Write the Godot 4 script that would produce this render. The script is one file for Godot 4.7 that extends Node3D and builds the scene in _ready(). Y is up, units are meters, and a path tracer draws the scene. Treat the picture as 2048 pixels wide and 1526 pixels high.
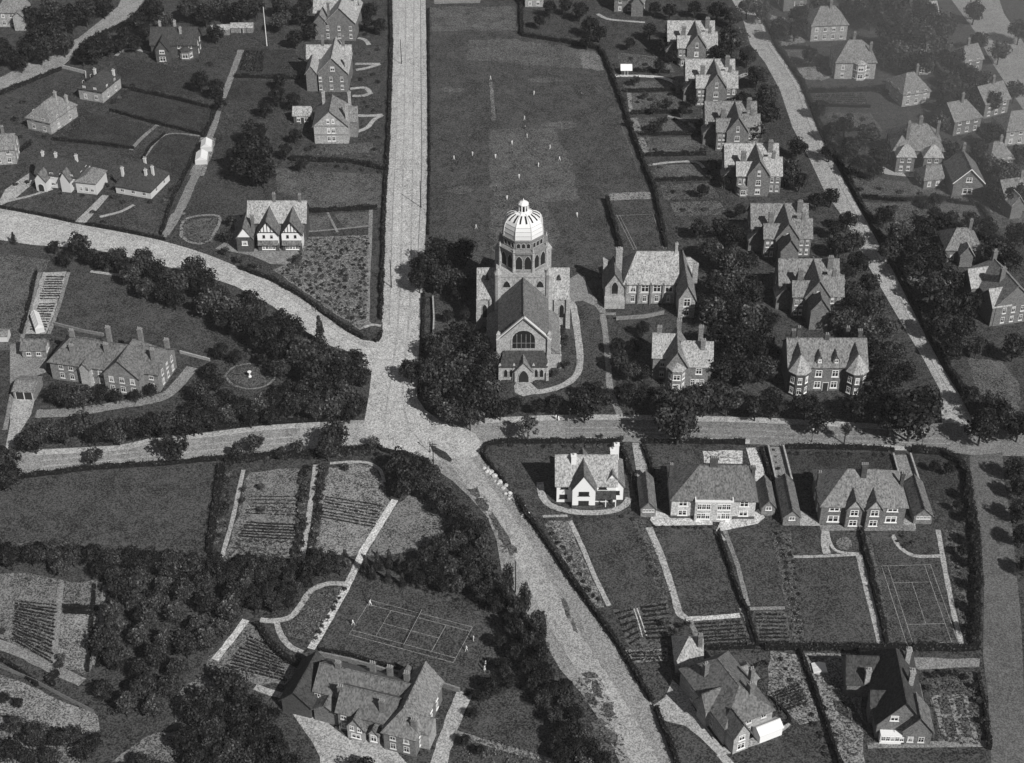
extends Node3D
# Aerial view of a suburb with a domed church. Pixel coordinates of the photograph (2048 x 1526) are turned into points on the ground plane.
const FPX := 3200.0
const CAM_H := 245.0
const PITCH := 36.5
var rng := RandomNumberGenerator.new()
var M := {}
var taken := {}
var layer := {}

# ---------- pixel to ground ----------
func P(px: float, py: float, h := 0.0) -> Vector3:
	var d := Vector3((px - 1024.0) / FPX, -(py - 763.0) / FPX, -1.0).rotated(Vector3.RIGHT, -deg_to_rad(PITCH))
	var t := (h - CAM_H) / d.y
	return Vector3(0, CAM_H, 0) + d * t
func PS(py: float) -> float:   # pixels per metre across the view at a ground row
	var dl := atan((py - 763.0) / FPX)
	var r := CAM_H / sin(deg_to_rad(PITCH) + dl)
	return FPX / (r * cos(dl))
func PP(a: Array, h := 0.0) -> PackedVector3Array:
	var o := PackedVector3Array()
	for i in range(0, a.size(), 2): o.append(P(a[i], a[i + 1], h))
	return o

# ---------- mesh builder ----------
class MB:
	var v := PackedVector3Array()
	var n := PackedVector3Array()
	var c := PackedColorArray()
	var col := Color.WHITE
	var colored := false
	func tri(a: Vector3, b: Vector3, d: Vector3, out: Vector3) -> void:
		var nn := (b - a).cross(d - a).normalized()
		if nn.dot(out) < 0.0:
			nn = -nn
			v.append(a); v.append(b); v.append(d)
		else:
			v.append(a); v.append(d); v.append(b)
		n.append(nn); n.append(nn); n.append(nn)
		if colored:
			c.append(col); c.append(col); c.append(col)
	func quad(a: Vector3, b: Vector3, d: Vector3, e: Vector3, out: Vector3) -> void:
		tri(a, b, d, out); tri(a, d, e, out)
	func box(lo: Vector3, hi: Vector3) -> void:
		var a := lo
		var b := hi
		quad(Vector3(a.x, a.y, b.z), Vector3(b.x, a.y, b.z), Vector3(b.x, b.y, b.z), Vector3(a.x, b.y, b.z), Vector3.BACK)
		quad(Vector3(a.x, a.y, a.z), Vector3(b.x, a.y, a.z), Vector3(b.x, b.y, a.z), Vector3(a.x, b.y, a.z), Vector3.FORWARD)
		quad(Vector3(a.x, a.y, a.z), Vector3(a.x, a.y, b.z), Vector3(a.x, b.y, b.z), Vector3(a.x, b.y, a.z), Vector3.LEFT)
		quad(Vector3(b.x, a.y, a.z), Vector3(b.x, a.y, b.z), Vector3(b.x, b.y, b.z), Vector3(b.x, b.y, a.z), Vector3.RIGHT)
		quad(Vector3(a.x, b.y, a.z), Vector3(b.x, b.y, a.z), Vector3(b.x, b.y, b.z), Vector3(a.x, b.y, b.z), Vector3.UP)
		quad(Vector3(a.x, a.y, a.z), Vector3(b.x, a.y, a.z), Vector3(b.x, a.y, b.z), Vector3(a.x, a.y, b.z), Vector3.DOWN)
	# tapered tube between two points
	func tube(p: Vector3, q: Vector3, r0: float, r1: float, k := 6, cap := true) -> void:
		var ax := (q - p).normalized()
		var s := ax.cross(Vector3(0.31, 0.2, 0.93)).normalized()
		var t := ax.cross(s)
		for i in k:
			var a0 := TAU * i / k
			var a1 := TAU * (i + 1) / k
			var d0 := s * cos(a0) + t * sin(a0)
			var d1 := s * cos(a1) + t * sin(a1)
			quad(p + d0 * r0, p + d1 * r0, q + d1 * r1, q + d0 * r1, d0 + d1)
			if cap: tri(q, q + d0 * r1, q + d1 * r1, ax)
	# ring of k sides between profile points (r, y), round the y axis at c0
	func lathe(prof: Array, k: int, c0: Vector3, turn := 0.0) -> void:
		for j in prof.size() - 1:
			var a: Vector2 = prof[j]
			var b: Vector2 = prof[j + 1]
			for i in k:
				var t0 := turn + TAU * i / k
				var t1 := turn + TAU * (i + 1) / k
				var d0 := Vector3(sin(t0), 0, cos(t0))
				var d1 := Vector3(sin(t1), 0, cos(t1))
				var up := Vector3(0, (a.x - b.x) * 4.0, 0)
				if absf(a.y - b.y) > 0.001: up = Vector3(0, (a.x - b.x) / (b.y - a.y), 0)
				var o := d0 + d1 + up * 2.0
				if a.x > 0.001: tri(c0 + d0 * a.x + Vector3(0, a.y, 0), c0 + d1 * a.x + Vector3(0, a.y, 0), c0 + d1 * b.x + Vector3(0, b.y, 0), o)
				if b.x > 0.001: tri(c0 + d0 * a.x + Vector3(0, a.y, 0), c0 + d1 * b.x + Vector3(0, b.y, 0), c0 + d0 * b.x + Vector3(0, b.y, 0), o)
	# polygon in xy (counter-clockwise or not) pushed out from z0 to z1
	func prism(poly: PackedVector2Array, z0: float, z1: float) -> void:
		var idx := Geometry2D.triangulate_polygon(poly)
		for i in range(0, idx.size(), 3):
			var a := poly[idx[i]]
			var b := poly[idx[i + 1]]
			var d := poly[idx[i + 2]]
			tri(Vector3(a.x, a.y, z1), Vector3(b.x, b.y, z1), Vector3(d.x, d.y, z1), Vector3.BACK)
			tri(Vector3(a.x, a.y, z0), Vector3(b.x, b.y, z0), Vector3(d.x, d.y, z0), Vector3.FORWARD)
		var cw := Geometry2D.is_polygon_clockwise(poly)
		for i in poly.size():
			var a := poly[i]
			var b := poly[(i + 1) % poly.size()]
			var o := Vector3(b.y - a.y, a.x - b.x, 0)
			if cw: o = -o
			quad(Vector3(a.x, a.y, z0), Vector3(b.x, b.y, z0), Vector3(b.x, b.y, z1), Vector3(a.x, a.y, z1), o)
	func move(x: Transform3D) -> MB:
		for i in v.size():
			v[i] = x * v[i]
			n[i] = (x.basis * n[i]).normalized()
		return self
	func mesh() -> ArrayMesh:
		var arr := []
		arr.resize(Mesh.ARRAY_MAX)
		arr[Mesh.ARRAY_VERTEX] = v
		arr[Mesh.ARRAY_NORMAL] = n
		if colored: arr[Mesh.ARRAY_COLOR] = c
		var m := ArrayMesh.new()
		if v.size() > 0: m.add_surface_from_arrays(Mesh.PRIMITIVE_TRIANGLES, arr)
		return m

# ---------- nodes ----------
func numbered(s: String) -> String:
	if not taken.has(s):
		taken[s] = 0
		return s
	taken[s] += 1
	return "%s_%03d" % [s, taken[s]]
func thing(called: String, label: String, category: String, at := Vector3.ZERO, turn := 0.0, group := "") -> Node3D:
	var o := Node3D.new()
	o.name = numbered(called)
	add_child(o)
	o.position = at
	o.rotation.y = turn
	tag(o, label, category, group)
	return o
func tag(o: Node, label: String, category: String, group := "", kind := "") -> void:
	o.set_meta("label", label)
	o.set_meta("category", category)
	if group != "": o.set_meta("group", group)
	if kind != "": o.set_meta("kind", kind)
func part(called: String, m: Mesh, mat: Material, parent: Node) -> MeshInstance3D:
	var o := MeshInstance3D.new()
	o.name = called
	o.mesh = m
	o.material_override = mat
	parent.add_child(o, true)
	return o
func single(called: String, m: Mesh, mat: Material, label: String, category: String, at := Vector3.ZERO, group := "", kind := "") -> MeshInstance3D:
	var o := MeshInstance3D.new()
	o.name = numbered(called)
	o.mesh = m
	o.material_override = mat
	add_child(o)
	o.position = at
	tag(o, label, category, group, kind)
	return o
func struct_node(called: String, m: Mesh, mat: Material) -> MeshInstance3D:
	var o := MeshInstance3D.new()
	o.name = numbered(called)
	o.mesh = m
	o.material_override = mat
	add_child(o)
	o.set_meta("kind", "structure")
	return o

# ---------- textures and materials ----------
func srgb(l: float, a := 1.0) -> Color:
	var c := Color(l, l, l, a)
	return c.linear_to_srgb()
func noise_bytes(sz: int, freq: float, seed_: int, type := FastNoiseLite.TYPE_SIMPLEX_SMOOTH, oct := 4) -> PackedByteArray:
	var f := FastNoiseLite.new()
	f.seed = seed_
	f.noise_type = type
	f.frequency = freq
	f.fractal_octaves = oct
	var im := f.get_seamless_image(sz, sz)
	im.convert(Image.FORMAT_L8)
	return im.get_data()
# a speckled surface: white grain, middling blotches and coarse patches, as factors round a mean
func grain_tex(sz: int, g: float, m: float, c: float, mf: float, cf: float, seed_: int) -> ImageTexture:
	var A := PackedByteArray()
	A.resize(sz * sz)
	var rn := RandomNumberGenerator.new()
	rn.seed = seed_
	for i in sz * sz: A[i] = rn.randi() & 255
	var B := noise_bytes(sz, mf, seed_ + 7)
	var C := noise_bytes(sz, cf, seed_ + 13)
	var out := PackedByteArray()
	out.resize(sz * sz)
	for i in sz * sz:
		var f := 0.6 * (1.0 + g * (A[i] / 127.5 - 1.0) + m * (B[i] / 127.5 - 1.0) + c * (C[i] / 127.5 - 1.0))
		f = clampf(f, 0.05, 1.0)
		out[i] = int(255.0 * pow(f, 1.0 / 2.2))
	return ImageTexture.create_from_image(Image.create_from_data(sz, sz, false, Image.FORMAT_L8, out))
func mat(l: float, tex: Texture2D = null, metres := 60.0, rough := 0.95) -> StandardMaterial3D:
	var m := StandardMaterial3D.new()
	m.cull_mode = BaseMaterial3D.CULL_DISABLED
	m.roughness = rough
	m.metallic_specular = 0.25
	if tex:
		m.albedo_color = srgb(minf(l / 0.6, 1.0))
		m.albedo_texture = tex
		m.uv1_triplanar = true
		m.uv1_world_triplanar = true
		m.uv1_scale = Vector3.ONE / metres
	else:
		m.albedo_color = srgb(l)
	return m
func vmat(rough := 0.9, back := 0.0) -> StandardMaterial3D:
	var m := StandardMaterial3D.new()
	m.cull_mode = BaseMaterial3D.CULL_DISABLED
	m.vertex_color_use_as_albedo = true
	m.roughness = rough
	m.metallic_specular = 0.2
	if back > 0.0:
		m.backlight_enabled = true
		m.backlight = srgb(back)
	return m
func make_materials() -> void:
	var soil := grain_tex(1024, 1.0, 0.35, 0.2, 0.07, 0.012, 3)
	var turf := grain_tex(1024, 1.0, 0.28, 0.3, 0.045, 0.014, 11)
	var road := grain_tex(1024, 0.6, 0.14, 0.12, 0.05, 0.012, 23)
	var tile := grain_tex(512, 0.8, 0.1, 0.06, 0.08, 0.02, 31)
	var wall := grain_tex(512, 0.45, 0.12, 0.06, 0.08, 0.02, 41)
	M.ground = mat(0.055, soil, 220)
	M.turf = mat(0.064, turf, 214)
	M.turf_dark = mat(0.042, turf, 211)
	M.turf_light = mat(0.096, turf, 215)
	M.hay = mat(0.15, turf, 212)
	M.hay_pale = mat(0.2, turf, 216)
	M.soil = mat(0.09, soil, 222)
	M.soil_pale = mat(0.19, soil, 221)
	M.road = mat(0.41, road, 198)
	M.road_dull = mat(0.25, road, 192)
	M.road_mid = mat(0.33, road, 195)
	M.road_dark = mat(0.115, road, 203)
	M.road_grey = mat(0.19, road, 194)
	M.road_rough = mat(0.31, soil, 220)
	M.pavement = mat(0.37, road, 205)
	M.path = mat(0.34, road, 205)
	M.path_dull = mat(0.21, road, 201)
	M.pale_gravel = mat(0.5, road, 207)
	M.line = mat(0.27, road, 195)
	M.slate = mat(0.19, tile, 103)
	M.slate_pale = mat(0.33, tile, 94)
	M.tile = mat(0.14, tile, 112)
	M.tile_dark = mat(0.055, tile, 98)
	M.brick = mat(0.16, wall, 94)
	M.brick_pale = mat(0.31, wall, 103)
	M.brick_dark = mat(0.08, wall, 89)
	M.stone = mat(0.36, wall, 87)
	M.brick_light = mat(0.5, wall, 87)
	M.stone_dark = mat(0.2, wall, 96)
	M.render = mat(0.78)
	M.white = mat(0.78)
	M.copper = mat(0.72, null, 1, 0.5)
	M.cream = mat(0.55)
	M.trim = mat(0.62)
	M.wood = mat(0.05, wall, 103)
	M.wood_pale = mat(0.2, wall, 103)
	M.timber = mat(0.03)
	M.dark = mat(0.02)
	M.glass = mat(0.018, null, 1, 0.12)
	M.glass.metallic_specular = 0.5
	M.pot = mat(0.3)
	M.bark = mat(0.05, wall, 96)
	M.leaf = vmat(0.85, 0.012)
	M.skin = vmat(0.8)
	M.iron = mat(0.04)
	M.roofglass = mat(0.7, null, 1, 0.3)

# ---------- ground sheets ----------
func next_layer(base: float) -> float:
	layer[base] = layer.get(base, 0) + 1
	return base + 0.0011 * (layer[base] % 17)
func sheet(called: String, a: Array, m: Material, base := 0.05) -> MeshInstance3D:
	var y := next_layer(base)
	var w := PP(a)
	if not called in ["road", "court_lawn", "drive", "yard"]: w = ragged(w, 0.9 if called in ["field", "worn_turf", "plot", "rough_grass"] else 0.25)
	return sheet_w(called, w, m, y)
func ragged(w: PackedVector3Array, amp: float) -> PackedVector3Array:   # edges grow uneven, as turf and soil edges are
	var o := PackedVector3Array()
	for i in w.size():
		var p := w[i]
		var q := w[(i + 1) % w.size()]
		var k := maxi(1, int(p.distance_to(q) / 2.2))
		var s := (q - p).normalized()
		s = Vector3(-s.z, 0, s.x)
		for j in k: o.append(p.lerp(q, float(j) / k) + (s * rng.randf_range(-amp, amp) if j > 0 else Vector3.ZERO))
	return o
func sheet_w(called: String, w: PackedVector3Array, m: Material, y: float) -> MeshInstance3D:
	var p2 := PackedVector2Array()
	for q in w: p2.append(Vector2(q.x, q.z))
	var idx := Geometry2D.triangulate_polygon(p2)
	var b := MB.new()
	for i in range(0, idx.size(), 3):
		b.tri(Vector3(p2[idx[i]].x, y, p2[idx[i]].y), Vector3(p2[idx[i + 1]].x, y, p2[idx[i + 1]].y), Vector3(p2[idx[i + 2]].x, y, p2[idx[i + 2]].y), Vector3.UP)
	if idx.is_empty(): push_warning("bad sheet " + called + str(w))
	return struct_node(called, b.mesh(), m)
func smooth(w: PackedVector3Array, per := 5) -> PackedVector3Array:
	if w.size() < 3: return w
	var o := PackedVector3Array()
	for i in w.size() - 1:
		var p0 := w[maxi(i - 1, 0)]
		var p3 := w[mini(i + 2, w.size() - 1)]
		for k in per: o.append(w[i].cubic_interpolate(w[i + 1], p0, p3, float(k) / per))
	o.append(w[w.size() - 1])
	return o
# a strip of constant width along a pixel polyline
func strip(called: String, a: Array, width: float, m: Material, base := 0.075, soft := true) -> MeshInstance3D:
	var w := PP(a)
	if soft: w = smooth(w)
	var f := PackedVector3Array()
	for i in w.size() - 1:
		var k := maxi(1, int(w[i].distance_to(w[i + 1]) / 1.6))
		for j in k: f.append(w[i].lerp(w[i + 1], float(j) / k))
	f.append(w[w.size() - 1])
	return strip_w(called, f, width, m, next_layer(base), -1.0, 0.1)
func strip_w(called: String, w: PackedVector3Array, width: float, m: Material, y: float, top := -1.0, jitter := 0.06) -> MeshInstance3D:
	var b := MB.new()
	var L := PackedVector3Array()
	var R := PackedVector3Array()
	for i in w.size():
		var d := (w[mini(i + 1, w.size() - 1)] - w[maxi(i - 1, 0)])
		d.y = 0
		d = d.normalized()
		var s := Vector3(-d.z, 0, d.x) * (width * 0.5 * (1.0 + rng.randf_range(-jitter, jitter)))
		L.append(w[i] - s); R.append(w[i] + s)
	for i in w.size() - 1:
		var q := [L[i], R[i], R[i + 1], L[i + 1]]
		for k in 4: q[k].y = y
		b.quad(q[0], q[1], q[2], q[3], Vector3.UP)
		if top >= 0.0:
			b.quad(Vector3(L[i].x, top, L[i].z), Vector3(L[i + 1].x, top, L[i + 1].z), q[3], q[0], L[i] - w[i])
			b.quad(Vector3(R[i].x, top, R[i].z), Vector3(R[i + 1].x, top, R[i + 1].z), q[2], q[1], R[i] - w[i])
	return struct_node(called, b.mesh(), m)
func pavement(a: Array, width: float) -> void:   # raised 0.13 m with kerb faces
	strip_w("pavement", smooth(PP(a)), width, M.pavement, 0.13 + next_layer(0.0), 0.0, 0.0)

func _ready() -> void:
	rng.seed = 1929
	# camera
	var cam := Camera3D.new()
	cam.name = "camera"
	cam.position = Vector3(0, CAM_H, 0)
	cam.rotation_degrees = Vector3(-PITCH, 0, 0)
	cam.fov = rad_to_deg(2.0 * atan(763.0 / FPX))
	cam.near = 1.0
	cam.far = 6000.0
	add_child(cam)
	cam.current = true
	# sky and air
	var sky := ProceduralSkyMaterial.new()
	sky.sky_top_color = Color(0.5, 0.5, 0.51)
	sky.sky_horizon_color = Color(0.72, 0.72, 0.72)
	sky.sky_curve = 0.2
	sky.ground_bottom_color = Color(0.2, 0.2, 0.2)
	sky.ground_horizon_color = Color(0.6, 0.6, 0.6)
	var sk := Sky.new()
	sk.sky_material = sky
	var env := Environment.new()
	env.background_mode = Environment.BG_SKY
	env.sky = sk
	env.background_energy_multiplier = 0.55
	env.tonemap_mode = Environment.TONE_MAPPER_LINEAR
	env.tonemap_exposure = 1.0
	env.sdfgi_enabled = true
	env.ssao_enabled = true
	env.ssil_enabled = true
	env.fog_enabled = true
	env.fog_density = 0.00006
	env.volumetric_fog_enabled = true
	env.volumetric_fog_density = 0.0
	env.fog_light_color = Color(0.8, 0.8, 0.81)
	var we := WorldEnvironment.new()
	we.name = "world_environment"
	we.environment = env
	add_child(we)
	# sun, from behind the camera's right shoulder
	var sun := DirectionalLight3D.new()
	sun.name = "sun"
	sun.light_energy = 1.55
	sun.light_color = Color(1, 0.995, 0.985)
	sun.light_angular_distance = 0.5
	sun.shadow_enabled = true
	sun.directional_shadow_max_distance = 1500.0
	add_child(sun)
	sun.look_at_from_position(Vector3.ZERO, Vector3(-0.47, -0.64, -0.60))
	make_materials()
	make_window_meshes()
	make_foliage()
	build_ground()
	build_roads()
	build_gardens()
	build_church()
	build_hall()
	build_houses_left()
	build_houses_right()
	build_houses_near()
	build_hedges()
	build_trees()
	build_shrubs()
	build_small()
	plant_trees()
	build_haze()

# ---------- foliage ----------
const TONES := [0.65, 0.7, 0.75, 0.8, 0.9, 1.0, 1.15, 1.4, 1.7]
var crowns := {}
var trunks := []
func leaf_quad(b: MB, p: Vector3, out: Vector3, s: float, lo: float, hi: float) -> void:
	var nn := (out + Vector3(rng.randf_range(-1, 1), rng.randf_range(-1, 1), rng.randf_range(-1, 1)) * 0.75).normalized()
	var t := nn.cross(Vector3(rng.randf_range(-1, 1), rng.randf_range(-1, 1), rng.randf_range(-1, 1))).normalized() * s
	var u := nn.cross(t) * rng.randf_range(0.55, 0.95)
	var g := lerpf(lo, hi, rng.randf() * rng.randf())
	b.col = Color(g, g, g)
	b.quad(p - t, p - u, p + t, p + u, nn)
# unit crown: clumps of leaves through an ellipsoid; shape 0 round, 1 column, 2 cone, 3 low bush
func make_crown(shape: int, clumps: int, leaves: int, size: float, bright := 1.0) -> ArrayMesh:
	var b := MB.new()
	b.colored = true
	for i in clumps:
		var d := Vector3(rng.randfn(), rng.randfn(), rng.randfn()).normalized()
		var c := d * pow(rng.randf(), 0.45) * 0.78
		var cr := rng.randf_range(0.2, 0.36)
		if shape == 0: c.y *= 0.86
		if shape == 1: c = Vector3(d.x * 0.55, rng.randf_range(-0.9, 0.85), d.z * 0.55) * Vector3(1, 1, 1); cr = rng.randf_range(0.25, 0.4)
		if shape == 2:
			var t := rng.randf()
			c = Vector3(d.x, 0, d.z).normalized() * (1.0 - t) * 0.72 * sqrt(rng.randf()) + Vector3(0, t * 1.9 - 0.95, 0)
			cr = 0.12 + 0.24 * (1.0 - t)
		if shape == 3: c.y = absf(c.y) * 0.7 - 0.45
		var tone := rng.randf_range(0.4, 1.75) * bright
		for k in leaves:
			var e := Vector3(rng.randfn(), rng.randfn() + 0.25, rng.randfn()).normalized()
			var q := c + e * cr * rng.randf_range(0.75, 1.05) * (Vector3(1, 0.85, 1) if shape != 1 else Vector3(1, 1.4, 1))
			leaf_quad(b, q, (e + c * 0.6).normalized(), size * rng.randf_range(0.7, 1.3), 0.016 * tone, 0.085 * tone)
	return b.mesh()
func make_trunk() -> ArrayMesh:   # unit height 1, reaching up into the crown with limbs
	var b := MB.new()
	b.tube(Vector3.ZERO, Vector3(0.02, 0.55, 0.01), 0.045, 0.03, 7)
	b.tube(Vector3(0.02, 0.55, 0.01), Vector3(0.0, 0.9, -0.02), 0.03, 0.01, 6)
	for i in 5:
		var a := TAU * i / 5.0 + rng.randf_range(-0.4, 0.4)
		var y := rng.randf_range(0.36, 0.6)
		b.tube(Vector3(0.01, y, 0.01), Vector3(cos(a) * 0.26, y + 0.2, sin(a) * 0.26), 0.018, 0.005, 5)
	return b.mesh()
func make_foliage() -> void:
	crowns = {"round": [], "column": [], "cone": [], "bush": [], "young": []}
	for i in 9: crowns.round.append(make_crown(0, 58, 46, 0.07, TONES[i]))
	for i in 3: crowns.column.append(make_crown(1, 46, 40, 0.085))
	for i in 3: crowns.cone.append(make_crown(2, 60, 36, 0.065))
	for i in 5: crowns.bush.append(make_crown(3, 22, 22, 0.15, [0.8, 1.0, 1.3, 1.7, 2.2][i]))
	for i in 5: crowns.young.append(make_crown(0, 34, 30, 0.085, [0.8, 1.0, 1.3, 1.6, 1.9][i]))
	for i in 3: trunks.append(make_trunk())
# crown circle in the picture: centre px, py and radius rpx; the base follows from the tree's height
var spare := []
func tree(px: float, py: float, rpx: float, label: String, group: String, kind := "round", called := "", lift := 1.15) -> void:
	var r := rpx / PS(py + rpx)
	var tall := 1.0
	if kind == "column": tall = 2.3
	if kind == "cone": tall = 1.7
	var ry := r * tall
	var hc := ry * lift + (0.8 if kind == "round" else 0.2)
	if kind == "column" or kind == "cone": hc = ry * 1.0 + 0.25
	var at := P(px, py, hc)
	at.y = 0
	if called == "": called = "garden_tree" if kind == "young" else "leafy_tree"
	var sx := r * rng.randf_range(0.95, 1.08)
	var s := {"at": at, "turn": rng.randf() * TAU, "label": label, "group": group, "kind": kind, "called": called, "hc": hc, "var": rng.randi() % crowns[kind].size(), "scale": Vector3(sx, ry * rng.randf_range(0.92, 1.08), sx), "seen": rpx}
	if called == "leafy_tree": spare.append(s)
	else: plant(s)
func plant(s: Dictionary) -> void:
	var hc: float = s.hc
	var lab: String = s.label
	if s.group != "" and s.called in ["leafy_tree", "orchard_tree", "woodland_tree"]:   # the look that sets it apart in its group
		var words: PackedStringArray = []
		if s.scale.x > 4.3: words.append("broad")
		elif s.scale.x < 3.1: words.append("slender")
		if s.var > 6: words.append("pale")
		elif s.var > 4: words.append("grey")
		if words.size() > 0:
			for w in ["dark ", "broad ", "big ", "pale "]: lab = lab.replace(w, "")
			lab = " ".join(words) + " " + lab
	var t := thing(s.called, lab, "tree", s.at, s.turn, s.group)
	var tr := part("trunk", trunks[rng.randi() % trunks.size()], M.bark, t)
	tr.scale = Vector3(hc * 1.25 * 0.8, hc * 1.12, hc * 1.25 * 0.8)
	var cr := part("crown", crowns[s.kind][s.var], M.leaf, t)
	cr.position.y = hc
	cr.scale = s.scale
# the 300 leafy trees that show largest stand singly; the rest is one mass
func plant_trees() -> void:
	spare.sort_custom(func(a, b): return a.seen > b.seen)
	for i in mini(300, spare.size()): plant(spare[i])
	if spare.size() <= 300: return
	var am := ArrayMesh.new()
	am.add_surface_from_arrays(Mesh.PRIMITIVE_TRIANGLES, (crowns.round[0] as ArrayMesh).surface_get_arrays(0))
	am.surface_set_material(0, M.leaf)
	var b := MB.new()
	b.tube(Vector3(0, -1.3, 0), Vector3(0, -0.3, 0), 0.09, 0.06, 6)
	am.add_surface_from_arrays(Mesh.PRIMITIVE_TRIANGLES, b.mesh().surface_get_arrays(0))
	am.surface_set_material(1, M.bark)
	var mm := MultiMesh.new()
	mm.transform_format = MultiMesh.TRANSFORM_3D
	mm.mesh = am
	mm.instance_count = spare.size() - 300
	for i in mm.instance_count:
		var s: Dictionary = spare[300 + i]
		mm.set_instance_transform(i, Transform3D(Basis(Vector3.UP, s.turn).scaled_local(s.scale), s.at + Vector3(0, s.hc, 0)))
	var o := MultiMeshInstance3D.new()
	o.name = "small_trees"
	o.multimesh = mm
	add_child(o)
	tag(o, "mass of small dark garden trees among the houses", "trees", "", "stuff")
func trees(a: Array, label: String, group: String, kind := "round", called := "") -> void:
	for i in range(0, a.size(), 3): tree(a[i], a[i + 1], a[i + 2], label, group, kind, called)
func bush(at: Vector3, r: float, label: String, group: String, called := "shrub") -> void:
	var cs: Array = crowns.bush
	var o := single(called, cs[rng.randi() % cs.size()], M.leaf, label, "shrub", at + Vector3(0, r * 0.42, 0), group)
	o.rotation.y = rng.randf() * TAU
	o.scale = Vector3(r, r * rng.randf_range(0.8, 1.15), r)
func bushes(a: Array, label: String, group: String) -> void:   # px, py, radius in metres
	for i in range(0, a.size(), 3): bush(P(a[i], a[i + 1]), a[i + 2], label, group)
func bush_row(a: Array, step: float, r0: float, r1: float, label: String, group: String, called := "shrub") -> void:
	var w := PP(a)
	for i in w.size() - 1:
		var L := w[i].distance_to(w[i + 1])
		var k := 0.0
		while k < L:
			bush(w[i].lerp(w[i + 1], k / L) + Vector3(rng.randf_range(-0.3, 0.3), 0, rng.randf_range(-0.3, 0.3)), rng.randf_range(r0, r1), label, group, called)
			k += step * rng.randf_range(0.75, 1.3)
func in_poly(poly: PackedVector2Array, n: int, gap: float) -> Array:
	var lo := Vector2(1e9, 1e9)
	var hi := -lo
	for q in poly:
		lo = lo.min(q); hi = hi.max(q)
	var got := []
	var tries := 0
	while got.size() < n and tries < n * 40:
		tries += 1
		var q := Vector2(rng.randf_range(lo.x, hi.x), rng.randf_range(lo.y, hi.y))
		if not Geometry2D.is_point_in_polygon(q, poly): continue
		var ok := true
		for o in got:
			if q.distance_to(o) < gap:
				ok = false
				break
		if ok: got.append(q)
	return got
func poly2(a: Array) -> PackedVector2Array:
	var o := PackedVector2Array()
	for q in PP(a): o.append(Vector2(q.x, q.z))
	return o
# a clipped or ragged hedge along a pixel polyline: leafy skin round a dark core
func hedge_mesh(w: PackedVector3Array, width: float, h: float, dens: float, lo := 0.02, hi := 0.09, rag := 0.16) -> ArrayMesh:
	return hedge_shape(w, width, h, dens, lo, hi, rag).mesh()
func hedge_shape(w: PackedVector3Array, width: float, h: float, dens: float, lo: float, hi: float, rag: float) -> MB:
	var b := MB.new()
	b.colored = true
	var h_all := h
	var width_all := width
	for i in w.size() - 1:
		var d := w[i + 1] - w[i]
		var L := d.length()
		if L < 0.01: continue
		h = h_all * rng.randf_range(0.78, 1.2)
		width = width_all * rng.randf_range(0.85, 1.25)
		d /= L
		var s := Vector3(-d.z, 0, d.x)
		b.col = Color(0.014, 0.014, 0.014)
		var hw := width * 0.38
		var p := w[i]
		var q := w[i + 1]
		var up := Vector3(0, h * 0.88, 0)
		b.quad(p - s * hw, q - s * hw, q - s * hw + up, p - s * hw + up, -s)
		b.quad(p + s * hw, q + s * hw, q + s * hw + up, p + s * hw + up, s)
		b.quad(p - s * hw + up, q - s * hw + up, q + s * hw + up, p + s * hw + up, Vector3.UP)
		b.quad(p - s * hw, p + s * hw, p + s * hw + up, p - s * hw + up, -d)
		b.quad(q - s * hw, q + s * hw, q + s * hw + up, q - s * hw + up, d)
		var cnt := int(L * (2.0 * h + width) * dens)
		for k in cnt:
			var u := rng.randf() * (2.0 * h + width)
			var at := p + d * rng.randf() * L
			var out := Vector3.UP
			if u < h:
				at += -s * width * 0.5 + Vector3(0, u, 0); out = -s
			elif u < 2.0 * h:
				at += s * width * 0.5 + Vector3(0, u - h, 0); out = s
			else:
				at += s * (u - 2.0 * h - width * 0.5) + Vector3(0, h, 0)
			at += out * rng.randf_range(-rag, rag)
			leaf_quad(b, at, out, 0.24, lo, hi)
	return b
func hedge(a: Array, width: float, h: float, label: String, group := "", called := "hedge", dens := 5.0) -> void:
	var c := PP(a)
	var o := c[0]
	var w := PackedVector3Array()
	for i in c.size() - 1:
		var k := maxi(1, int(c[i].distance_to(c[i + 1]) / 2.4))
		for j in k: w.append(c[i].lerp(c[i + 1], float(j) / k) - o + Vector3(rng.randf_range(-0.14, 0.14), 0, rng.randf_range(-0.14, 0.14)))
	w.append(c[c.size() - 1] - o)
	single(called, hedge_mesh(w, width, h, dens), M.leaf, label, "hedge", o, group)
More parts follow.
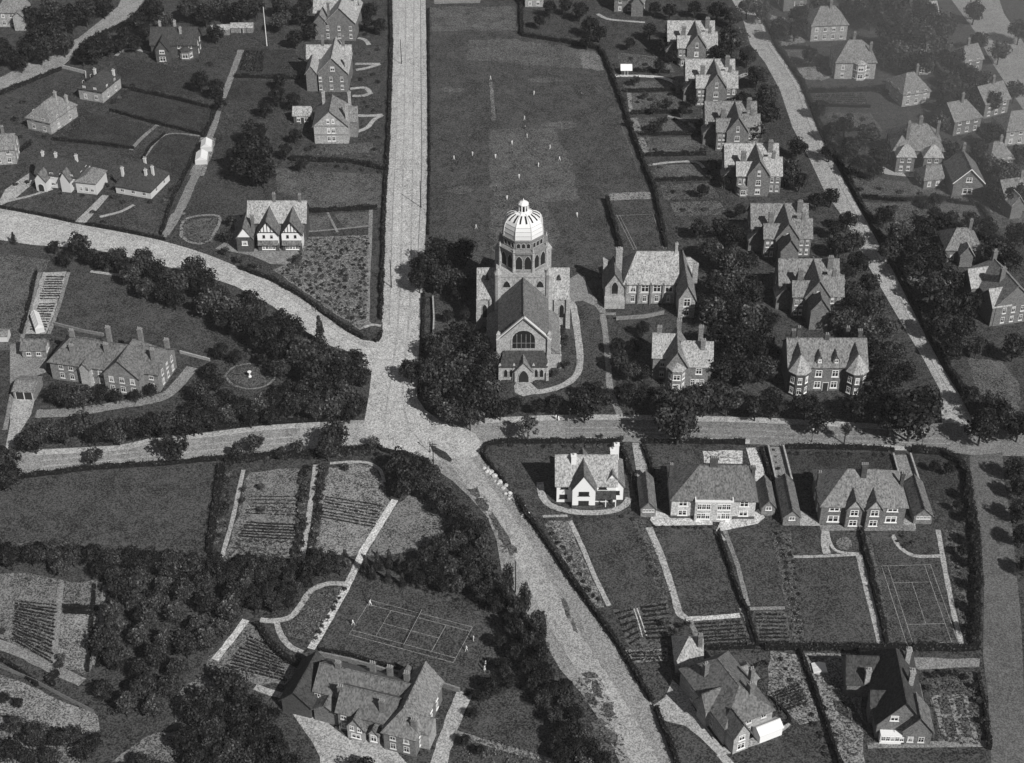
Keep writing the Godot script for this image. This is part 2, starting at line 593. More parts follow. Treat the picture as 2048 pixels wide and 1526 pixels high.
# board fence: posts and boards as one panel per bay
func fence(a: Array, h: float, label: String, m: Material, bay := 3.0) -> void:
	var w := PP(a)
	var t := thing("board_fence", label, "fence", w[0])
	for i in w.size() - 1:
		var d := w[i + 1] - w[i]
		var L := d.length()
		var k := maxi(1, int(L / bay))
		var b := MB.new()
		b.box(Vector3(0.06, 0.05, -0.03), Vector3(L / k - 0.06, h, 0.03))
		var pm := b.mesh()
		b = MB.new()
		b.box(Vector3(-0.06, 0, -0.06), Vector3(0.06, h + 0.1, 0.06))
		var qm := b.mesh()
		var turn := atan2(-d.z, d.x)
		for j in k:
			var o := part("panel", pm, m, t)
			o.position = w[i] - w[0] + d * (float(j) / k); o.rotation.y = turn
			var q := part("post", qm, m, t)
			q.position = o.position; q.rotation.y = turn
func garden_wall(a: Array, h: float, label: String, m: Material, thick := 0.3) -> void:
	var w := PP(a)
	var t := thing("garden_wall", label, "wall", w[0])
	for i in w.size() - 1:
		var d := w[i + 1] - w[i]
		var b := MB.new()
		b.box(Vector3(0, 0, -thick / 2), Vector3(d.length(), h, thick / 2))
		var o := part("wall_run", b.mesh(), m, t)
		o.position = w[i] - w[0]; o.rotation.y = atan2(-d.z, d.x)
		b = MB.new()
		b.box(Vector3(-0.02, h, -thick / 2 - 0.05), Vector3(d.length() + 0.02, h + 0.1, thick / 2 + 0.05))
		part("coping", b.mesh(), m, o)
# rows of vegetables inside a four-cornered plot (pixels: far-left, far-right, near-right, near-left)
func crop_rows(a: Array, n: int, label: String, lo := 0.03, hi := 0.09, width := 0.42, h := 0.32, along := true, called := "vegetable_plot") -> void:
	var w := PP(a)
	var t := thing(called, label, "vegetables", w[0])
	n = int(n * 1.25)
	for i in n:
		var f := (i + 0.5) / n
		var p := w[0].lerp(w[3], f) if along else w[0].lerp(w[1], f)
		var q := w[1].lerp(w[2], f) if along else w[3].lerp(w[2], f)
		var e := (q - p) * rng.randf_range(0.0, 0.06)
		var line := PackedVector3Array()
		var cuts := maxi(4, int(p.distance_to(q) / 1.6))
		var k0 := 0.6 + rng.randf() * 0.9
		var rows := MB.new()
		rows.colored = true
		for j in cuts + 1: line.append((p + e).lerp(q - e, float(j) / cuts) - w[0] + Vector3(rng.randf_range(-0.12, 0.12), 0, rng.randf_range(-0.12, 0.12)))
		var run := PackedVector3Array()
		for j in cuts + 1:
			run.append(line[j])
		if run.size() > 1: run_into(rows, run, width, h, lo * k0, hi * k0)
		if rows.v.size() > 0: part("crop_row", rows.mesh(), M.leaf, t)
func run_into(b: MB, run: PackedVector3Array, width: float, h: float, lo: float, hi: float) -> void:
	var r := hedge_shape(run, width * rng.randf_range(0.8, 1.15), h * rng.randf_range(0.6, 1.2), 7.0, lo, hi, 0.1)
	b.v.append_array(r.v); b.n.append_array(r.n); b.c.append_array(r.c)
# low planting that nobody could count
func planting(a: Array, dens: float, label: String, lo := 0.03, hi := 0.14, hmax := 0.5) -> void:
	var poly := poly2(a)
	var area := 0.0
	for i in poly.size(): area += poly[i].cross(poly[(i + 1) % poly.size()]) * 0.5
	var b := MB.new()
	b.colored = true
	var o := Vector3(poly[0].x, 0.05, poly[0].y)
	for q in in_poly(poly, int(absf(area) * dens), 0.0):
		var h := rng.randf_range(0.1, hmax)
		for k in 5:
			leaf_quad(b, Vector3(q.x, 0.05, q.y) - o + Vector3(rng.randf_range(-0.25, 0.25), h * rng.randf_range(0.5, 1.0), rng.randf_range(-0.25, 0.25)), Vector3.UP, 0.17, lo, hi)
	single("border_planting", b.mesh(), M.leaf, label, "plants", o, "", "stuff")

# ---------- buildings ----------
var win_frame: ArrayMesh
var win_pane: ArrayMesh
var win_sill: ArrayMesh
var win_blinds := []
func make_window_meshes() -> void:
	var b := MB.new()   # unit opening 1 x 1 centred, face towards +z
	b.box(Vector3(-0.5, -0.5, 0), Vector3(-0.4, 0.5, 0.07)); b.box(Vector3(0.4, -0.5, 0), Vector3(0.5, 0.5, 0.07))
	b.box(Vector3(-0.4, 0.41, 0), Vector3(0.4, 0.5, 0.07)); b.box(Vector3(-0.4, -0.5, 0), Vector3(0.4, -0.41, 0.07))
	b.box(Vector3(-0.04, -0.41, 0), Vector3(0.04, 0.41, 0.06)); b.box(Vector3(-0.4, 0.1, 0), Vector3(0.4, 0.16, 0.055))
	win_frame = b.mesh()
	b = MB.new()
	b.box(Vector3(-0.41, -0.42, -0.02), Vector3(0.41, 0.42, 0.03))
	win_pane = b.mesh()
	b = MB.new()
	b.box(Vector3(-0.58, -0.6, -0.02), Vector3(0.58, -0.505, 0.16))
	win_sill = b.mesh()
	b = MB.new()   # a blind drawn part way
	b.box(Vector3(-0.4, 0.05, 0.03), Vector3(0.4, 0.41, 0.045))
	win_blinds.append(b.mesh())
	b = MB.new()   # a pair of curtains
	b.prism(PackedVector2Array([Vector2(-0.4, -0.41), Vector2(-0.3, -0.41), Vector2(-0.06, 0.41), Vector2(-0.4, 0.41)]), 0.03, 0.045)
	b.prism(PackedVector2Array([Vector2(0.4, -0.41), Vector2(0.3, -0.41), Vector2(0.06, 0.41), Vector2(0.4, 0.41)]), 0.03, 0.045)
	win_blinds.append(b.mesh())
	b = MB.new()
	b.box(Vector3(-0.4, 0.2, 0.03), Vector3(0.4, 0.41, 0.045))
	win_blinds.append(b.mesh())
func window(par: Node3D, at: Vector3, turn: float, w: float, h: float, fm: Material = null, called := "window") -> Node3D:
	var o := part(called, win_frame, fm if fm else M.trim, par)
	o.position = at; o.rotation.y = turn; o.scale = Vector3(w, h, 1)
	part("pane", win_pane, M.glass, o)
	var dice := rng.randi() % 6
	if dice < 3: part("blind", win_blinds[dice], M.cream if dice < 2 else M.stone, o)
	part("sill", win_sill, fm if fm else M.trim, o)
	return o
func door(par: Node3D, at: Vector3, turn: float, w := 1.1, h := 2.2, m: Material = null) -> void:
	var b := MB.new()
	b.box(Vector3(-w / 2, 0, 0), Vector3(w / 2, h, 0.05))
	var o := part("door", b.mesh(), m if m else M.wood, par)
	o.position = at; o.rotation.y = turn
	b = MB.new()
	b.box(Vector3(-w / 2 - 0.14, 0, -0.01), Vector3(-w / 2, h + 0.14, 0.1)); b.box(Vector3(w / 2, 0, -0.01), Vector3(w / 2 + 0.14, h + 0.14, 0.1))
	b.box(Vector3(-w / 2, h, -0.01), Vector3(w / 2, h + 0.14, 0.1))
	part("door_frame", b.mesh(), M.trim, o)
# roof over a rectangle; ridge along local x, hips h0 (left) and h1 (right), 0 = gable
func roof_mesh(w: float, d: float, e: float, r: float, h0: float, h1: float, o := 0.4) -> MB:
	var b := MB.new()
	var k := r / (d * 0.5)
	var ye := e - o * k
	var x0 := -w / 2 - o
	var x1 := w / 2 + o
	var zf := d / 2 + o
	var r0 := Vector3(-w / 2 + h0 if h0 > 0 else x0, e + r, 0)
	var r1 := Vector3(w / 2 - h1 if h1 > 0 else x1, e + r, 0)
	var A := Vector3(x0, ye, zf)
	var B := Vector3(x1, ye, zf)
	var C := Vector3(x1, ye, -zf)
	var D := Vector3(x0, ye, -zf)
	var t := Vector3(0, -0.2, 0)
	b.quad(A, B, r1, r0, Vector3(0, 1, 1)); b.quad(D, C, r1, r0, Vector3(0, 1, -1))
	b.quad(A + t, B + t, r1 + t, r0 + t, Vector3(0, -1, -1)); b.quad(D + t, C + t, r1 + t, r0 + t, Vector3(0, -1, 1))
	b.quad(A, B, B + t, A + t, Vector3.BACK); b.quad(D, C, C + t, D + t, Vector3.FORWARD)
	if h0 > 0:
		b.tri(A, D, r0, Vector3(-1, 1, 0)); b.tri(A + t, D + t, r0 + t, Vector3(1, -1, 0)); b.quad(A, D, D + t, A + t, Vector3.LEFT)
	else:
		b.quad(A, r0, r0 + t, A + t, Vector3.LEFT); b.quad(D, r0, r0 + t, D + t, Vector3.LEFT)
	if h1 > 0:
		b.tri(B, C, r1, Vector3(1, 1, 0)); b.tri(B + t, C + t, r1 + t, Vector3(-1, -1, 0)); b.quad(B, C, C + t, B + t, Vector3.RIGHT)
	else:
		b.quad(B, r1, r1 + t, B + t, Vector3.RIGHT); b.quad(C, r1, r1 + t, C + t, Vector3.RIGHT)
	# ridge capping, proud of the slopes
	b.box(Vector3(r0.x, e + r - 0.06, -0.12), Vector3(r1.x, e + r + 0.07, 0.12))
	return b
func walls_mesh(w: float, d: float, e: float, r: float, h0: float, h1: float, y0 := 0.0) -> MB:
	var b := MB.new()
	var g := r - 0.24
	for s in [-1.0, 1.0]:
		b.quad(Vector3(-w / 2, y0, s * d / 2), Vector3(w / 2, y0, s * d / 2), Vector3(w / 2, e, s * d / 2), Vector3(-w / 2, e, s * d / 2), Vector3(0, 0, s))
		b.quad(Vector3(s * w / 2, y0, -d / 2), Vector3(s * w / 2, y0, d / 2), Vector3(s * w / 2, e, d / 2), Vector3(s * w / 2, e, -d / 2), Vector3(s, 0, 0))
		if (s < 0 and h0 <= 0) or (s > 0 and h1 <= 0):
			b.tri(Vector3(s * w / 2, e, -d / 2), Vector3(s * w / 2, e, d / 2), Vector3(s * w / 2, e + g, 0), Vector3(s, 0, 0))
	b.quad(Vector3(-w / 2, e - 0.02, -d / 2), Vector3(w / 2, e - 0.02, -d / 2), Vector3(w / 2, e - 0.02, d / 2), Vector3(-w / 2, e - 0.02, d / 2), Vector3.UP)
	return b
# one block of a building: centre cx, cz, size w (x) and d (z), eave e, rise r, axis 0 = ridge along x, 1 = ridge along z
func block(par: Node3D, cx: float, cz: float, w: float, d: float, e: float, r: float, ax := 0, h0 := 0.0, h1 := 0.0, wm: Material = null, rm: Material = null, o := 0.4, y0 := 0.0) -> void:
	var a := w if ax == 0 else d
	var c := d if ax == 0 else w
	var x := Transform3D(Basis(Vector3.UP, 0.0 if ax == 0 else PI / 2), Vector3(cx, 0, cz))
	part("wall", walls_mesh(a, c, e, r, h0, h1, y0).move(x).mesh(), wm if wm else M.brick, par)
	part("roof", roof_mesh(a, c, e, r, h0, h1, o).move(x).mesh(), rm if rm else M.slate, par)
# windows along a wall: z of the face, from x0 to x1, cols, storeys at ys
func win_row(par: Node3D, x0: float, x1: float, z: float, cols: int, ys: Array, w := 1.2, h := 1.6, fm: Material = null, turn := 0.0) -> void:
	for y in ys:
		for i in cols:
			var f := (i + 0.5) / cols
			var at := Vector3(lerpf(x0, x1, f), y, z + 0.01)
			if turn != 0.0: at = Vector3(z + (0.01 if turn > 0 else -0.01), y, lerpf(x0, x1, f))
			window(par, at, turn, w, h, fm)
func chimney(par: Node3D, x: float, z: float, y0: float, y1: float, w := 0.9, d := 0.7, m: Material = null, pots := 2) -> void:
	var b := MB.new()
	b.box(Vector3(-w / 2, y0, -d / 2), Vector3(w / 2, y1 - 0.25, d / 2))
	b.box(Vector3(-w / 2 - 0.1, y1 - 0.25, -d / 2 - 0.1), Vector3(w / 2 + 0.1, y1, d / 2 + 0.1))
	var o := part("chimney", b.mesh(), m if m else M.brick, par)
	o.position = Vector3(x, 0, z)
	for i in pots:
		b = MB.new()
		b.tube(Vector3.ZERO, Vector3(0, 0.55, 0), 0.17, 0.13, 7)
		var q := part("chimney_pot", b.mesh(), M.pot, o)
		q.position = Vector3((i - (pots - 1) / 2.0) * 0.42, y1, 0)
# bay window, canted or square, standing on the ground against z face
func bay(par: Node3D, x: float, z: float, w: float, dp: float, h: float, storeys: int, wm: Material, rm: Material, cap := 1.0, fm: Material = null) -> void:
	var b := MB.new()
	var k := w * 0.24
	var pts := [Vector3(-w / 2, 0, 0), Vector3(-w / 2 + k, 0, dp), Vector3(w / 2 - k, 0, dp), Vector3(w / 2, 0, 0)]
	for i in 3: b.quad(pts[i], pts[i + 1], pts[i + 1] + Vector3(0, h, 0), pts[i] + Vector3(0, h, 0), Vector3((i - 1.0), 0, 0.6))
	var o := part("bay", b.mesh(), wm, par)
	o.position = Vector3(x, 0, z)
	b = MB.new()
	var ap := Vector3(0, h + cap, 0)
	for i in 3:
		var u: Vector3 = pts[i] * Vector3(1.08, 1, 1.12) + Vector3(0, h, 0)
		var q: Vector3 = pts[i + 1] * Vector3(1.08, 1, 1.12) + Vector3(0, h, 0)
		b.tri(u, q, ap, Vector3(i - 1.0, 1, 1))
		b.quad(u, q, q + Vector3(0, -0.2, 0), u + Vector3(0, -0.2, 0), Vector3(i - 1.0, 0, 1))
	part("bay_roof", b.mesh(), rm, o)
	for s in storeys:
		var y := 1.55 + s * 2.9
		window(o, Vector3(0, y, dp + 0.01), 0, (w - 2 * k) * 0.82, 1.6, fm)
		for q in [-1.0, 1.0]:
			var a := atan2(dp, k)
			window(o, Vector3(q * (w / 2 - k / 2 + 0.01), y, dp / 2 + 0.01), q * a, sqrt(dp * dp + k * k) * 0.62, 1.6, fm)
# a building root from two pixels on its front line, seen at height hh above the ground
func site(called: String, label: String, category: String, a: Array, b: Array, hh := 0.0, group := "") -> Dictionary:
	var p := P(a[0], a[1], hh)
	var q := P(b[0], b[1], hh)
	p.y = 0; q.y = 0
	var d := q - p
	var t := thing(called, label, category, (p + q) * 0.5, atan2(-d.z, d.x), group)
	return {"t": t, "w": d.length()}
# simple house: one main block plus extras
func house(s: Dictionary, depth: float, e: float, r: float, hip := [0.0, 0.0], wm: Material = null, rm: Material = null, cols := 3, st := 2, ax := 0) -> Node3D:
	var t: Node3D = s.t
	var w: float = s.w
	block(t, 0, -depth / 2, w, depth, e, r, ax, hip[0], hip[1], wm, rm)
	var ys := [1.6] if st == 1 else ([1.6, 4.5] if st == 2 else [1.6, 4.5, 7.2])
	if cols > 0: win_row(t, -w / 2 + 0.4, w / 2 - 0.4, 0, cols, ys)
	if st > 0:
		win_row(t, -depth + 1.0, -1.0, w / 2, 2, ys, 1.0, 1.5, null, PI / 2)
		win_row(t, -depth + 1.0, -1.0, -w / 2, 2, ys, 1.0, 1.5, null, -PI / 2)
	return t
func arch_poly(w: float, h: float, pointed: bool, grow := 0.0) -> PackedVector2Array:
	var o := PackedVector2Array()
	var hw := w / 2 + grow
	o.append(Vector2(-hw, -grow)); o.append(Vector2(hw, -grow))
	var sp := h - w / 2 if not pointed else h - w * 0.8
	for i in 9:
		var f := i / 8.0
		if pointed:
			var x := hw * (1 - 2 * f)
			o.append(Vector2(x, sp + (h - sp + grow) * pow(1.0 - pow(absf(x) / hw, 1.6), 0.75)))
		else:
			var a := PI * f
			o.append(Vector2(hw * cos(a), sp + hw * sin(a)))
	return o
func arch_window(par: Node3D, at: Vector3, turn: float, w: float, h: float, pointed := true, fm: Material = null, called := "arched_window", pm: Material = null) -> Node3D:
	var b := MB.new()
	var inner := arch_poly(w, h, pointed)
	var outer := arch_poly(w, h, pointed, maxf(0.16, w * 0.07))
	for i in inner.size():
		var j := (i + 1) % inner.size()
		var z := Vector3(0, 0, 0.14)
		var a := Vector3(inner[i].x, inner[i].y, 0)
		var c := Vector3(inner[j].x, inner[j].y, 0)
		var d := Vector3(outer[j].x, outer[j].y, 0)
		var e := Vector3(outer[i].x, outer[i].y, 0)
		b.quad(a + z, c + z, d + z, e + z, Vector3.BACK)
		b.quad(d, e, e + z, d + z, Vector3((d.x + e.x), (d.y + e.y) - h, 0))
		b.quad(a, c, c + z, a + z, -Vector3((d.x + e.x), (d.y + e.y) - h, 0))
	var o := part(called, b.mesh(), fm if fm else M.stone, par)
	o.position = at; o.rotation.y = turn
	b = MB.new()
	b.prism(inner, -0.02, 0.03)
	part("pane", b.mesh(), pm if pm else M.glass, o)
	return o

func build_ground() -> void:
	var b := MB.new()
	b.quad(Vector3(-2500, 0, 400), Vector3(2500, 0, 400), Vector3(2500, 0, -4500), Vector3(-2500, 0, -4500), Vector3.UP)
	struct_node("ground", b.mesh(), M.ground)
func build_roads() -> void:
	# broad straight avenue
	sheet("road", [784, -60, 786, 100, 780, 300, 773, 400, 769, 520, 765, 660, 764, 690, 745, 730, 738, 790, 728, 846, 735, 888, 790, 900, 850, 915, 905, 925, 955, 912, 968, 892, 950, 868, 915, 852, 880, 842, 850, 820, 834, 796, 838, 700, 846, 560, 853, 400, 855, 250, 853, 100, 850, -60], M.road, 0.066)
	sheet("road", [735, 888, 728, 846, 690, 848, 600, 856, 600, 898, 680, 892], M.road_mid, 0.064)
	sheet("road", [905, 848, 955, 845, 1060, 842, 1130, 842, 1130, 876, 1060, 880, 985, 884, 966, 898, 940, 915, 905, 900], M.road_dull, 0.062)
	pavement([793, -40, 791, 150, 785, 300, 779, 400, 775, 520, 771, 645], 2.0)
	pavement([846, -40, 848, 150, 850, 300, 848, 400, 843, 500], 1.8)
	strip("gutter", [798, -40, 796, 150, 791, 300, 786, 400, 782, 520, 778, 650], 0.3, M.road_grey, 0.09)
	strip("gutter", [841, -40, 842, 150, 843, 300, 841, 400, 836, 510], 0.3, M.road_grey, 0.09)
	strip("wheel_track", [812, -40, 810, 150, 807, 300, 803, 450, 799, 600, 790, 700, 775, 800, 770, 850], 0.5, M.road_mid, 0.088)
	strip("wheel_track", [828, -40, 827, 150, 826, 300, 823, 450, 820, 600, 812, 700, 806, 800, 830, 870, 900, 930], 0.5, M.road_mid, 0.088)
	strip("wheel_track", [1000, 860, 1150, 856, 1300, 856, 1500, 861, 1700, 872, 1900, 878], 0.6, M.road_dull, 0.09)
	strip("wheel_track", [1000, 869, 1150, 866, 1300, 866, 1500, 872, 1700, 882, 1900, 888], 0.6, M.road_dull, 0.091)
	strip("wheel_track", [80, 922, 236, 908, 346, 896, 450, 886, 560, 876, 700, 868], 0.6, M.road_mid, 0.092)
	strip("wheel_track", [80, 934, 236, 920, 346, 908, 450, 898, 560, 888, 700, 880], 0.6, M.road_mid, 0.093)
	# diagonal road on the left
	var top := [-80, 405, 0, 418, 75, 432, 149, 448, 230, 463, 312, 480, 406, 508, 500, 546, 579, 582, 636, 624, 685, 657, 723, 680, 757, 684, 768, 668]
	var low := [790, 760, 735, 745, 704, 705, 655, 690, 600, 655, 545, 612, 470, 572, 400, 549, 335, 534, 260, 515, 183, 498, 66, 490, 0, 480, -80, 470]
	sheet("road", top + low, M.road, 0.04)
	pavement([-80, 409, 0, 422, 75, 436, 149, 452, 230, 467, 312, 484, 406, 512, 500, 551, 579, 588, 636, 630, 685, 663, 725, 687, 757, 691], 2.2)
	# left cross road
	sheet("road", [-80, 915, 34, 904, 73, 899, 236, 891, 314, 874, 406, 866, 520, 852, 600, 847, 690, 842, 760, 838, 790, 870, 760, 895, 740, 893, 680, 897, 600, 905, 521, 910, 446, 916, 341, 926, 183, 936, 47, 952, -80, 962], M.road_dull, 0.045)
	pavement([60, 906, 236, 896, 314, 879, 406, 871, 520, 857, 640, 849], 1.8)
	# right cross road
	sheet("road", [742, 834, 800, 840, 850, 826, 900, 838, 960, 840, 1050, 832, 1150, 830, 1300, 830, 1420, 832, 1520, 835, 1650, 842, 1794, 850, 1900, 846, 1950, 850, 2010, 860, 2120, 872, 2120, 912, 2005, 912, 1960, 912, 1901, 905, 1821, 900, 1700, 897, 1575, 894, 1520, 889, 1288, 884, 1100, 884, 985, 887, 968, 896, 960, 915, 860, 912, 745, 892], M.road_grey, 0.05)
	pavement([905, 846, 1000, 840, 1150, 835, 1300, 836, 1520, 841, 1700, 850, 1790, 856], 2.0)
	pavement([990, 883, 1150, 880, 1235, 880], 1.6)
	pavement([1290, 880, 1400, 881, 1500, 884], 1.6)
	pavement([1600, 891, 1700, 893, 1790, 896, 1860, 899], 1.6)
	# tree lined avenue on the right
	sheet("road", [1440, -40, 1470, 10, 1488, 45, 1500, 88, 1530, 125, 1560, 180, 1585, 255, 1620, 320, 1650, 385, 1690, 440, 1730, 520, 1770, 590, 1805, 650, 1845, 715, 1880, 780, 1885, 860, 1960, 862, 1950, 850, 1922, 795, 1881, 728, 1852, 674, 1794, 557, 1739, 453, 1709, 399, 1639, 268, 1599, 166, 1551, 96, 1527, 40, 1500, -40], M.road_mid, 0.045)
	pavement([1523, 45, 1545, 96, 1592, 166, 1632, 268, 1701, 399, 1731, 453, 1786, 557, 1844, 674, 1873, 728, 1912, 795, 1936, 845], 1.7)
	# far right roads
	sheet("road", [1870, -40, 1907, 5, 1955, 70, 1984, 126, 2060, 240, 2120, 310, 2120, 170, 2060, 105, 2008, 27, 1985, -40], M.road_dull, 0.04)
	sheet("road", [1939, 912, 1944, 1001, 1960, 1054, 1968, 1160, 1966, 1313, 1976, 1393, 1982, 1526, 1986, 1600, 2075, 1600, 2062, 1500, 2048, 1380, 2042, 1240, 2024, 1054, 2008, 960, 2005, 905], M.road_dark, 0.055)
	# unmade road towards the bottom
	sheet("road", [835, 902, 870, 938, 905, 962, 940, 995, 975, 1035, 993, 1080, 1003, 1140, 1050, 1220, 1092, 1290, 1120, 1338, 1165, 1390, 1205, 1450, 1240, 1526, 1275, 1600, 1390, 1600, 1349, 1526, 1316, 1440, 1304, 1409, 1252, 1320, 1199, 1241, 1139, 1160, 1086, 1082, 1052, 1035, 1020, 985, 990, 945, 962, 915, 955, 893], M.road_dull, 0.06)
	strip("road_track", [915, 915, 945, 955, 985, 1010, 1030, 1075, 1075, 1160, 1115, 1235, 1155, 1300, 1200, 1370, 1250, 1450, 1300, 1540], 5.0, M.road_mid, 0.085)
	# worn turf and rubble patches in the unmade road
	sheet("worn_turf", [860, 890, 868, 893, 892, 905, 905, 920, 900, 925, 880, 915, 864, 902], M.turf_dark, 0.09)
	for q in [[990, 1042, 9, 20], [1008, 1075, 11, 26], [1022, 1098, 10, 14], [1132, 1218, 6, 22], [1148, 1252, 5, 16], [1180, 1352, 16, 7], [1195, 1380, 10, 22], [1180, 1400, 14, 12], [1215, 1420, 14, 16], [1200, 1452, 16, 18], [1225, 1478, 14, 16], [1208, 1500, 20, 14], [965, 1010, 12, 14], [950, 985, 14, 10]]:
		var a := []
		for i in 12:
			var t := TAU * i / 12.0
			var k := rng.randf_range(0.6, 1.25)
			a.append(q[0] + cos(t) * q[2] * k + sin(t) * q[3] * k * 0.35); a.append(q[1] + sin(t) * q[3] * k)
		sheet("worn_turf", a, M.soil, 0.09)
	# top left road
	sheet("road", [-80, 195, 0, 155, 80, 115, 157, 76, 200, 42, 236, 13, 255, -30, 305, -30, 294, 0, 270, 37, 189, 78, 147, 113, 121, 136, 37, 170, 0, 186, -80, 222], M.road_dull, 0.04)

func court(a: Array, label_base: float) -> void:   # corners in pixels: one long side first; lines of a doubles lawn court
	var w := PP(a)
	var u := (w[1] - w[0]).normalized()
	var v := (w[3] - w[0])
	v = (v - u * v.dot(u)).normalized()
	var L := 23.77
	var W := 10.97
	var o := w[0] + u * ((w[1] - w[0]).length() - L) * 0.5
	var seg := [[0, 0, L, 0], [0, W, L, W], [0, 1.37, L, 1.37], [0, W - 1.37, L, W - 1.37], [0, 0, 0, W], [L, 0, L, W], [5.49, 1.37, 5.49, W - 1.37], [L - 5.49, 1.37, L - 5.49, W - 1.37], [5.49, W / 2, L - 5.49, W / 2]]
	var t := Node3D.new()
	t.name = numbered("tennis_court")
	t.set_meta("kind", "structure")
	add_child(t)
	for i in seg.size():
		var s: Array = seg[i]
		var p: Vector3 = o + u * s[0] + v * s[1]
		var q: Vector3 = o + u * s[2] + v * s[3]
		var d := (q - p).normalized()
		var sd := Vector3(-d.z, 0, d.x) * 0.06
		var y := Vector3(0, label_base + 0.002 * i, 0)
		var b := MB.new()
		b.quad(p - sd + y, q - sd + y, q + sd + y, p + sd + y, Vector3.UP)
		part("court_line", b.mesh(), M.line, t)

func build_gardens() -> void:
	# playing field and its mown bands
	sheet("field", [858, 20, 1030, 12, 1044, 72, 1199, 99, 1252, 230, 1288, 330, 1310, 382, 1218, 398, 1215, 420, 1245, 500, 1200, 520, 1160, 540, 1100, 600, 950, 600, 930, 480, 858, 480, 860, 250], M.turf, 0.02)
	sheet("field", [936, 80, 1020, 78, 1195, 102, 1212, 140, 1070, 130, 935, 120], M.turf_light, 0.03)
	sheet("field", [1160, 104, 1196, 103, 1208, 140, 1168, 138], M.hay, 0.045)
	sheet("field", [978, 258, 1110, 256, 1150, 350, 1160, 400, 1080, 402, 985, 402], M.turf_light, 0.03)
	sheet("field", [860, 14, 1028, 12, 1036, 60, 860, 62], M.turf_light, 0.035)
	sheet("cricket_pitch", [979, 165, 985, 164, 992, 240, 984, 242], M.hay, 0.06)
	sheet("path", [868, -6, 960, -6, 960, 6, 868, 8], M.path_dull, 0.06)
	# churchyard
	sheet("lawn", [866, 600, 900, 605, 930, 650, 935, 680, 866, 690], M.turf, 0.03)
	sheet("lawn", [1152, 612, 1168, 600, 1195, 610, 1204, 640, 1215, 700, 1222, 780, 1180, 800, 1110, 800, 1060, 795, 1030, 790, 1090, 770, 1140, 766, 1160, 740, 1162, 690], M.turf, 0.03)
	sheet("lawn", [1096, 660, 1142, 650, 1155, 700, 1148, 745, 1130, 758, 1096, 760], M.turf, 0.03)
	strip("path", [1140, 596, 1148, 620, 1154, 660, 1160, 710, 1157, 742, 1140, 763, 1110, 777, 1075, 784, 1052, 782], 1.9, M.path, 0.075)
	sheet("path", [1036, 760, 1056, 757, 1072, 776, 1080, 786, 1046, 793, 1030, 786, 1028, 772], M.path, 0.08)
	sheet("path", [1136, 560, 1156, 548, 1166, 556, 1186, 590, 1210, 615, 1212, 628, 1200, 626, 1190, 612, 1165, 602, 1142, 604], M.path_dull, 0.08)
	strip("path", [1205, 628, 1210, 660, 1216, 720, 1221, 780, 1240, 830], 1.6, M.path_dull, 0.075)
	strip("path", [1208, 628, 1232, 628], 1.3, M.path_dull, 0.076)
	sheet("court_lawn", [1222, 402, 1308, 402, 1332, 498, 1240, 500], M.turf, 0.045)
	for q in [[1233, 430, 1268, 500], [1239, 430, 1274, 500], [1306, 428, 1327, 498], [1312, 428, 1333, 498], [1230, 432, 1316, 428]]: strip("court_marking", q, 0.14, M.line, 0.09, false)
	# gardens between the right hand houses
	for q in [[1235, 105, 1335, 115, 1350, 145, 1240, 140], [1245, 165, 1355, 160, 1360, 180, 1250, 182], [1252, 186, 1350, 186, 1362, 218, 1262, 220], [1270, 235, 1380, 232, 1395, 265, 1280, 268], [1285, 274, 1400, 275, 1412, 305, 1292, 306], [1300, 330, 1395, 328, 1415, 356, 1312, 358], [1320, 370, 1420, 365, 1440, 395, 1330, 400], [1340, 405, 1440, 402, 1460, 430, 1350, 432]]: sheet("lawn", q, M.turf_light, 0.03)
	strip("path", [1230, 152, 1275, 152, 1320, 155, 1345, 163, 1358, 174], 1.8, M.pale_gravel, 0.075)
	strip("path", [1258, 186, 1262, 226], 1.4, M.path_dull, 0.075)
	strip("path", [1265, 236, 1275, 262], 3.0, M.path_dull, 0.075)
	strip("path", [1335, 232, 1365, 240, 1392, 256], 1.2, M.path_dull, 0.075)
	strip("path", [1280, 275, 1292, 305], 2.4, M.path_dull, 0.075)
	strip("path", [1295, 331, 1340, 325, 1390, 324, 1408, 336], 1.2, M.path, 0.075)
	strip("path", [1470, 160, 1488, 150, 1502, 147], 2.0, M.path, 0.075)
	strip("path", [1195, 28, 1215, 38, 1250, 42, 1290, 45], 1.4, M.path, 0.075)
	sheet("shingle_bank", [1216, 392, 1222, 386, 1300, 384, 1306, 398, 1220, 402], M.hay_pale, 0.06)
	sheet("lawn", [1725, 404, 1800, 406, 1900, 406, 1955, 412, 1965, 436, 1890, 440, 1800, 436, 1745, 428], M.turf_light, 0.03)
	sheet("yard", [1758, 336, 1775, 328, 1800, 340, 1846, 348, 1840, 356, 1780, 350, 1760, 346], M.path, 0.07)
	for q in [[1185, 166, 1200, 174, 1216, 192], [1188, 172, 1206, 190], [1238, 240, 1252, 275, 1268, 318, 1280, 352], [1246, 262, 1262, 300, 1276, 345]]: strip("worn_track", q, 0.4, M.turf_light, 0.06)
	# plots beyond the avenue
	for q in [[1538, 28, 1570, 36, 1612, 84, 1562, 92], [1582, 136, 1640, 134, 1652, 158, 1600, 160]]: sheet("plot", q, M.soil_pale, 0.03)
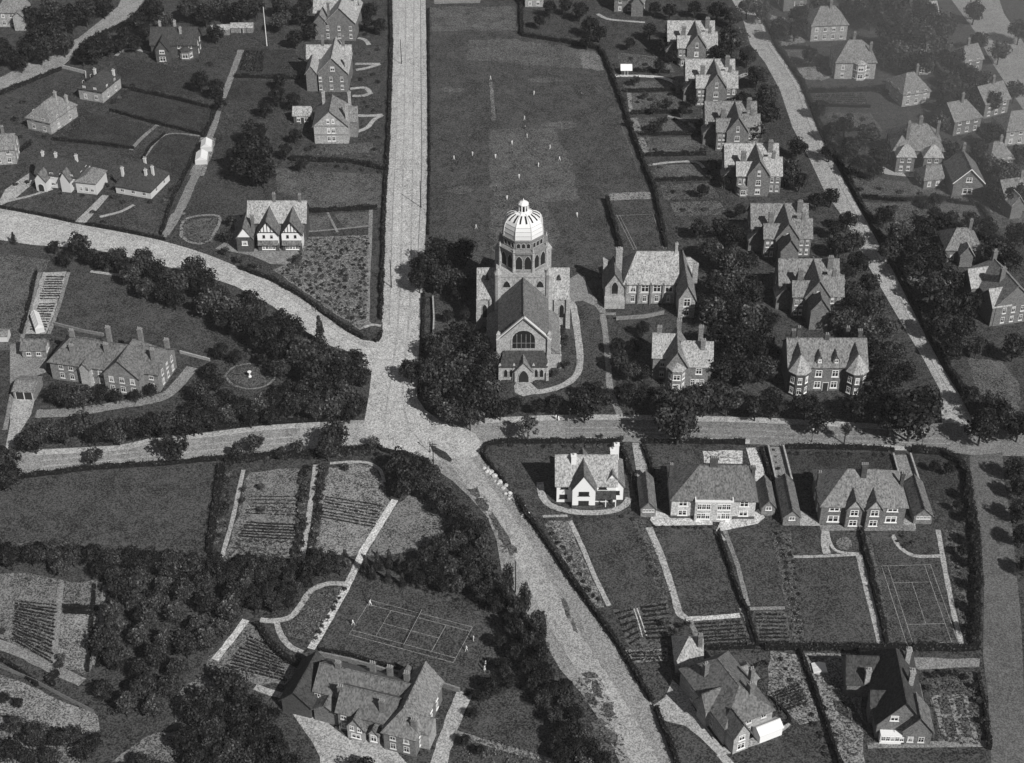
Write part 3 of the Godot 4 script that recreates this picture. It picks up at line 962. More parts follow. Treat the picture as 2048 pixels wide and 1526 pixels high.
	for q in [[1562, 100, 1616, 100, 1628, 128, 1582, 130], [1650, 225, 1740, 225, 1765, 262, 1670, 265], [1760, 110, 1830, 112, 1850, 140, 1775, 138], [1700, 345, 1790, 362, 1890, 368, 1890, 392, 1720, 390], [1850, 385, 1965, 398, 1965, 404, 1850, 402], [1935, 715, 2000, 720, 2040, 770, 2040, 830, 1985, 830, 1950, 770], [1880, 560, 1915, 566, 1930, 585, 1890, 584], [1980, 420, 2048, 425, 2060, 460, 1990, 455], [1760, 425, 1860, 438, 1850, 470, 1780, 462]]: sheet("lawn", q, M.turf_light, 0.031)
	for q in [[1640, 160, 1655, 155, 1668, 150], [1890, 370, 1850, 365, 1840, 352], [1965, 425, 1972, 450, 1965, 480], [1800, 545, 1830, 560, 1850, 555]]: strip("path", q, 1.4, M.path_dull, 0.076)
	sheet("field", [978, 402, 1085, 402, 1120, 470, 1100, 520, 985, 520], M.turf_light, 0.034)
	for q in [[1000, 300, 26, 9], [1060, 350, 30, 8], [1035, 420, 30, 8], [920, 380, 30, 7], [1120, 250, 34, 8], [905, 180, 26, 6], [1090, 160, 40, 6]]:
		var a := []
		for i in 14:
			var t := TAU * i / 14.0
			a.append(q[0] + cos(t) * q[2] * rng.randf_range(0.6, 1.2)); a.append(q[1] + sin(t) * q[3] * rng.randf_range(0.6, 1.2))
		sheet("worn_turf", a, M.turf_light, 0.05)
	# left avenue gardens
	sheet("lawn", [552, 336, 765, 350, 762, 415, 605, 418, 600, 395, 555, 385], M.turf_light, 0.03)
	sheet("lawn", [605, 432, 660, 430, 660, 458, 612, 462], M.turf_light, 0.035)
	sheet("lawn", [668, 428, 738, 424, 738, 452, 690, 456], M.turf_light, 0.035)
	strip("path", [610, 464, 660, 460, 740, 452], 0.8, M.path_dull, 0.075)
	strip("path", [742, 420, 740, 480, 736, 560, 735, 640], 1.2, M.path_dull, 0.075)
	strip("path", [655, 425, 675, 465], 0.7, M.path_dull, 0.076)
	sheet("drive", [466, 430, 478, 430, 492, 452, 520, 490, 590, 498, 600, 508, 575, 530, 540, 528, 505, 512, 470, 505, 430, 498, 455, 480, 470, 460], M.path_dull, 0.07)
	sheet("garden_bed", [600, 475, 740, 470, 738, 640, 745, 650, 720, 660, 660, 620, 590, 570, 545, 540, 570, 530, 605, 510], M.soil_pale, 0.03)
	strip("path", [600, 512, 640, 545, 690, 590, 735, 635], 0.9, M.path_dull, 0.076)
	strip("path", [640, 590, 735, 575], 0.8, M.path_dull, 0.077)
	strip("path", [728, 655, 745, 650, 762, 652], 1.0, M.path, 0.078)
	for q in [[700, 230, 730, 232, 765, 230], [715, 264, 735, 255, 748, 240, 765, 230], [705, 192, 725, 192, 740, 187], [700, 178, 730, 176, 742, 188], [712, 140, 735, 136, 760, 128], [710, 128, 760, 128], [716, 76, 730, 80, 738, 90]]: strip("path", q, 1.6, M.path, 0.075)
	sheet("lawn", [710, 90, 775, 95, 775, 125, 715, 122], M.turf, 0.03)
	sheet("lawn", [640, 290, 745, 285, 748, 305, 645, 310], M.turf_light, 0.03)
	# walled lawns on the upper left
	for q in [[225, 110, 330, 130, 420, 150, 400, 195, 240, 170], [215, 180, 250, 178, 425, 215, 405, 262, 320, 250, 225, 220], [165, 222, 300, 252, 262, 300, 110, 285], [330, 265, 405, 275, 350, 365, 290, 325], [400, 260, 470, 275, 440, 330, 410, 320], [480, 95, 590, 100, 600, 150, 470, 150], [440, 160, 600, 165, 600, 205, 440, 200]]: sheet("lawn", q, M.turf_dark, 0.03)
	strip("path", [482, 100, 460, 160, 440, 210, 425, 260, 400, 320, 380, 380, 362, 420], 2.2, M.path_dull, 0.075)
	strip("path", [330, 470, 350, 440, 372, 390, 395, 345], 2.5, M.path_dull, 0.076)
	strip("path", [262, 300, 285, 275, 315, 250], 1.4, M.path_dull, 0.075)
	strip("path", [285, 320, 330, 270, 400, 272], 0.9, M.path_dull, 0.076)
	for q in [[232, 112, 245, 102, 265, 98, 300, 106]]: strip("path", q, 1.4, M.path, 0.078)
	sheet("lawn", [60, 390, 150, 385, 200, 378, 155, 442, 70, 430, 20, 415], M.turf, 0.03)
	sheet("lawn", [210, 430, 260, 405, 330, 425, 315, 470, 210, 455], M.turf, 0.03)
	sheet("drive", [150, 444, 205, 390, 218, 392, 172, 446], M.path, 0.075)
	sheet("drive", [0, 400, 10, 380, 60, 345, 75, 360, 30, 398, 0, 412], M.path, 0.075)
	strip("path", [10, 404, 60, 392, 105, 378], 1.2, M.path, 0.078)
	strip("path", [200, 434, 240, 424, 268, 410], 1.2, M.path, 0.078)
	sheet("lawn", [372, 440, 435, 435, 425, 485, 395, 485, 362, 472], M.turf_light, 0.03)
	strip("path", [330, 475, 345, 430, 370, 428], 1.0, M.path_dull, 0.078)
	strip("path", [362, 472, 372, 438, 436, 432, 430, 465, 408, 486, 380, 484, 362, 472], 1.0, M.path_dull, 0.079)
	sheet("garden_bed", [402, 274, 432, 276, 424, 310, 408, 352, 378, 350, 392, 318], M.soil_pale, 0.05)
	sheet("garden_bed", [392, 322, 412, 326, 404, 346, 384, 344], M.hay_pale, 0.066)
	# villa garden on the left
	sheet("lawn", [135, 545, 235, 550, 290, 590, 345, 620, 420, 660, 470, 690, 455, 715, 370, 705, 330, 670, 250, 650, 210, 660, 110, 650, 120, 610], M.turf, 0.03)
	sheet("lawn", [-40, 500, 100, 520, 60, 610, 40, 700, -40, 700], M.turf_light, 0.03)
	sheet("kitchen_garden", [86, 545, 133, 543, 114, 610, 92, 668, 50, 668, 66, 610], M.path, 0.045)
	strip("path", [80, 545, 62, 610, 45, 675, 30, 760, 10, 860], 1.2, M.path_dull, 0.076)
	strip("path", [137, 545, 118, 612, 98, 668], 1.0, M.path_dull, 0.077)
	strip("path", [181, 543, 210, 547, 250, 552], 1.2, M.path, 0.076)
	sheet("yard", [20, 690, 60, 680, 95, 690, 92, 745, 20, 770], M.path_dull, 0.06)
	sheet("drive", [22, 795, 70, 798, 62, 830, 40, 865, 30, 900, 10, 900, 20, 850], M.path, 0.075)
	strip("drive", [72, 828, 120, 826, 180, 820, 250, 808, 300, 800, 340, 785, 385, 735], 3.4, M.path_dull, 0.074)
	sheet("garden_bed", [455, 752, 470, 738, 500, 732, 530, 738, 545, 752, 530, 768, 500, 774, 470, 767], M.soil, 0.05)
	strip("path", [450, 752, 467, 735, 500, 728, 533, 735, 550, 752, 533, 771, 500, 778, 467, 770, 450, 752], 0.6, M.hay, 0.08)
	# fields and market plots below the left cross road
	sheet("field", [45, 960, 183, 942, 446, 922, 432, 1050, 420, 1110, 300, 1100, 150, 1090, -60, 1085, -60, 980], M.turf, 0.03)
	sheet("field", [-60, 990, 30, 1000, 90, 1040, 110, 1080, 60, 1090, -60, 1085], M.turf_light, 0.036)
	sheet("plot", [500, 945, 600, 938, 590, 1120, 450, 1118, 480, 1030], M.hay, 0.03)
	sheet("plot", [655, 935, 710, 925, 752, 930, 766, 962, 785, 1008, 720, 1108, 622, 1108, 640, 1020], M.hay_pale, 0.03)
	sheet("plot", [792, 1010, 850, 965, 880, 985, 912, 1045, 880, 1075, 840, 1098, 790, 1108, 728, 1112], M.hay, 0.032)
	strip("path", [487, 940, 478, 980, 465, 1040, 448, 1100, 444, 1124], 1.0, M.path, 0.075)
	strip("path", [632, 930, 625, 980, 615, 1050, 603, 1122], 1.3, M.path, 0.076)
	strip("path", [660, 927, 700, 924, 735, 926, 760, 940, 768, 965], 0.9, M.path, 0.077)
	strip("path", [790, 1000, 765, 1040, 725, 1105, 712, 1135, 690, 1180, 660, 1235, 622, 1298], 1.7, M.pale_gravel, 0.08, false)
	strip("path", [470, 1128, 500, 1136, 545, 1130], 0.8, M.path, 0.078)
	strip("path", [690, 1168, 655, 1168, 622, 1182, 602, 1210, 580, 1235, 545, 1242, 520, 1240], 1.4, M.path, 0.081)
	strip("path", [553, 1244, 562, 1270, 580, 1293, 605, 1305], 1.3, M.path, 0.082)
	sheet("garden_bed", [612, 1190, 680, 1172, 690, 1180, 632, 1290, 570, 1270, 565, 1245, 590, 1230], M.soil, 0.03)
	# lawn with tennis court
	sheet("lawn", [716, 1146, 740, 1150, 860, 1185, 960, 1210, 985, 1218, 1005, 1255, 1008, 1290, 985, 1330, 935, 1370, 860, 1345, 650, 1295, 640, 1290], M.turf, 0.03)
	court([735, 1199, 951, 1256, 919, 1320, 699, 1266], 0.06)
	# gardens of the mansion at the bottom
	sheet("drive", [585, 1385, 640, 1415, 660, 1450, 700, 1480, 740, 1475, 760, 1470, 790, 1500, 830, 1545, 640, 1545, 640, 1515, 625, 1485, 600, 1450, 580, 1420], M.path, 0.07)
	strip("path", [510, 1374, 540, 1385, 580, 1395], 1.6, M.path, 0.075)
	strip("terrace", [930, 1385, 910, 1430, 885, 1500, 870, 1560], 3.2, M.path, 0.074, false)
	strip("path", [908, 1465, 960, 1482, 1020, 1500, 1080, 1516, 1120, 1530], 1.4, M.path_dull, 0.078)
	sheet("lawn", [975, 1390, 1050, 1380, 1090, 1400, 1110, 1440, 1110, 1490, 1080, 1500, 950, 1470, 960, 1420], M.turf, 0.03)
	sheet("plot", [410, 1330, 490, 1240, 600, 1330, 570, 1370, 520, 1372, 440, 1345], M.hay, 0.03)
	strip("path", [492, 1240, 470, 1270, 430, 1320], 1.6, M.pale_gravel, 0.075, false)
	# lower left plots
	sheet("plot", [-40, 1140, 20, 1146, 205, 1166, 196, 1240, 180, 1345, 165, 1350, 110, 1330, 20, 1285, -40, 1270], M.hay, 0.03)
	sheet("plot", [125, 1232, 190, 1232, 178, 1340, 112, 1330], M.hay_pale, 0.036)
	strip("path", [122, 1168, 116, 1230, 106, 1335], 1.3, M.path_dull, 0.075)
	strip("path", [212, 1170, 205, 1250, 190, 1330], 1.6, M.path_dull, 0.075)
	strip("path", [-40, 1275, 40, 1305, 100, 1335, 165, 1365], 2.4, M.path_dull, 0.076)
	sheet("lane", [-40, 1330, 60, 1372, 130, 1405, 195, 1430, 200, 1460, 160, 1480, 110, 1455, 60, 1440, -40, 1420], M.hay_pale, 0.03)
	sheet("rough_grass", [-40, 1420, 60, 1440, 110, 1450, 165, 1480, 170, 1560, -40, 1560], M.hay, 0.026)
	sheet("rough_grass", [290, 1475, 365, 1460, 370, 1500, 340, 1530, 260, 1560, 200, 1560, 240, 1510], M.hay, 0.03)
	sheet("rough_grass", [370, 1370, 410, 1350, 430, 1370, 380, 1420, 350, 1445, 340, 1410], M.hay, 0.031)
	# gardens of the newer houses, right
	sheet("lawn", [985, 902, 1060, 898, 1120, 912, 1090, 945, 1075, 960, 1010, 964, 990, 945], M.turf, 0.03)
	sheet("lawn", [1035, 985, 1070, 975, 1090, 1005, 1130, 1022, 1130, 1032, 1065, 1030], M.turf, 0.03)
	strip("path", [1080, 965, 1084, 990, 1100, 1010, 1135, 1022, 1180, 1026, 1225, 1022, 1250, 1010, 1258, 996], 1.7, M.path, 0.078)
	strip("path", [1085, 1033, 1135, 1032], 0.8, M.path, 0.076)
	strip("path", [1140, 1042, 1165, 1095, 1190, 1155, 1218, 1212], 1.1, M.path, 0.079, false)
	sheet("lawn", [1152, 1042, 1262, 1036, 1318, 1196, 1222, 1212], M.turf, 0.03)
	sheet("garden_bed", [1085, 1040, 1135, 1042, 1210, 1215, 1190, 1215, 1140, 1140], M.soil_pale, 0.028)
	sheet("garden_bed", [1264, 1036, 1290, 1040, 1345, 1195, 1322, 1196], M.soil, 0.028)
	sheet("drive", [1264, 886, 1284, 886, 1300, 960, 1276, 966], M.path, 0.07)
	strip("path", [1298, 1055, 1325, 1120, 1348, 1190, 1358, 1225, 1372, 1236], 1.6, M.path, 0.08)
	strip("path", [1372, 1238, 1420, 1236, 1480, 1231], 1.3, M.pale_gravel, 0.081)
	strip("path", [1380, 1240, 1395, 1275, 1410, 1300], 1.2, M.path_dull, 0.082)
	sheet("lawn", [1307, 1057, 1432, 1057, 1480, 1226, 1364, 1234], M.turf, 0.03)
	sheet("garden_bed", [1384, 1242, 1482, 1236, 1506, 1290, 1410, 1296], M.soil, 0.03)
	sheet("yard", [1308, 1020, 1336, 1030, 1425, 1042, 1425, 1050, 1310, 1052, 1300, 1040], M.pale_gravel, 0.07)
	sheet("yard", [1440, 1045, 1505, 1030, 1516, 1018, 1530, 1035, 1515, 1048, 1445, 1062, 1432, 1062], M.pale_gravel, 0.07)
	sheet("garden_bed", [1405, 902, 1485, 902, 1485, 928, 1408, 926], M.pale_gravel, 0.05)
	sheet("lawn", [1298, 902, 1385, 900, 1400, 930, 1330, 960, 1305, 955], M.turf, 0.03)
	sheet("drive", [1492, 896, 1518, 896, 1534, 965, 1512, 970], M.pale_gravel, 0.07)
	sheet("drive", [1540, 894, 1566, 894, 1582, 975, 1556, 978], M.path_dull, 0.07)
	sheet("drive", [1790, 910, 1820, 910, 1842, 980, 1812, 985], M.path_dull, 0.07)
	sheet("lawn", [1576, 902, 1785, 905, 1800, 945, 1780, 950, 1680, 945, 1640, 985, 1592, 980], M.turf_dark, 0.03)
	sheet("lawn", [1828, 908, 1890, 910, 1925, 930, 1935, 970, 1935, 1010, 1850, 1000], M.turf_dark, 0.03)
	sheet("lawn", [1462, 1066, 1537, 1066, 1566, 1210, 1506, 1215], M.turf, 0.03)
	strip("path", [1450, 1062, 1475, 1130, 1496, 1212], 1.0, M.path_dull, 0.079, false)
	strip("path", [1432, 1062, 1448, 1082], 1.2, M.path, 0.083)
	strip("path", [1500, 1218, 1570, 1216], 1.0, M.path_dull, 0.084)
	strip("path", [1482, 1216, 1500, 1255, 1512, 1290], 1.0, M.path_dull, 0.081, false)
	sheet("garden_bed", [1508, 1222, 1572, 1222, 1582, 1290, 1520, 1290], M.soil, 0.03)
	sheet("garden_bed", [1540, 1066, 1582, 1064, 1612, 1294, 1590, 1294], M.soil, 0.028)
	sheet("yard", [1600, 1020, 1640, 1045, 1640, 1052, 1600, 1052], M.path, 0.07)
	strip("terrace", [1640, 1056, 1700, 1056, 1770, 1056, 1830, 1056], 2.0, M.path_dull, 0.078, false)
	sheet("yard", [1804, 1050, 1812, 1030, 1830, 1045, 1832, 1058, 1805, 1060], M.path, 0.074)
	sheet("lawn", [1586, 1070, 1644, 1068, 1646, 1108, 1586, 1110], M.turf, 0.03)
	sheet("lawn", [1658, 1068, 1714, 1066, 1718, 1106, 1680, 1106, 1664, 1095], M.turf, 0.03)
	sheet("garden_bed", [1672, 1085, 1680, 1076, 1692, 1074, 1702, 1080, 1704, 1092, 1696, 1100, 1682, 1100, 1674, 1094], M.hay, 0.05)
	sheet("lawn", [1586, 1120, 1712, 1116, 1758, 1296, 1612, 1296], M.turf, 0.03)
	sheet("lawn", [1742, 1066, 1782, 1066, 1802, 1098, 1835, 1116, 1884, 1116, 1922, 1294, 1790, 1294], M.turf, 0.03)
	strip("path", [1650, 1060, 1650, 1090, 1654, 1108], 1.7, M.path, 0.079)
	strip("path", [1586, 1114, 1640, 1113, 1718, 1109], 0.9, M.path, 0.08)
	strip("path", [1655, 1062, 1660, 1085, 1675, 1103, 1718, 1108], 0.8, M.path, 0.081)
	strip("path", [1718, 1110, 1735, 1180, 1764, 1296], 1.6, M.path, 0.082, false)
	strip("path", [1785, 1070, 1800, 1095, 1830, 1112, 1885, 1112], 1.0, M.path, 0.083)
	strip("path", [1876, 1060, 1890, 1140, 1908, 1230, 1925, 1296], 1.1, M.path, 0.084, false)
	court([1861, 1130, 1916, 1284, 1800, 1284, 1764, 1130], 0.06)
	sheet("garden_bed", [1886, 1060, 1912, 1060, 1948, 1290, 1930, 1294], M.soil, 0.028)
	sheet("garden_bed", [1725, 1068, 1740, 1068, 1790, 1294, 1768, 1294], M.soil, 0.027)
	# bottom right gardens
	sheet("plot", [1222, 1218, 1335, 1200, 1350, 1235, 1355, 1290, 1262, 1300], M.soil, 0.03)
	strip("path", [1268, 1218, 1277, 1245, 1285, 1274], 0.25, M.pale_gravel, 0.075, false)
	strip("path", [1274, 1217, 1284, 1245, 1293, 1272], 0.25, M.pale_gravel, 0.075, false)
	sheet("plot", [1250, 1300, 1335, 1296, 1335, 1322, 1262, 1325], M.soil_pale, 0.032)
	sheet("lawn", [1262, 1330, 1340, 1328, 1345, 1365, 1330, 1395, 1310, 1395, 1285, 1370], M.turf, 0.03)
	sheet("drive", [1305, 1412, 1330, 1395, 1345, 1360, 1372, 1385, 1390, 1420, 1410, 1450, 1440, 1490, 1455, 1508, 1435, 1510, 1400, 1475, 1370, 1452, 1320, 1440], M.path, 0.07)
	sheet("lawn", [1335, 1462, 1375, 1460, 1410, 1490, 1432, 1515, 1420, 1560, 1360, 1560], M.turf, 0.03)
	sheet("lawn", [1455, 1310, 1530, 1306, 1530, 1325, 1480, 1345], M.turf, 0.03)
	strip("path", [1440, 1505, 1490, 1490, 1540, 1470, 1575, 1445], 1.8, M.path, 0.076)
	strip("path", [1440, 1508, 1460, 1530, 1480, 1560], 1.8, M.path, 0.077)
	sheet("garden_bed", [1540, 1300, 1598, 1310, 1640, 1440, 1600, 1450, 1560, 1410, 1535, 1390], M.soil_pale, 0.028)
	sheet("garden_bed", [1608, 1306, 1700, 1306, 1720, 1360, 1730, 1526, 1680, 1526], M.soil_pale, 0.026)
	sheet("lawn", [1665, 1400, 1705, 1405, 1730, 1450, 1700, 1440, 1670, 1420], M.turf_dark, 0.04)
	sheet("path", [1745, 1315, 1960, 1318, 1958, 1335, 1840, 1340, 1800, 1330], M.path_dull, 0.07)
	sheet("garden_bed", [1850, 1350, 1955, 1345, 1972, 1450, 1960, 1490, 1880, 1490], M.soil, 0.03)
	for q in [[1868, 1395, 1880, 1440, 1890, 1480], [1900, 1390, 1912, 1435, 1922, 1480], [1930, 1392, 1942, 1440, 1952, 1478], [1868, 1395, 1930, 1392], [1878, 1432, 1942, 1432], [1885, 1478, 1952, 1478]]: strip("path", q, 1.0, M.path_dull, 0.075, false)
	strip("path", [1735, 1492, 1800, 1490, 1975, 1488], 1.6, M.path_dull, 0.078, false)

func build_church() -> void:
	var at := P(1047, 743)
	var t := thing("domed_church", "stone church with a white ribbed dome on an arcaded octagon", "church", at)
	var st: Material = M.stone
	# nave
	block(t, 0, -9.7, 12.4, 19.4, 10.6, 6.2, 1, 0, 0, st, M.tile, 0.45)
	# copings on the west gable
	var b := MB.new()
	for s in [-1.0, 1.0]:
		var p := Vector3(s * 6.9, 10.2, 0.25)
		var q := Vector3(0, 17.15, 0.25)
		var nn := Vector3(s * 0.7, 0.7, 0) * 0.45
		b.quad(p + Vector3(0, 0, 0.3), q + Vector3(0, 0, 0.3), q + nn * 0.6 + Vector3(0, 0, 0.3), p + nn * 0.6 + Vector3(0, 0, 0.3), Vector3.BACK)
		b.quad(p + nn * 0.6 + Vector3(0, 0, -0.35), q + nn * 0.6 + Vector3(0, 0, -0.35), q + nn * 0.6 + Vector3(0, 0, 0.3), p + nn * 0.6 + Vector3(0, 0, 0.3), nn)
		b.quad(p + Vector3(0, 0, -0.35), q + Vector3(0, 0, -0.35), q + Vector3(0, 0, 0.3), p + Vector3(0, 0, 0.3), -nn)
	part("gable_coping", b.mesh(), M.trim, t)
	for s in [-1.0, 1.0]: buttress(t, s * 6.5, 0.1, 12.0, 1.1)
	var rose := arch_window(t, Vector3(0, 7.4, 0.01), 0, 5.8, 5.6, false, st, "great_window")
	b = MB.new()
	for x in [-1.75, -0.6, 0.6, 1.75]: b.box(Vector3(x - 0.08, 0, 0.03), Vector3(x + 0.08, 4.4, 0.1))
	b.box(Vector3(-2.9, 1.6, 0.03), Vector3(2.9, 1.72, 0.095))
	part("tracery", b.mesh(), M.stone_dark, rose)
	# aisles
	for s in [-1.0, 1.0]:
		b = MB.new()
		b.box(Vector3(minf(s * 6.2, s * 9.2), 0, -19.2), Vector3(maxf(s * 6.2, s * 9.2), 4.8, -1.6))
		part("aisle_wall", b.mesh(), st, t)
		b = MB.new()
		b.quad(Vector3(s * 9.6, 4.6, -1.4), Vector3(s * 9.6, 4.6, -19.2), Vector3(s * 6.18, 7.4, -19.2), Vector3(s * 6.18, 7.4, -1.4), Vector3(s, 1, 0))
		b.quad(Vector3(s * 9.6, 4.6, -1.4), Vector3(s * 6.18, 7.4, -1.4), Vector3(s * 6.18, 4.6, -1.4), Vector3(s * 6.18, 4.6, -1.4), Vector3.BACK)
		b.quad(Vector3(s * 9.6, 4.6, -1.4), Vector3(s * 9.6, 4.6, -19.2), Vector3(s * 9.6, 4.4, -19.2), Vector3(s * 9.6, 4.4, -1.4), Vector3(s, 0, 0))
		part("aisle_roof", b.mesh(), M.slate, t)
		for i in 4: arch_window(t, Vector3(s * 9.2, 1.6, -4.0 - i * 4.2), s * PI / 2, 1.4, 2.5)
		for i in 4: arch_window(t, Vector3(s * 6.2, 7.9, -4.0 - i * 4.2), s * PI / 2, 1.3, 1.9)
		for i in 5: buttress(t, s * 9.5, -1.9 - i * 4.2, 3.9, 0.7)
	# narthex and porch
	b = MB.new()
	b.box(Vector3(-5.9, 0, 0.05), Vector3(5.9, 4.4, 3.6))
	part("narthex_wall", b.mesh(), st, t)
	b = MB.new()
	b.quad(Vector3(-6.2, 4.35, 4.0), Vector3(6.2, 4.35, 4.0), Vector3(5.2, 6.9, 0.3), Vector3(-5.2, 6.9, 0.3), Vector3(0, 1, 1))
	for s in [-1.0, 1.0]: b.tri(Vector3(s * 6.2, 4.35, 4.0), Vector3(s * 6.2, 4.35, 0.3), Vector3(s * 5.2, 6.9, 0.3), Vector3(s, 1, 0))
	b.quad(Vector3(-6.2, 4.35, 4.0), Vector3(6.2, 4.35, 4.0), Vector3(6.2, 4.15, 4.0), Vector3(-6.2, 4.15, 4.0), Vector3.BACK)
	part("narthex_roof", b.mesh(), M.tile_dark, t)
	block(t, 0, 3.2, 4.6, 3.0, 3.6, 2.8, 1, 0, 0, st, M.slate, 0.3)
	arch_window(t, Vector3(0, 0.05, 4.71), 0, 2.5, 3.7, true, st, "porch_arch")
	for x in [-4.6, -3.2, 3.2, 4.6]: arch_window(t, Vector3(x, 0.9, 3.61), 0, 0.9, 2.4)
	for x in [-6.1, -2.5, 2.5, 6.1]: buttress(t, x, 3.5, 4.6, 0.7)
	# crossing
	b = MB.new()
	b.box(Vector3(-6.9, 0, -32.6), Vector3(6.9, 17.4, -19.1))
	part("crossing_wall", b.mesh(), st, t)
	b = MB.new()
	b.box(Vector3(-7.15, 16.9, -32.85), Vector3(7.15, 17.9, -18.85))
	part("parapet", b.mesh(), M.stone, t)
	for s in [-1.0, 1.0]:
		arch_window(t, Vector3(s * 4.4, 13.6, -19.09), 0, 1.9, 2.0)
		for z in [-19.4, -32.3]: turret(t, s * 6.7, z, 18.6)
	# transepts
	for s in [-1.0, 1.0]:
		block(t, s * 9.45, -25.8, 5.1, 10.6, 9.6, 5.8, 0, 0, 0, st, M.slate_pale, 0.4)
		for z in [-20.4, -31.2]:
			buttress(t, s * 12.0, z, 9.0, 1.2)
			buttress(t, s * 8.6, z, 8.6, 0.9)
		arch_window(t, Vector3(s * 12.01, 4.0, -25.8), s * PI / 2, 4.2, 7.0)
		arch_window(t, Vector3(s * 10.3, 3.0, -20.49), 0, 1.2, 4.2)
		# small vent gablet on the slope
		b = MB.new()
		b.tri(Vector3(-0.6, 0, 0.4), Vector3(0.6, 0, 0.4), Vector3(0, 1.3, 0.4), Vector3.BACK)
		b.tri(Vector3(-0.6, 0, 0.4), Vector3(0, 1.3, 0.4), Vector3(0, 1.3, -0.7), Vector3(-1, 1, 0)); b.tri(Vector3(0.6, 0, 0.4), Vector3(0, 1.3, 0.4), Vector3(0, 1.3, -0.7), Vector3(1, 1, 0))
		var vent := part("roof_vent", b.mesh(), M.tile_dark, t)
		vent.position = Vector3(s * 9.6, 13.2, -23.6)
	# chancel
	block(t, 0, -37.0, 11.0, 8.8, 9.6, 5.6, 1, 0, 0, st, M.slate, 0.4)
	# octagon: arcaded stage, gallery, dome and lantern
	var c := Vector3(0, 0, -25.8)
	var tw := PI / 8
	b = MB.new()
	b.lathe([Vector2(6.75, 17.4), Vector2(6.75, 18.3), Vector2(6.45, 18.5), Vector2(6.45, 23.0), Vector2(6.9, 23.3), Vector2(7.0, 24.0), Vector2(5.6, 24.3)], 8, c, tw)
	part("octagon", b.mesh(), M.stone_dark, t)
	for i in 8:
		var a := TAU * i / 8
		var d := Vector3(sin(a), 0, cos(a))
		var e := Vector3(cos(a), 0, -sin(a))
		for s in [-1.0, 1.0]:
			arch_window(t, c + d * (6.45 * cos(PI / 8) + 0.02) + e * s * 1.15 + Vector3(0, 18.7, 0), a, 1.75, 4.0, true, st, "arcade_opening", M.dark)  # arches are open; a matte black sheet stands for the shade inside
		var k := MB.new()
		k.tube(Vector3(0, 17.4, 0), Vector3(0, 23.6, 0), 0.5, 0.38, 8)
		k.tube(Vector3(0, 23.6, 0), Vector3(0, 25.2, 0), 0.42, 0.05, 8)
		var pier := part("corner_pier", k.mesh(), st, t)
		var aa := a + PI / 8
		pier.position = c + Vector3(sin(aa), 0, cos(aa)) * 6.6
	b = MB.new()
	b.lathe([Vector2(5.6, 24.0), Vector2(5.6, 26.4), Vector2(5.95, 26.6), Vector2(5.95, 27.0), Vector2(5.3, 27.1)], 8, c, tw)
	part("gallery_drum", b.mesh(), M.stone_dark, t)
	for i in 8:
		var a := TAU * i / 8
		var d := Vector3(sin(a), 0, cos(a))
		var e := Vector3(cos(a), 0, -sin(a))
		for s in [-1.0, 0.0, 1.0]:
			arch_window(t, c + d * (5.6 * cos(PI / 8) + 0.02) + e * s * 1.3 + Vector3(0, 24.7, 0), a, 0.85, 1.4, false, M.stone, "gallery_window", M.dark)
	var prof := [Vector2(5.5, 27.0), Vector2(5.5, 28.2), Vector2(5.35, 29.4), Vector2(5.05, 30.5), Vector2(4.5, 31.4), Vector2(3.6, 32.1), Vector2(2.4, 32.6), Vector2(1.3, 32.8)]
	b = MB.new()
	b.lathe(prof, 8, c, tw)
	var dome := part("dome", b.mesh(), M.copper, t)
	for i in 8:
		var a := TAU * i / 8 + tw
		var d := Vector3(sin(a), 0, cos(a))
		var k := MB.new()
		for j in prof.size() - 1:
			k.tube(c + d * prof[j].x + Vector3(0, prof[j].y, 0), c + d * prof[j + 1].x + Vector3(0, prof[j + 1].y, 0), 0.13, 0.13, 5)
		part("dome_rib", k.mesh(), M.trim, dome)
	# dark louvred slots round the upper dome
	for i in 16:
		var a := TAU * i / 16 + PI / 16
		var d := Vector3(sin(a), 0, cos(a))
		var side := Vector3(cos(a), 0, -sin(a)) * 0.2
		var k := MB.new()
		var f := 1.0 - 0.05 * absf(cos(4.0 * a))
		for j in [4, 5]:
			var p: Vector3 = c + d * (prof[j].x * f + 0.06) + Vector3(0, prof[j].y + 0.1, 0)
			var q: Vector3 = c + d * (prof[j + 1].x * f + 0.06) + Vector3(0, prof[j + 1].y + 0.1, 0)
			k.quad(p - side, p + side, q + side, q - side, d + Vector3.UP)
			k.quad(p - side, p + side, p + side - d * 0.4, p - side - d * 0.4, Vector3.DOWN)
		part("louvre", k.mesh(), M.dark, dome)
	for j in [1, 2, 3]:   # seams between the sheets of the dome
		b = MB.new()
		for i in 8:
			var a0 := TAU * i / 8 + tw
			var a1 := TAU * (i + 1) / 8 + tw
			b.tube(c + Vector3(sin(a0) * (prof[j].x + 0.02), prof[j].y, cos(a0) * (prof[j].x + 0.02)), c + Vector3(sin(a1) * (prof[j].x + 0.02), prof[j].y, cos(a1) * (prof[j].x + 0.02)), 0.06, 0.06, 4)
		part("seam", b.mesh(), M.stone, dome)
	b = MB.new()
	b.lathe([Vector2(1.5, 32.5), Vector2(1.5, 33.1), Vector2(1.2, 33.2)], 8, c, tw)
	b.lathe([Vector2(1.4, 34.9), Vector2(1.45, 35.2), Vector2(1.0, 35.7), Vector2(0.25, 36.0), Vector2(0.0, 36.8)], 8, c, tw)
	var lan := part("lantern_top", b.mesh(), M.copper, t)
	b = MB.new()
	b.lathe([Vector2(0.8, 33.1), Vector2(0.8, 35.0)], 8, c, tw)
	part("lantern_core", b.mesh(), M.dark, lan)
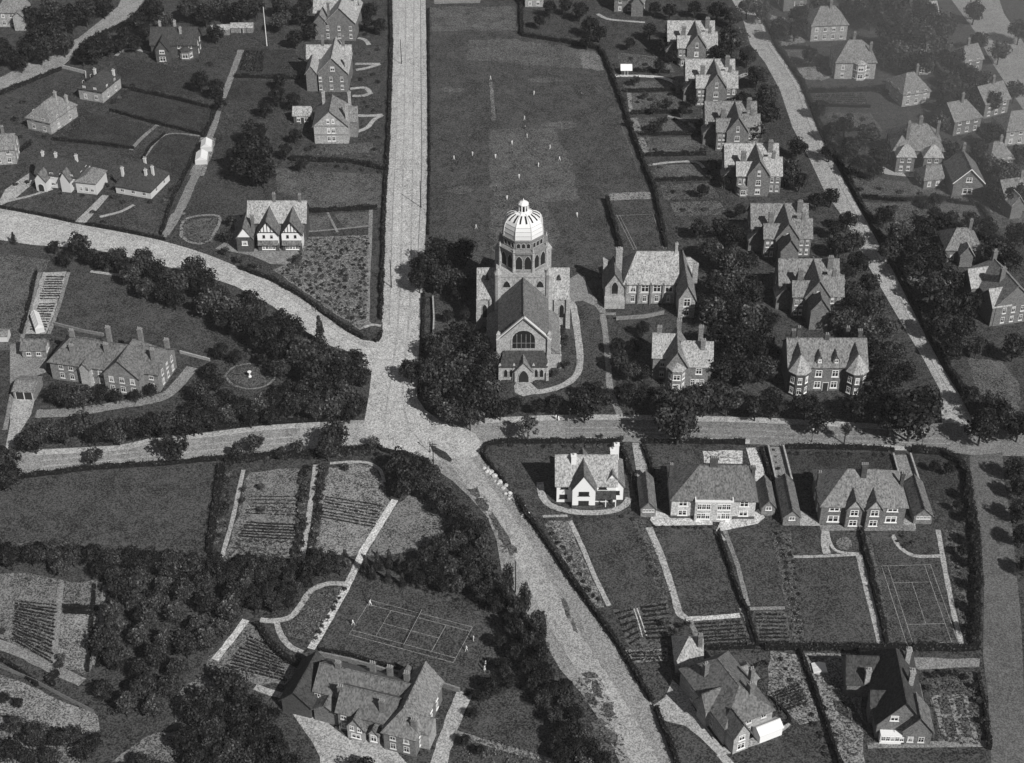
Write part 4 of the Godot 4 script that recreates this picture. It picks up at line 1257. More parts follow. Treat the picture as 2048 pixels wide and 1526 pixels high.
	for i in 8:
		var a := TAU * i / 8 + tw
		var k := MB.new()
		k.tube(c + Vector3(sin(a) * 1.15, 33.1, cos(a) * 1.15), c + Vector3(sin(a) * 1.15, 35.0, cos(a) * 1.15), 0.2, 0.2, 6)
		part("column", k.mesh(), M.white, lan)
func buttress(t: Node3D, x: float, z: float, h: float, w: float) -> void:
	var b := MB.new()
	b.box(Vector3(-w / 2, 0, -w / 2), Vector3(w / 2, h * 0.55, w / 2 + 0.25))
	b.box(Vector3(-w * 0.42, h * 0.55, -w / 2), Vector3(w * 0.42, h, w * 0.4))
	b.quad(Vector3(-w * 0.5, h, -w * 0.55), Vector3(w * 0.5, h, -w * 0.55), Vector3(0, h + w * 0.9, 0), Vector3(0, h + w * 0.9, 0), Vector3(0, 1, -1))
	b.quad(Vector3(-w * 0.5, h, w * 0.5), Vector3(w * 0.5, h, w * 0.5), Vector3(0, h + w * 0.9, 0), Vector3(0, h + w * 0.9, 0), Vector3(0, 1, 1))
	for s in [-1.0, 1.0]: b.tri(Vector3(s * w * 0.5, h, -w * 0.55), Vector3(s * w * 0.5, h, w * 0.5), Vector3(0, h + w * 0.9, 0), Vector3(s, 1, 0))
	var o := part("buttress", b.mesh(), M.stone, t)
	o.position = Vector3(x, 0, z)
func turret(t: Node3D, x: float, z: float, h: float) -> void:
	var b := MB.new()
	b.lathe([Vector2(0.95, 0), Vector2(0.95, h - 1.2), Vector2(1.1, h - 1.1), Vector2(1.1, h - 0.7), Vector2(0.0, h + 0.9)], 8, Vector3.ZERO)
	var o := part("turret", b.mesh(), M.stone, t)
	o.position = Vector3(x, 0, z)

func build_hall() -> void:
	var s := site("church_hall", "brick hall with pale hipped roof and tall windows beside the church", "hall", [1247, 607], [1352, 607])
	var t: Node3D = s.t
	block(t, 0, -6.2, s.w, 12.4, 7.0, 6.0, 0, 3.4, 0, M.brick_pale, M.slate_pale, 0.5)
	win_row(t, -s.w / 2 + 0.8, s.w / 2 - 0.6, 0, 4, [5.0], 2.2, 2.4)
	win_row(t, -s.w / 2 + 0.8, s.w / 2 - 0.6, 0, 4, [1.7], 1.0, 2.0)
	for i in 5:
		var b := MB.new()
		b.box(Vector3(-0.22, 0, 0), Vector3(0.22, 6.9, 0.5))
		var o := part("pilaster", b.mesh(), M.brick, t)
		o.position = Vector3(lerpf(-s.w / 2 + 0.4, s.w / 2 - 0.4, i / 4.0), 0, 0)
	var b2 := MB.new()
	b2.box(Vector3(-s.w / 2, 3.1, 0), Vector3(s.w / 2, 3.4, 0.2))
	part("string_course", b2.mesh(), M.stone, t)
	# left porch wing and stair tower
	block(t, -s.w / 2 - 2.6, -4.2, 5.2, 9.0, 6.0, 4.0, 1, 0, 0, M.brick_pale, M.tile, 0.35)
	arch_window(t, Vector3(-s.w / 2 - 2.6, 3.4, 0.31), 0, 1.7, 3.8)
	var b3 := MB.new()
	b3.box(Vector3(-s.w / 2 - 5.4, 0, 0.3), Vector3(-s.w / 2 + 0.1, 2.6, 2.6))
	part("vestibule", b3.mesh(), M.stone, t)
	chimney(t, -s.w / 2 - 1.4, -5.5, 6, 14.4, 1.8, 1.3, M.brick_pale, 2)
	chimney(t, -s.w / 2 - 4.9, -8.0, 0, 9.5, 1.2, 1.2, M.stone, 0)
	chimney(t, s.w / 2 - 0.2, -6.2, 12, 15.6, 0.7, 0.7, M.stone, 1)
	# right cross wing with gable
	block(t, s.w / 2 + 2.1, -1.5, 4.4, 17.0, 6.4, 4.2, 1, 0, 0, M.brick_pale, M.slate, 0.4)
	window(t, Vector3(s.w / 2 + 2.1, 5.0, 7.01), 0, 1.9, 2.6)
	window(t, Vector3(s.w / 2 + 2.1, 1.7, 7.01), 0, 1.4, 1.8)
	block(t, s.w / 2 + 3.4, -9.5, 5.0, 6.0, 6.0, 3.0, 0, 0, 1.6, M.brick_pale, M.slate_pale, 0.4)
	chimney(t, s.w / 2 + 5.0, -3.0, 5, 11.0, 1.4, 1.0, M.brick_pale, 2)

func build_houses_left() -> void:
	var s := site("house", "pale brick house in the top corner above the curving road", "house", [0, 54], [54, 54])
	var t: Node3D = house(s, 9, 6, 3.4, [2.0, 0.0], M.brick_pale, M.slate, 3, 2)
	block(t, 3.4, 1.6, 4, 3.2, 5.4, 2, 1, 0, 0, M.brick_pale, M.slate)
	chimney(t, -2, -4.5, 8, 11); chimney(t, 3, -4.5, 8, 11)
	s = site("house", "square hipped house with two chimneys beside the curving road", "house", [57, 258], [104, 269])
	t = house(s, 14, 4.6, 4.2, [4.0, 4.0], M.brick_pale, M.slate, 2, 2, 1)
	chimney(t, 1.0, -9, 7, 10.4, 0.8, 0.8, M.brick_pale); chimney(t, 3.2, -11.5, 4, 8.4, 0.7, 0.9, M.brick_pale)
	s = site("house", "dark roofed house with bright end wall behind the hipped house", "house", [160, 198], [207, 206])
	t = house(s, 12, 4.4, 3.0, [3.0, 3.0], M.brick_pale, M.tile_dark, 2, 2, 1)
	chimney(t, -2.4, -8, 5, 7.8, 0.7, 0.7, M.cream); chimney(t, 3.2, -10.5, 4, 7.2, 0.7, 0.7, M.cream)
	s = site("house", "dark gabled house with half timbered front at the top of the lane", "house", [305, 116], [396, 116])
	t = house(s, 9, 5.4, 4.4, [0.0, 0.0], M.brick_dark, M.tile_dark, 4, 2)
	block(t, -3.5, 1.5, 4.6, 5, 5, 3.6, 1, 0, 0, M.brick_dark, M.tile_dark)
	window(t, Vector3(-3.5, 4.2, 4.01), 0, 1.8, 1.4); window(t, Vector3(-3.5, 1.5, 4.01), 0, 2.2, 1.7)
	bay(t, 4.0, 0, 5, 1.8, 3.4, 1, M.brick, M.tile_dark)
	chimney(t, -5, -5, 7, 11.6, 0.8, 0.8, M.brick_pale); chimney(t, 0.3, -5, 7, 11.8, 0.8, 0.8, M.brick_pale); chimney(t, 2.4, -3, 7, 10.2, 0.8, 0.8, M.brick_pale)
	s = site("house", "white walled house with arched porch and flat topped bay", "house", [76, 372], [160, 381])
	t = house(s, 9, 4.8, 3.6, [0.0, 2.0], M.cream, M.tile_dark, 4, 2)
	block(t, s.w / 2 + 3.0, -2.6, 6.5, 8, 4.2, 1.6, 1, 1.5, 1.5, M.cream, M.slate)
	win_row(t, s.w / 2 + 0.4, s.w / 2 + 5.8, 1.4, 3, [1.6], 1.0, 1.5)
	block(t, -4.2, 1.2, 3.4, 3.4, 4.2, 2.2, 1, 0, 0, M.cream, M.tile)
	arch_window(t, Vector3(-4.2, 0, 2.91), 0, 1.8, 2.6, false, M.cream, "porch_arch")
	block(t, 3.4, 0.6, 3.0, 2.4, 4.6, 2.6, 1, 0, 0, M.cream, M.tile)
	for x in [-5.8, -1.5, 5.2]: chimney(t, x, -4.5, 6.5, 9.7, 0.7, 0.7, M.cream)
	s = site("house", "dark pyramid roofed house with pale corner walls and four chimneys", "house", [233, 386], [303, 398])
	t = house(s, 12, 3.0, 5.6, [4.6, 4.6], M.cream, M.tile_dark, 3, 1)
	for q in [[-4.2, -2.4], [-0.5, -9.8], [3.2, -3.4], [4.2, -5.8]]: chimney(t, q[0], q[1], 3.6, 7.9, 0.7, 0.7, M.cream)
	s = site("house", "pale house cut off by the picture edge near the diagonal road", "house", [-34, 332], [34, 328])
	t = house(s, 9, 5.5, 3.0, [0.0, 0.0], M.brick_pale, M.slate, 3, 2)
	chimney(t, 2, -4.5, 7.5, 11)
	# villas down the avenue
	s = site("villa", "pale stone villa with broad camera facing gable and white windows beside avenue", "villa", [630, 287], [698, 287])
	t = s.t
	block(t, 0, -7, s.w, 14, 6.6, 5.2, 1, 0, 3.0, M.stone, M.slate, 0.5)
	for y in [1.8, 4.6]:
		for x in [-0.75, 0.75]: window(t, Vector3(x, y, 0.01), 0, 1.1, 1.7, M.white)
	for x in [-0.8, 0.8]: window(t, Vector3(x, 7.9, 0.01), 0, 0.9, 1.5, M.white)
	var b := MB.new()
	for y in [3.1, 6.2]: b.box(Vector3(-s.w / 2, y, 0), Vector3(s.w / 2, y + 0.22, 0.12))
	part("string_course", b.mesh(), M.stone_dark, t)
	block(t, s.w / 2 + 0.4, -7, 4.2, 5.5, 6.2, 3.6, 0, 0, 0, M.stone_dark, M.slate)
	chimney(t, s.w / 2 - 0.4, -3, 6, 12.4, 0.9, 1.2, M.stone); chimney(t, -3.0, -11, 6, 12.8, 0.9, 1.2, M.stone); chimney(t, s.w / 2 - 0.3, -12.5, 6, 12.0, 0.9, 1.0, M.stone)
	s = site("outbuilding", "small pale roofed outbuilding left of the stone gabled villa", "outbuilding", [588, 247], [623, 247])
	t = house(s, 5, 3.2, 1.8, [0.0, 0.0], M.brick_dark, M.slate_pale, 2, 1)
	door(t, Vector3(0, 0, 0.01), 0)
	s = site("villa", "stone villa with stepped slate gables next above the broad gabled one", "villa", [626, 184], [696, 184])
	t = s.t
	block(t, 1.2, -8, s.w - 2, 16, 7.4, 5.4, 1, 0, 0, M.brick, M.slate_pale, 0.5)
	block(t, -s.w / 2 - 0.2, -5, 3.6, 9, 7.0, 2.6, 1, 0, 0, M.brick, M.slate_pale)
	block(t, -1, -13, s.w + 3, 5, 8.0, 3.4, 0, 0, 0, M.brick, M.slate_pale)
	for y in [1.8, 4.8]: win_row(t, -s.w / 2 + 1, s.w / 2, 0, 3, [y], 1.0, 1.7)
	window(t, Vector3(1.2, 8.6, 0.01), 0, 1.4, 1.6)
	chimney(t, s.w / 2 - 0.2, -2, 6, 12, 0.9, 1.2, M.stone); chimney(t, -3, -13, 10, 14.4); chimney(t, 4, -13, 10, 14.4)
	s = site("villa", "stone villa with long slate ridge highest up the avenue", "villa", [640, 80], [714, 82])
	t = s.t
	block(t, 1, -9, s.w - 3, 18, 7.4, 5.4, 1, 0, 0, M.brick, M.slate_pale, 0.5)
	block(t, -2, -11, s.w + 2, 6, 7.4, 3.6, 0, 0, 0, M.brick, M.slate_pale)
	block(t, -s.w / 2 + 0.6, -3, 4.6, 6, 7.0, 3.0, 1, 0, 0, M.brick, M.slate)
	win_row(t, -s.w / 2 + 1, s.w / 2, 0, 3, [1.8, 4.8], 1.0, 1.7)
	chimney(t, -3.5, -3, 8, 13); chimney(t, 4.2, -11, 9, 13)
	# half timbered pair of gables
	s = site("timbered_house", "half timbered house with two black and white front gables", "house", [517, 502], [606, 502])
	t = s.t
	block(t, -1.2, -9.5, s.w + 3.6, 9, 7.0, 4.2, 0, 0, 0, M.brick_dark, M.slate_pale, 0.45)
	for k in [[-s.w * 0.26, s.w * 0.46], [s.w * 0.27, s.w * 0.44]]:
		var cx: float = k[0]
		var w: float = k[1]
		block(t, cx, -4.4, w, 8.8, 6.2, 3.9, 1, 0, 0, M.render, M.tile, 0.5)
		for i in 5:   # timbers in the gable
			var f := (i - 2) * w * 0.16
			var hh := 3.6 * (1.0 - absf(f) / (w / 2)) - 0.35
			b = MB.new()
			b.box(Vector3(cx + f - 0.1, 6.35, 0.0), Vector3(cx + f + 0.1, 6.3 + maxf(hh, 0.3), 0.09))
			part("timber", b.mesh(), M.timber, t)
		b = MB.new()
		b.box(Vector3(cx - w / 2, 6.1, 0.0), Vector3(cx + w / 2, 6.34, 0.1))
		part("timber", b.mesh(), M.timber, t)
		for sg in [-1.0, 1.0]:   # bargeboards
			b = MB.new()
			b.quad(Vector3(cx + sg * (w / 2 + 0.6), 5.45, 0.55), Vector3(cx, 10.15, 0.55), Vector3(cx, 9.75, 0.55), Vector3(cx + sg * (w / 2 + 0.5), 5.15, 0.55), Vector3.BACK)
			b.quad(Vector3(cx + sg * (w / 2 + 0.6), 5.45, 0.45), Vector3(cx, 10.15, 0.45), Vector3(cx, 9.75, 0.45), Vector3(cx + sg * (w / 2 + 0.5), 5.15, 0.45), Vector3.FORWARD)
			part("bargeboard", b.mesh(), M.timber, t)
		for x in [-1.1, 1.1]: window(t, Vector3(cx + x, 4.9, 0.01), 0, 0.7, 0.9, M.timber)
		b = MB.new()   # pent roof over the bay
		b.quad(Vector3(cx - w / 2, 2.5, 0.9), Vector3(cx + w / 2, 2.5, 0.9), Vector3(cx + w / 2, 3.6, 0.02), Vector3(cx - w / 2, 3.6, 0.02), Vector3(0, 1, 1))
		b.quad(Vector3(cx - w / 2, 2.5, 0.9), Vector3(cx + w / 2, 2.5, 0.9), Vector3(cx + w / 2, 2.3, 0.9), Vector3(cx - w / 2, 2.3, 0.9), Vector3.BACK)
		part("pent_roof", b.mesh(), M.tile, t)
		b = MB.new()
		b.box(Vector3(cx - w / 2 - 0.03, 0, -0.4), Vector3(cx + w / 2 + 0.03, 2.6, 0.06))
		part("ground_floor", b.mesh(), M.brick_dark, t)
		for i in 4: window(t, Vector3(cx + (i - 1.5) * 0.95, 1.35, 0.07), 0, 0.95, 1.5, M.white)
	block(t, -s.w / 2 - 3.6, -4.5, 4.6, 10, 5.0, 3.4, 1, 0, 0, M.brick_dark, M.tile, 0.4)
	b = MB.new()
	b.tri(Vector3(-s.w / 2 - 5.6, 5.0, 0.56), Vector3(-s.w / 2 - 1.6, 5.0, 0.56), Vector3(-s.w / 2 - 3.6, 7.8, 0.56), Vector3.BACK)
	part("gable_face", b.mesh(), M.render, t)
	window(t, Vector3(-s.w / 2 - 3.6, 3.0, 0.51), 0, 1.6, 1.4, M.white)
	chimney(t, -2.0, -9.5, 10.5, 13.5); chimney(t, 5.4, -9.5, 10.5, 13.2); chimney(t, -s.w / 2 - 1.4, -3.2, 4, 10.0)
	# mansion left of the junction
	s = site("mansion", "long grey roofed mansion with many chimneys among dark trees", "mansion", [98, 720], [312, 750], 6.0)
	t = s.t
	block(t, -3, -5.5, s.w - 6, 11, 6.0, 4.0, 0, 4.0, 0, M.stone_dark, M.tile, 0.5)
	block(t, 6.0, -4.6, 9.5, 13.5, 6.2, 4.6, 1, 0, 4, M.stone_dark, M.tile, 0.5)
	block(t, 11.6, -6.4, 6.0, 11, 6.0, 3.8, 0, 0, 0, M.stone_dark, M.tile, 0.5)
	block(t, -11.0, -11.5, 8.0, 6.0, 3.6, 2.2, 0, 0, 0, M.stone_dark, M.tile, 0.4)
	block(t, -4.4, 0.4, 2.6, 2.0, 6.0, 1.6, 1, 0, 0, M.stone, M.tile, 0.3)
	win_row(t, -13, 0.5, 0, 5, [1.7, 4.5], 1.2, 1.7); win_row(t, 1.8, 10.4, 2.16, 3, [1.7, 4.5], 1.3, 1.7); win_row(t, 11, 14.4, -0.9, 1, [1.7, 4.5], 1.2, 1.7)
	win_row(t, -11, -2, 14.6, 3, [1.7, 4.5], 1.1, 1.7, null, PI / 2)
	for q in [[-11.5, -8, 10.4], [-9.0, -2.5, 9.8], [-2.2, -10, 11.4], [0.2, -3.4, 11.0], [6.4, -10.6, 11.8], [12.8, -3.6, 11.2], [14.0, -9.5, 10.4]]: chimney(t, q[0], q[1], 6, q[2], 1.1, 0.9, M.stone_dark, 3)
	s = site("garage", "small garage with wide dark doors at the top of pale drive", "garage", [29, 798], [71, 800])
	t = s.t
	block(t, 0, -3.2, s.w, 6.4, 2.7, 0.9, 0, 0, 0, M.stone_dark, M.slate, 0.25)
	for x in [-1.0, 1.0]: door(t, Vector3(x * s.w * 0.2, 0, 0.01), 0, s.w * 0.36, 2.3, M.timber)
	s = site("outbuilding", "low stone outbuilding between the mansion and the kitchen garden", "outbuilding", [46, 716], [92, 716])
	t = house(s, 5, 2.8, 1.6, [0.0, 0.0], M.stone_dark, M.tile, 2, 1)

func villa(px: float, py: float, label: String, v := 0) -> void:
	var t := thing("villa", label, "villa", P(px, py), 0.0, "gabled villas along the tree lined avenue")
	var wm: Material = M.brick
	var rm: Material = [M.slate_pale, M.slate_pale, M.slate, M.slate_pale, M.slate, M.slate][v]
	block(t, 4.4, -2.6, 8.8, 5.2, 7.2, 2.9, 0, 0, 0, wm, rm)
	block(t, 5.0, -10.0, 16.0, 9.6, 7.4, 5.0, 0, 0, 0, wm, rm)
	block(t, 6.4, -5.0, 6.6, 11.6, 7.5, 4.9, 1, 0, 0, wm, M.slate)
	block(t, 11.0, -4.6, 5.2, 7.0, 6.6, 4.0, 0, 0, 0, wm, rm)
	block(t, -1.6, -6.0, 4.4, 4.4, 4.4, 2.6, 1, 0, 0, wm, M.slate)
	if v in [1, 4]: block(t, -3.8, -12.0, 4.0, 5.0, 3.2, 1.8, 0, 0, 0, wm, M.tile)
	if v in [2, 5]:
		block(t, 14.2, -10.5, 3.4, 6.0, 4.6, 2.2, 1, 0, 1.4, wm, M.slate)
		block(t, 2.4, -6.6, 1.8, 3.0, 9.0, 1.3, 1, 0, 0, wm, M.tile, 0.2, 7.6)
	if v in [0, 3]: bay(t, 2.0, 0.0, 3.6, 1.3, 3.2, 1, M.stone_dark, M.slate, 0.8)
	if v > 3: block(t, 6.4, 3.4, 5.0, 5.4, 6.6, 3.6, 1, 0, 2.0, wm, M.tile)
	win_row(t, 0.3, 3.0, 0, 2, [1.7, 4.7], 0.9, 1.8)
	for y in [1.7, 4.7, 8.0]: window(t, Vector3(6.4, y, 0.81), 0, 1.5 if y < 7 else 1.0, 1.8)
	win_row(t, 10.0, 13.4, -1.1, 2, [1.7, 4.7], 0.9, 1.8)
	win_row(t, -13, -6, 13.0, 2, [1.7, 4.7], 1.1, 1.8, null, PI / 2)
	win_row(t, -13, -6, -3.0, 2, [1.7, 4.7], 1.0, 1.8, null, -PI / 2)
	chimney(t, 2.0, -4.2, 8, 12.6, 1.4, 0.9, wm, 3); chimney(t, 10.6, -8.4, 9, 14.0, 1.5, 0.9, wm, 3); chimney(t, 11.2, -4.6, 9, 12.4, 1.0, 0.8, wm, 2)
func build_houses_right() -> void:
	var where := ["by the top end of the avenue", "second down from the avenue's top end", "beside the long garden with box beds", "beside the curving garden path", "just above the shingled court end", "nearest the turreted house"]
	var i := 0
	for q in [[1354, 131], [1391, 212], [1431, 301], [1471, 390], [1525, 517], [1582, 634]]:
		villa(q[0], q[1], "slate gabled brick villa " + where[i], i)
		i += 1
	var s := site("bay_house", "stone house with a canted two storey bay south of hall", "house", [1306, 772], [1418, 776])
	var t: Node3D = s.t
	block(t, -4.6, -7.4, 5.6, 8.4, 7.2, 4.2, 0, 0, 0, M.stone_dark, M.slate_pale)
	block(t, 3.6, -5.0, 7.6, 10, 7.0, 4.0, 0, 0, 0, M.stone_dark, M.slate_pale)
	block(t, -1.4, -5.0, 5.2, 11, 7.2, 4.4, 1, 0, 0, M.stone_dark, M.slate)
	bay(t, -1.4, 0.5, 4.4, 1.6, 6.4, 2, M.stone_dark, M.slate_pale, 1.6, M.white)
	window(t, Vector3(4.2, 5.2, 0.01), 0, 1.6, 1.8, M.white)
	for x in [2.8, 4.0, 5.2]: window(t, Vector3(x, 1.7, 0.01), 0, 1.0, 1.9, M.white)
	win_row(t, -6.8, -3.2, -3.2, 1, [1.7, 4.9], 1.2, 1.8)
	win_row(t, -9, -1, 7.4, 2, [1.7, 4.9], 1.0, 1.8, null, PI / 2)
	for q in [[-6.0, -8.6, 12.6], [4.6, -8.4, 13.2], [5.0, -3.6, 12.4], [-1.0, -10.4, 13.6]]: chimney(t, q[0], q[1], 7, q[2], 1.2, 0.9, M.stone_dark, 3)
	# turreted house
	s = site("turreted_house", "brick house with two cone roofed corner turrets and central dormers", "house", [1572, 781], [1726, 781])
	t = s.t
	block(t, 0, -5.6, s.w, 11.2, 7.8, 4.6, 0, 0, 0, M.brick, M.slate, 0.4)
	for sg in [-1.0, 1.0]:
		var c := Vector3(sg * (s.w / 2 - 2.6), 0, 0.4)
		var b := MB.new()
		b.lathe([Vector2(2.7, 0), Vector2(2.7, 7.4)], 8, c, PI / 8)
		part("turret", b.mesh(), M.brick_dark, t)
		b = MB.new()
		b.lathe([Vector2(3.1, 7.1), Vector2(3.15, 7.3), Vector2(0.0, 11.6)], 8, c, PI / 8)
		part("turret_roof", b.mesh(), M.slate_pale, t)
		for y in [1.9, 5.1]:
			for a in [-PI / 4, 0.0, PI / 4]: window(t, c + Vector3(sin(a), 0, cos(a)) * 2.51 + Vector3(0, y, 0), a, 1.1, 1.9, M.white)
		block(t, sg * (s.w / 2 - 2.6), -3.5, 4.4, 6.4, 8.2, 3.6, 1, 0, 0, M.brick, M.slate)
		# dormers
		var dx: float = sg * 2.1
		block(t, dx, -1.7, 1.5, 2.6, 9.4, 1.4, 1, 0, 0, M.brick, M.slate, 0.2, 8.0)
		window(t, Vector3(dx, 9.0, -0.39), 0, 0.9, 1.0, M.white)
		for y in [1.9, 5.4]: window(t, Vector3(sg * 2.1, y, 0.01), 0, 1.7, 2.0, M.white)
		chimney(t, sg * (s.w / 2 - 1.4), -6.4, 9, 14.2, 1.0, 1.6, M.brick_dark, 3)
		chimney(t, sg * (s.w / 2 - 3.6), -10.4, 9, 12.4, 1.0, 1.0, M.brick_dark, 2)
	door(t, Vector3(0, 0, 0.01), 0, 1.3, 2.5, M.timber)
	chimney(t, 0, -5.6, 11, 13.6, 1.2, 0.9, M.brick_dark, 2)
	# beyond the avenue
	s = site("house", "hipped slate house with white window bays far along the avenue", "house", [1620, 83], [1692, 80])
	t = house(s, 11, 6.4, 4.6, [4.0, 4.0], M.brick_pale, M.slate, 4, 2)
	chimney(t, 1, -5, 9, 13)
	s = site("house", "hipped slate house with pale side bay and long garden fence", "house", [1668, 158], [1748, 158])
	t = house(s, 12, 6.6, 5.2, [4.6, 4.6], M.brick_pale, M.slate, 3, 2)
	bay(t, 1.6, 0, 4.6, 1.4, 6.0, 2, M.stone, M.slate_pale, 1.0, M.white)
	chimney(t, 0, -8, 9, 13.6); chimney(t, 5, -3, 7, 12)
	s = site("house", "hipped house turned askew behind the vegetable rows", "house", [1803, 214], [1857, 206])
	t = house(s, 12, 4.8, 4.4, [3.6, 3.6], M.brick_pale, M.slate, 3, 2)
	chimney(t, 3.0, -7, 6, 11)
	s = site("house", "large slate house with paired hipped bays and white ground window", "house", [1782, 334], [1882, 336])
	t = house(s, 13, 6.4, 5.6, [5.0, 5.0], M.brick, M.slate, 4, 2)
	for x in [-4.4, 4.0]:
		block(t, x, 1.4, 5.6, 4.4, 6.2, 2.6, 0, 2.2, 2.2, M.brick, M.slate_pale)
		win_row(t, x - 2.2, x + 2.2, 3.6, 2, [1.7, 4.6], 1.1, 1.6)
	bay(t, 4.0, 3.6, 4.4, 1.4, 3.0, 1, M.brick_dark, M.tile, 0.5, M.white)
	chimney(t, -3.6, -3, 8, 14.2, 1.0, 1.4); chimney(t, 0.6, -6.5, 11, 14.4, 1.2, 0.9); chimney(t, 6, -5, 8, 13.4)
	s = site("house", "gable fronted house with white bargeboards right of paired bays", "house", [1903, 392], [1962, 392])
	t = s.t
	block(t, 0, -6, s.w, 12, 5.2, 4.4, 1, 0, 0, M.brick, M.tile, 0.5)
	var b2 := MB.new()
	for sg in [-1.0, 1.0]:
		b2.quad(Vector3(sg * (s.w / 2 + 0.5), 4.7, 0.56), Vector3(0, 9.65, 0.56), Vector3(0, 9.25, 0.56), Vector3(sg * (s.w / 2 + 0.45), 4.35, 0.56), Vector3.BACK)
	part("bargeboard", b2.mesh(), M.white, t)
	window(t, Vector3(0, 5.6, 0.01), 0, 1.8, 1.5, M.white); window(t, Vector3(0, 1.7, 0.01), 0, 3.0, 1.8)
	chimney(t, 0, -11, 8, 12)
	s = site("outbuilding", "low slate annexe joined to a pale garden path", "outbuilding", [1846, 378], [1884, 374])
	t = house(s, 7, 3.4, 2.6, [1.6, 0.0], M.brick, M.slate, 2, 1)
	s = site("house", "grey house half hidden by hazy trees near the far road", "house", [1905, 272], [1958, 262])
	t = house(s, 11, 5.4, 4.0, [0.0, 3.0], M.brick, M.slate, 3, 2)
	chimney(t, 0, -5, 8, 12)
	s = site("house", "grey house facing the pale far road at picture edge", "house", [1966, 238], [2014, 226])
	t = house(s, 10, 5.6, 4.0, [0.0, 0.0], M.brick, M.slate, 3, 2)
	chimney(t, 1, -5, 8, 12)
	s = site("house", "grey house cut by the edge below the far road", "house", [2008, 292], [2066, 286])
	t = house(s, 10, 5.6, 4.0, [3.0, 0.0], M.brick_pale, M.slate, 3, 2)
	s = site("house", "low slate house with a front pyramid dormer among dark trees", "house", [1888, 524], [1958, 524])
	t = house(s, 10, 4.4, 4.0, [3.4, 3.4], M.brick, M.slate, 3, 1)
	block(t, 0.4, 0.4, 3.6, 4.4, 4.4, 2.6, 1, 0, 2, M.brick, M.slate_pale)
	chimney(t, 2.2, -5, 7, 11)
	s = site("house", "tall gabled slate house at the edge beyond the avenue trees", "house", [1968, 655], [2072, 640])
	t = s.t
	block(t, 0, -9, 10.5, 18, 7.2, 5.2, 1, 0, 4, M.brick, M.slate, 0.4)
	block(t, -4.6, -13, 6, 6.5, 7.0, 3.6, 0, 0, 0, M.brick, M.slate_pale)
	block(t, -3.6, -3.4, 5, 6.5, 6.6, 3.4, 0, 0, 0, M.brick, M.slate_pale)
	win_row(t, -4, 4, 0, 3, [1.7, 4.7], 1.1, 1.8)
	chimney(t, -1.6, -6, 10, 14.4, 1.4, 0.9); chimney(t, 0, -14, 11, 14.8, 1.2, 0.9)
	s = site("house", "small pale roofed house between the far woods and avenue gardens", "house", [1838, 54], [1874, 50])
	t = house(s, 7, 4.6, 3.4, [0.0, 0.0], M.brick_pale, M.slate_pale, 2, 2)
	chimney(t, 1, -3.5, 6, 10)
	s = site("house", "low grey house behind the askew hipped house", "house", [1832, 150], [1866, 148])
	t = house(s, 8, 4.4, 3.2, [2.0, 0.0], M.brick_pale, M.slate, 2, 2)
	chimney(t, 1, -4, 6, 9.6)
	s = site("house", "twin gabled grey house by the bend of far road", "house", [1560, 16], [1612, 14])
	t = house(s, 9, 5.6, 3.8, [0.0, 0.0], M.brick, M.slate, 3, 2)
	block(t, -2.6, 1.2, 4.0, 4, 5.4, 2.8, 1, 0, 0, M.brick, M.slate_pale)
	chimney(t, 2, -4.5, 8, 12)
	s = site("house", "grey house nearest the top of the far pale road", "house", [1925, 150], [1962, 142])
	t = house(s, 9, 5.0, 3.6, [2.4, 0.0], M.brick, M.slate, 2, 2)
	chimney(t, 0, -4.5, 7, 11)
	s = site("house", "grey hipped house below the cut off one near far road", "house", [1976, 350], [2022, 344])
	t = house(s, 9, 5.2, 3.8, [2.6, 2.6], M.brick, M.slate, 3, 2)
	chimney(t, 1, -4.5, 7, 10.6)
	s = site("house", "grey gabled house at the edge above wide lawn end", "house", [2006, 428], [2062, 420])
	t = house(s, 9, 5.4, 3.8, [0.0, 0.0], M.brick, M.slate, 3, 2)
	block(t, -2.4, 1.2, 3.8, 4, 5.2, 2.6, 1, 0, 0, M.brick, M.slate_pale)
	chimney(t, 2, -4.5, 7, 11)
	s = site("house", "slate house among the woods above the first hipped house", "house", [1702, 16], [1752, 14])
	t = house(s, 9, 5.4, 3.8, [2.4, 0.0], M.brick, M.slate, 3, 2)
	chimney(t, 1, -4.5, 7, 11)
	# houses along the top edge
	s = site("house", "small house with forked pale path at the field's top corner", "house", [1050, 14], [1086, 14])
	t = house(s, 7, 4.4, 3, [0.0, 0.0], M.brick_pale, M.slate_pale, 2, 2)
	chimney(t, 1, -3.5, 6, 9.6)
	s = site("house", "brick house behind the pale curving path on top edge", "house", [1228, 24], [1288, 26])
	t = house(s, 10, 5.6, 4.2, [0.0, 0.0], M.brick, M.slate_pale, 3, 2)
	block(t, 3, 1.4, 4.4, 4, 5.4, 2.8, 1, 0, 0, M.brick, M.slate)
	chimney(t, -2, -5, 8, 12.4)

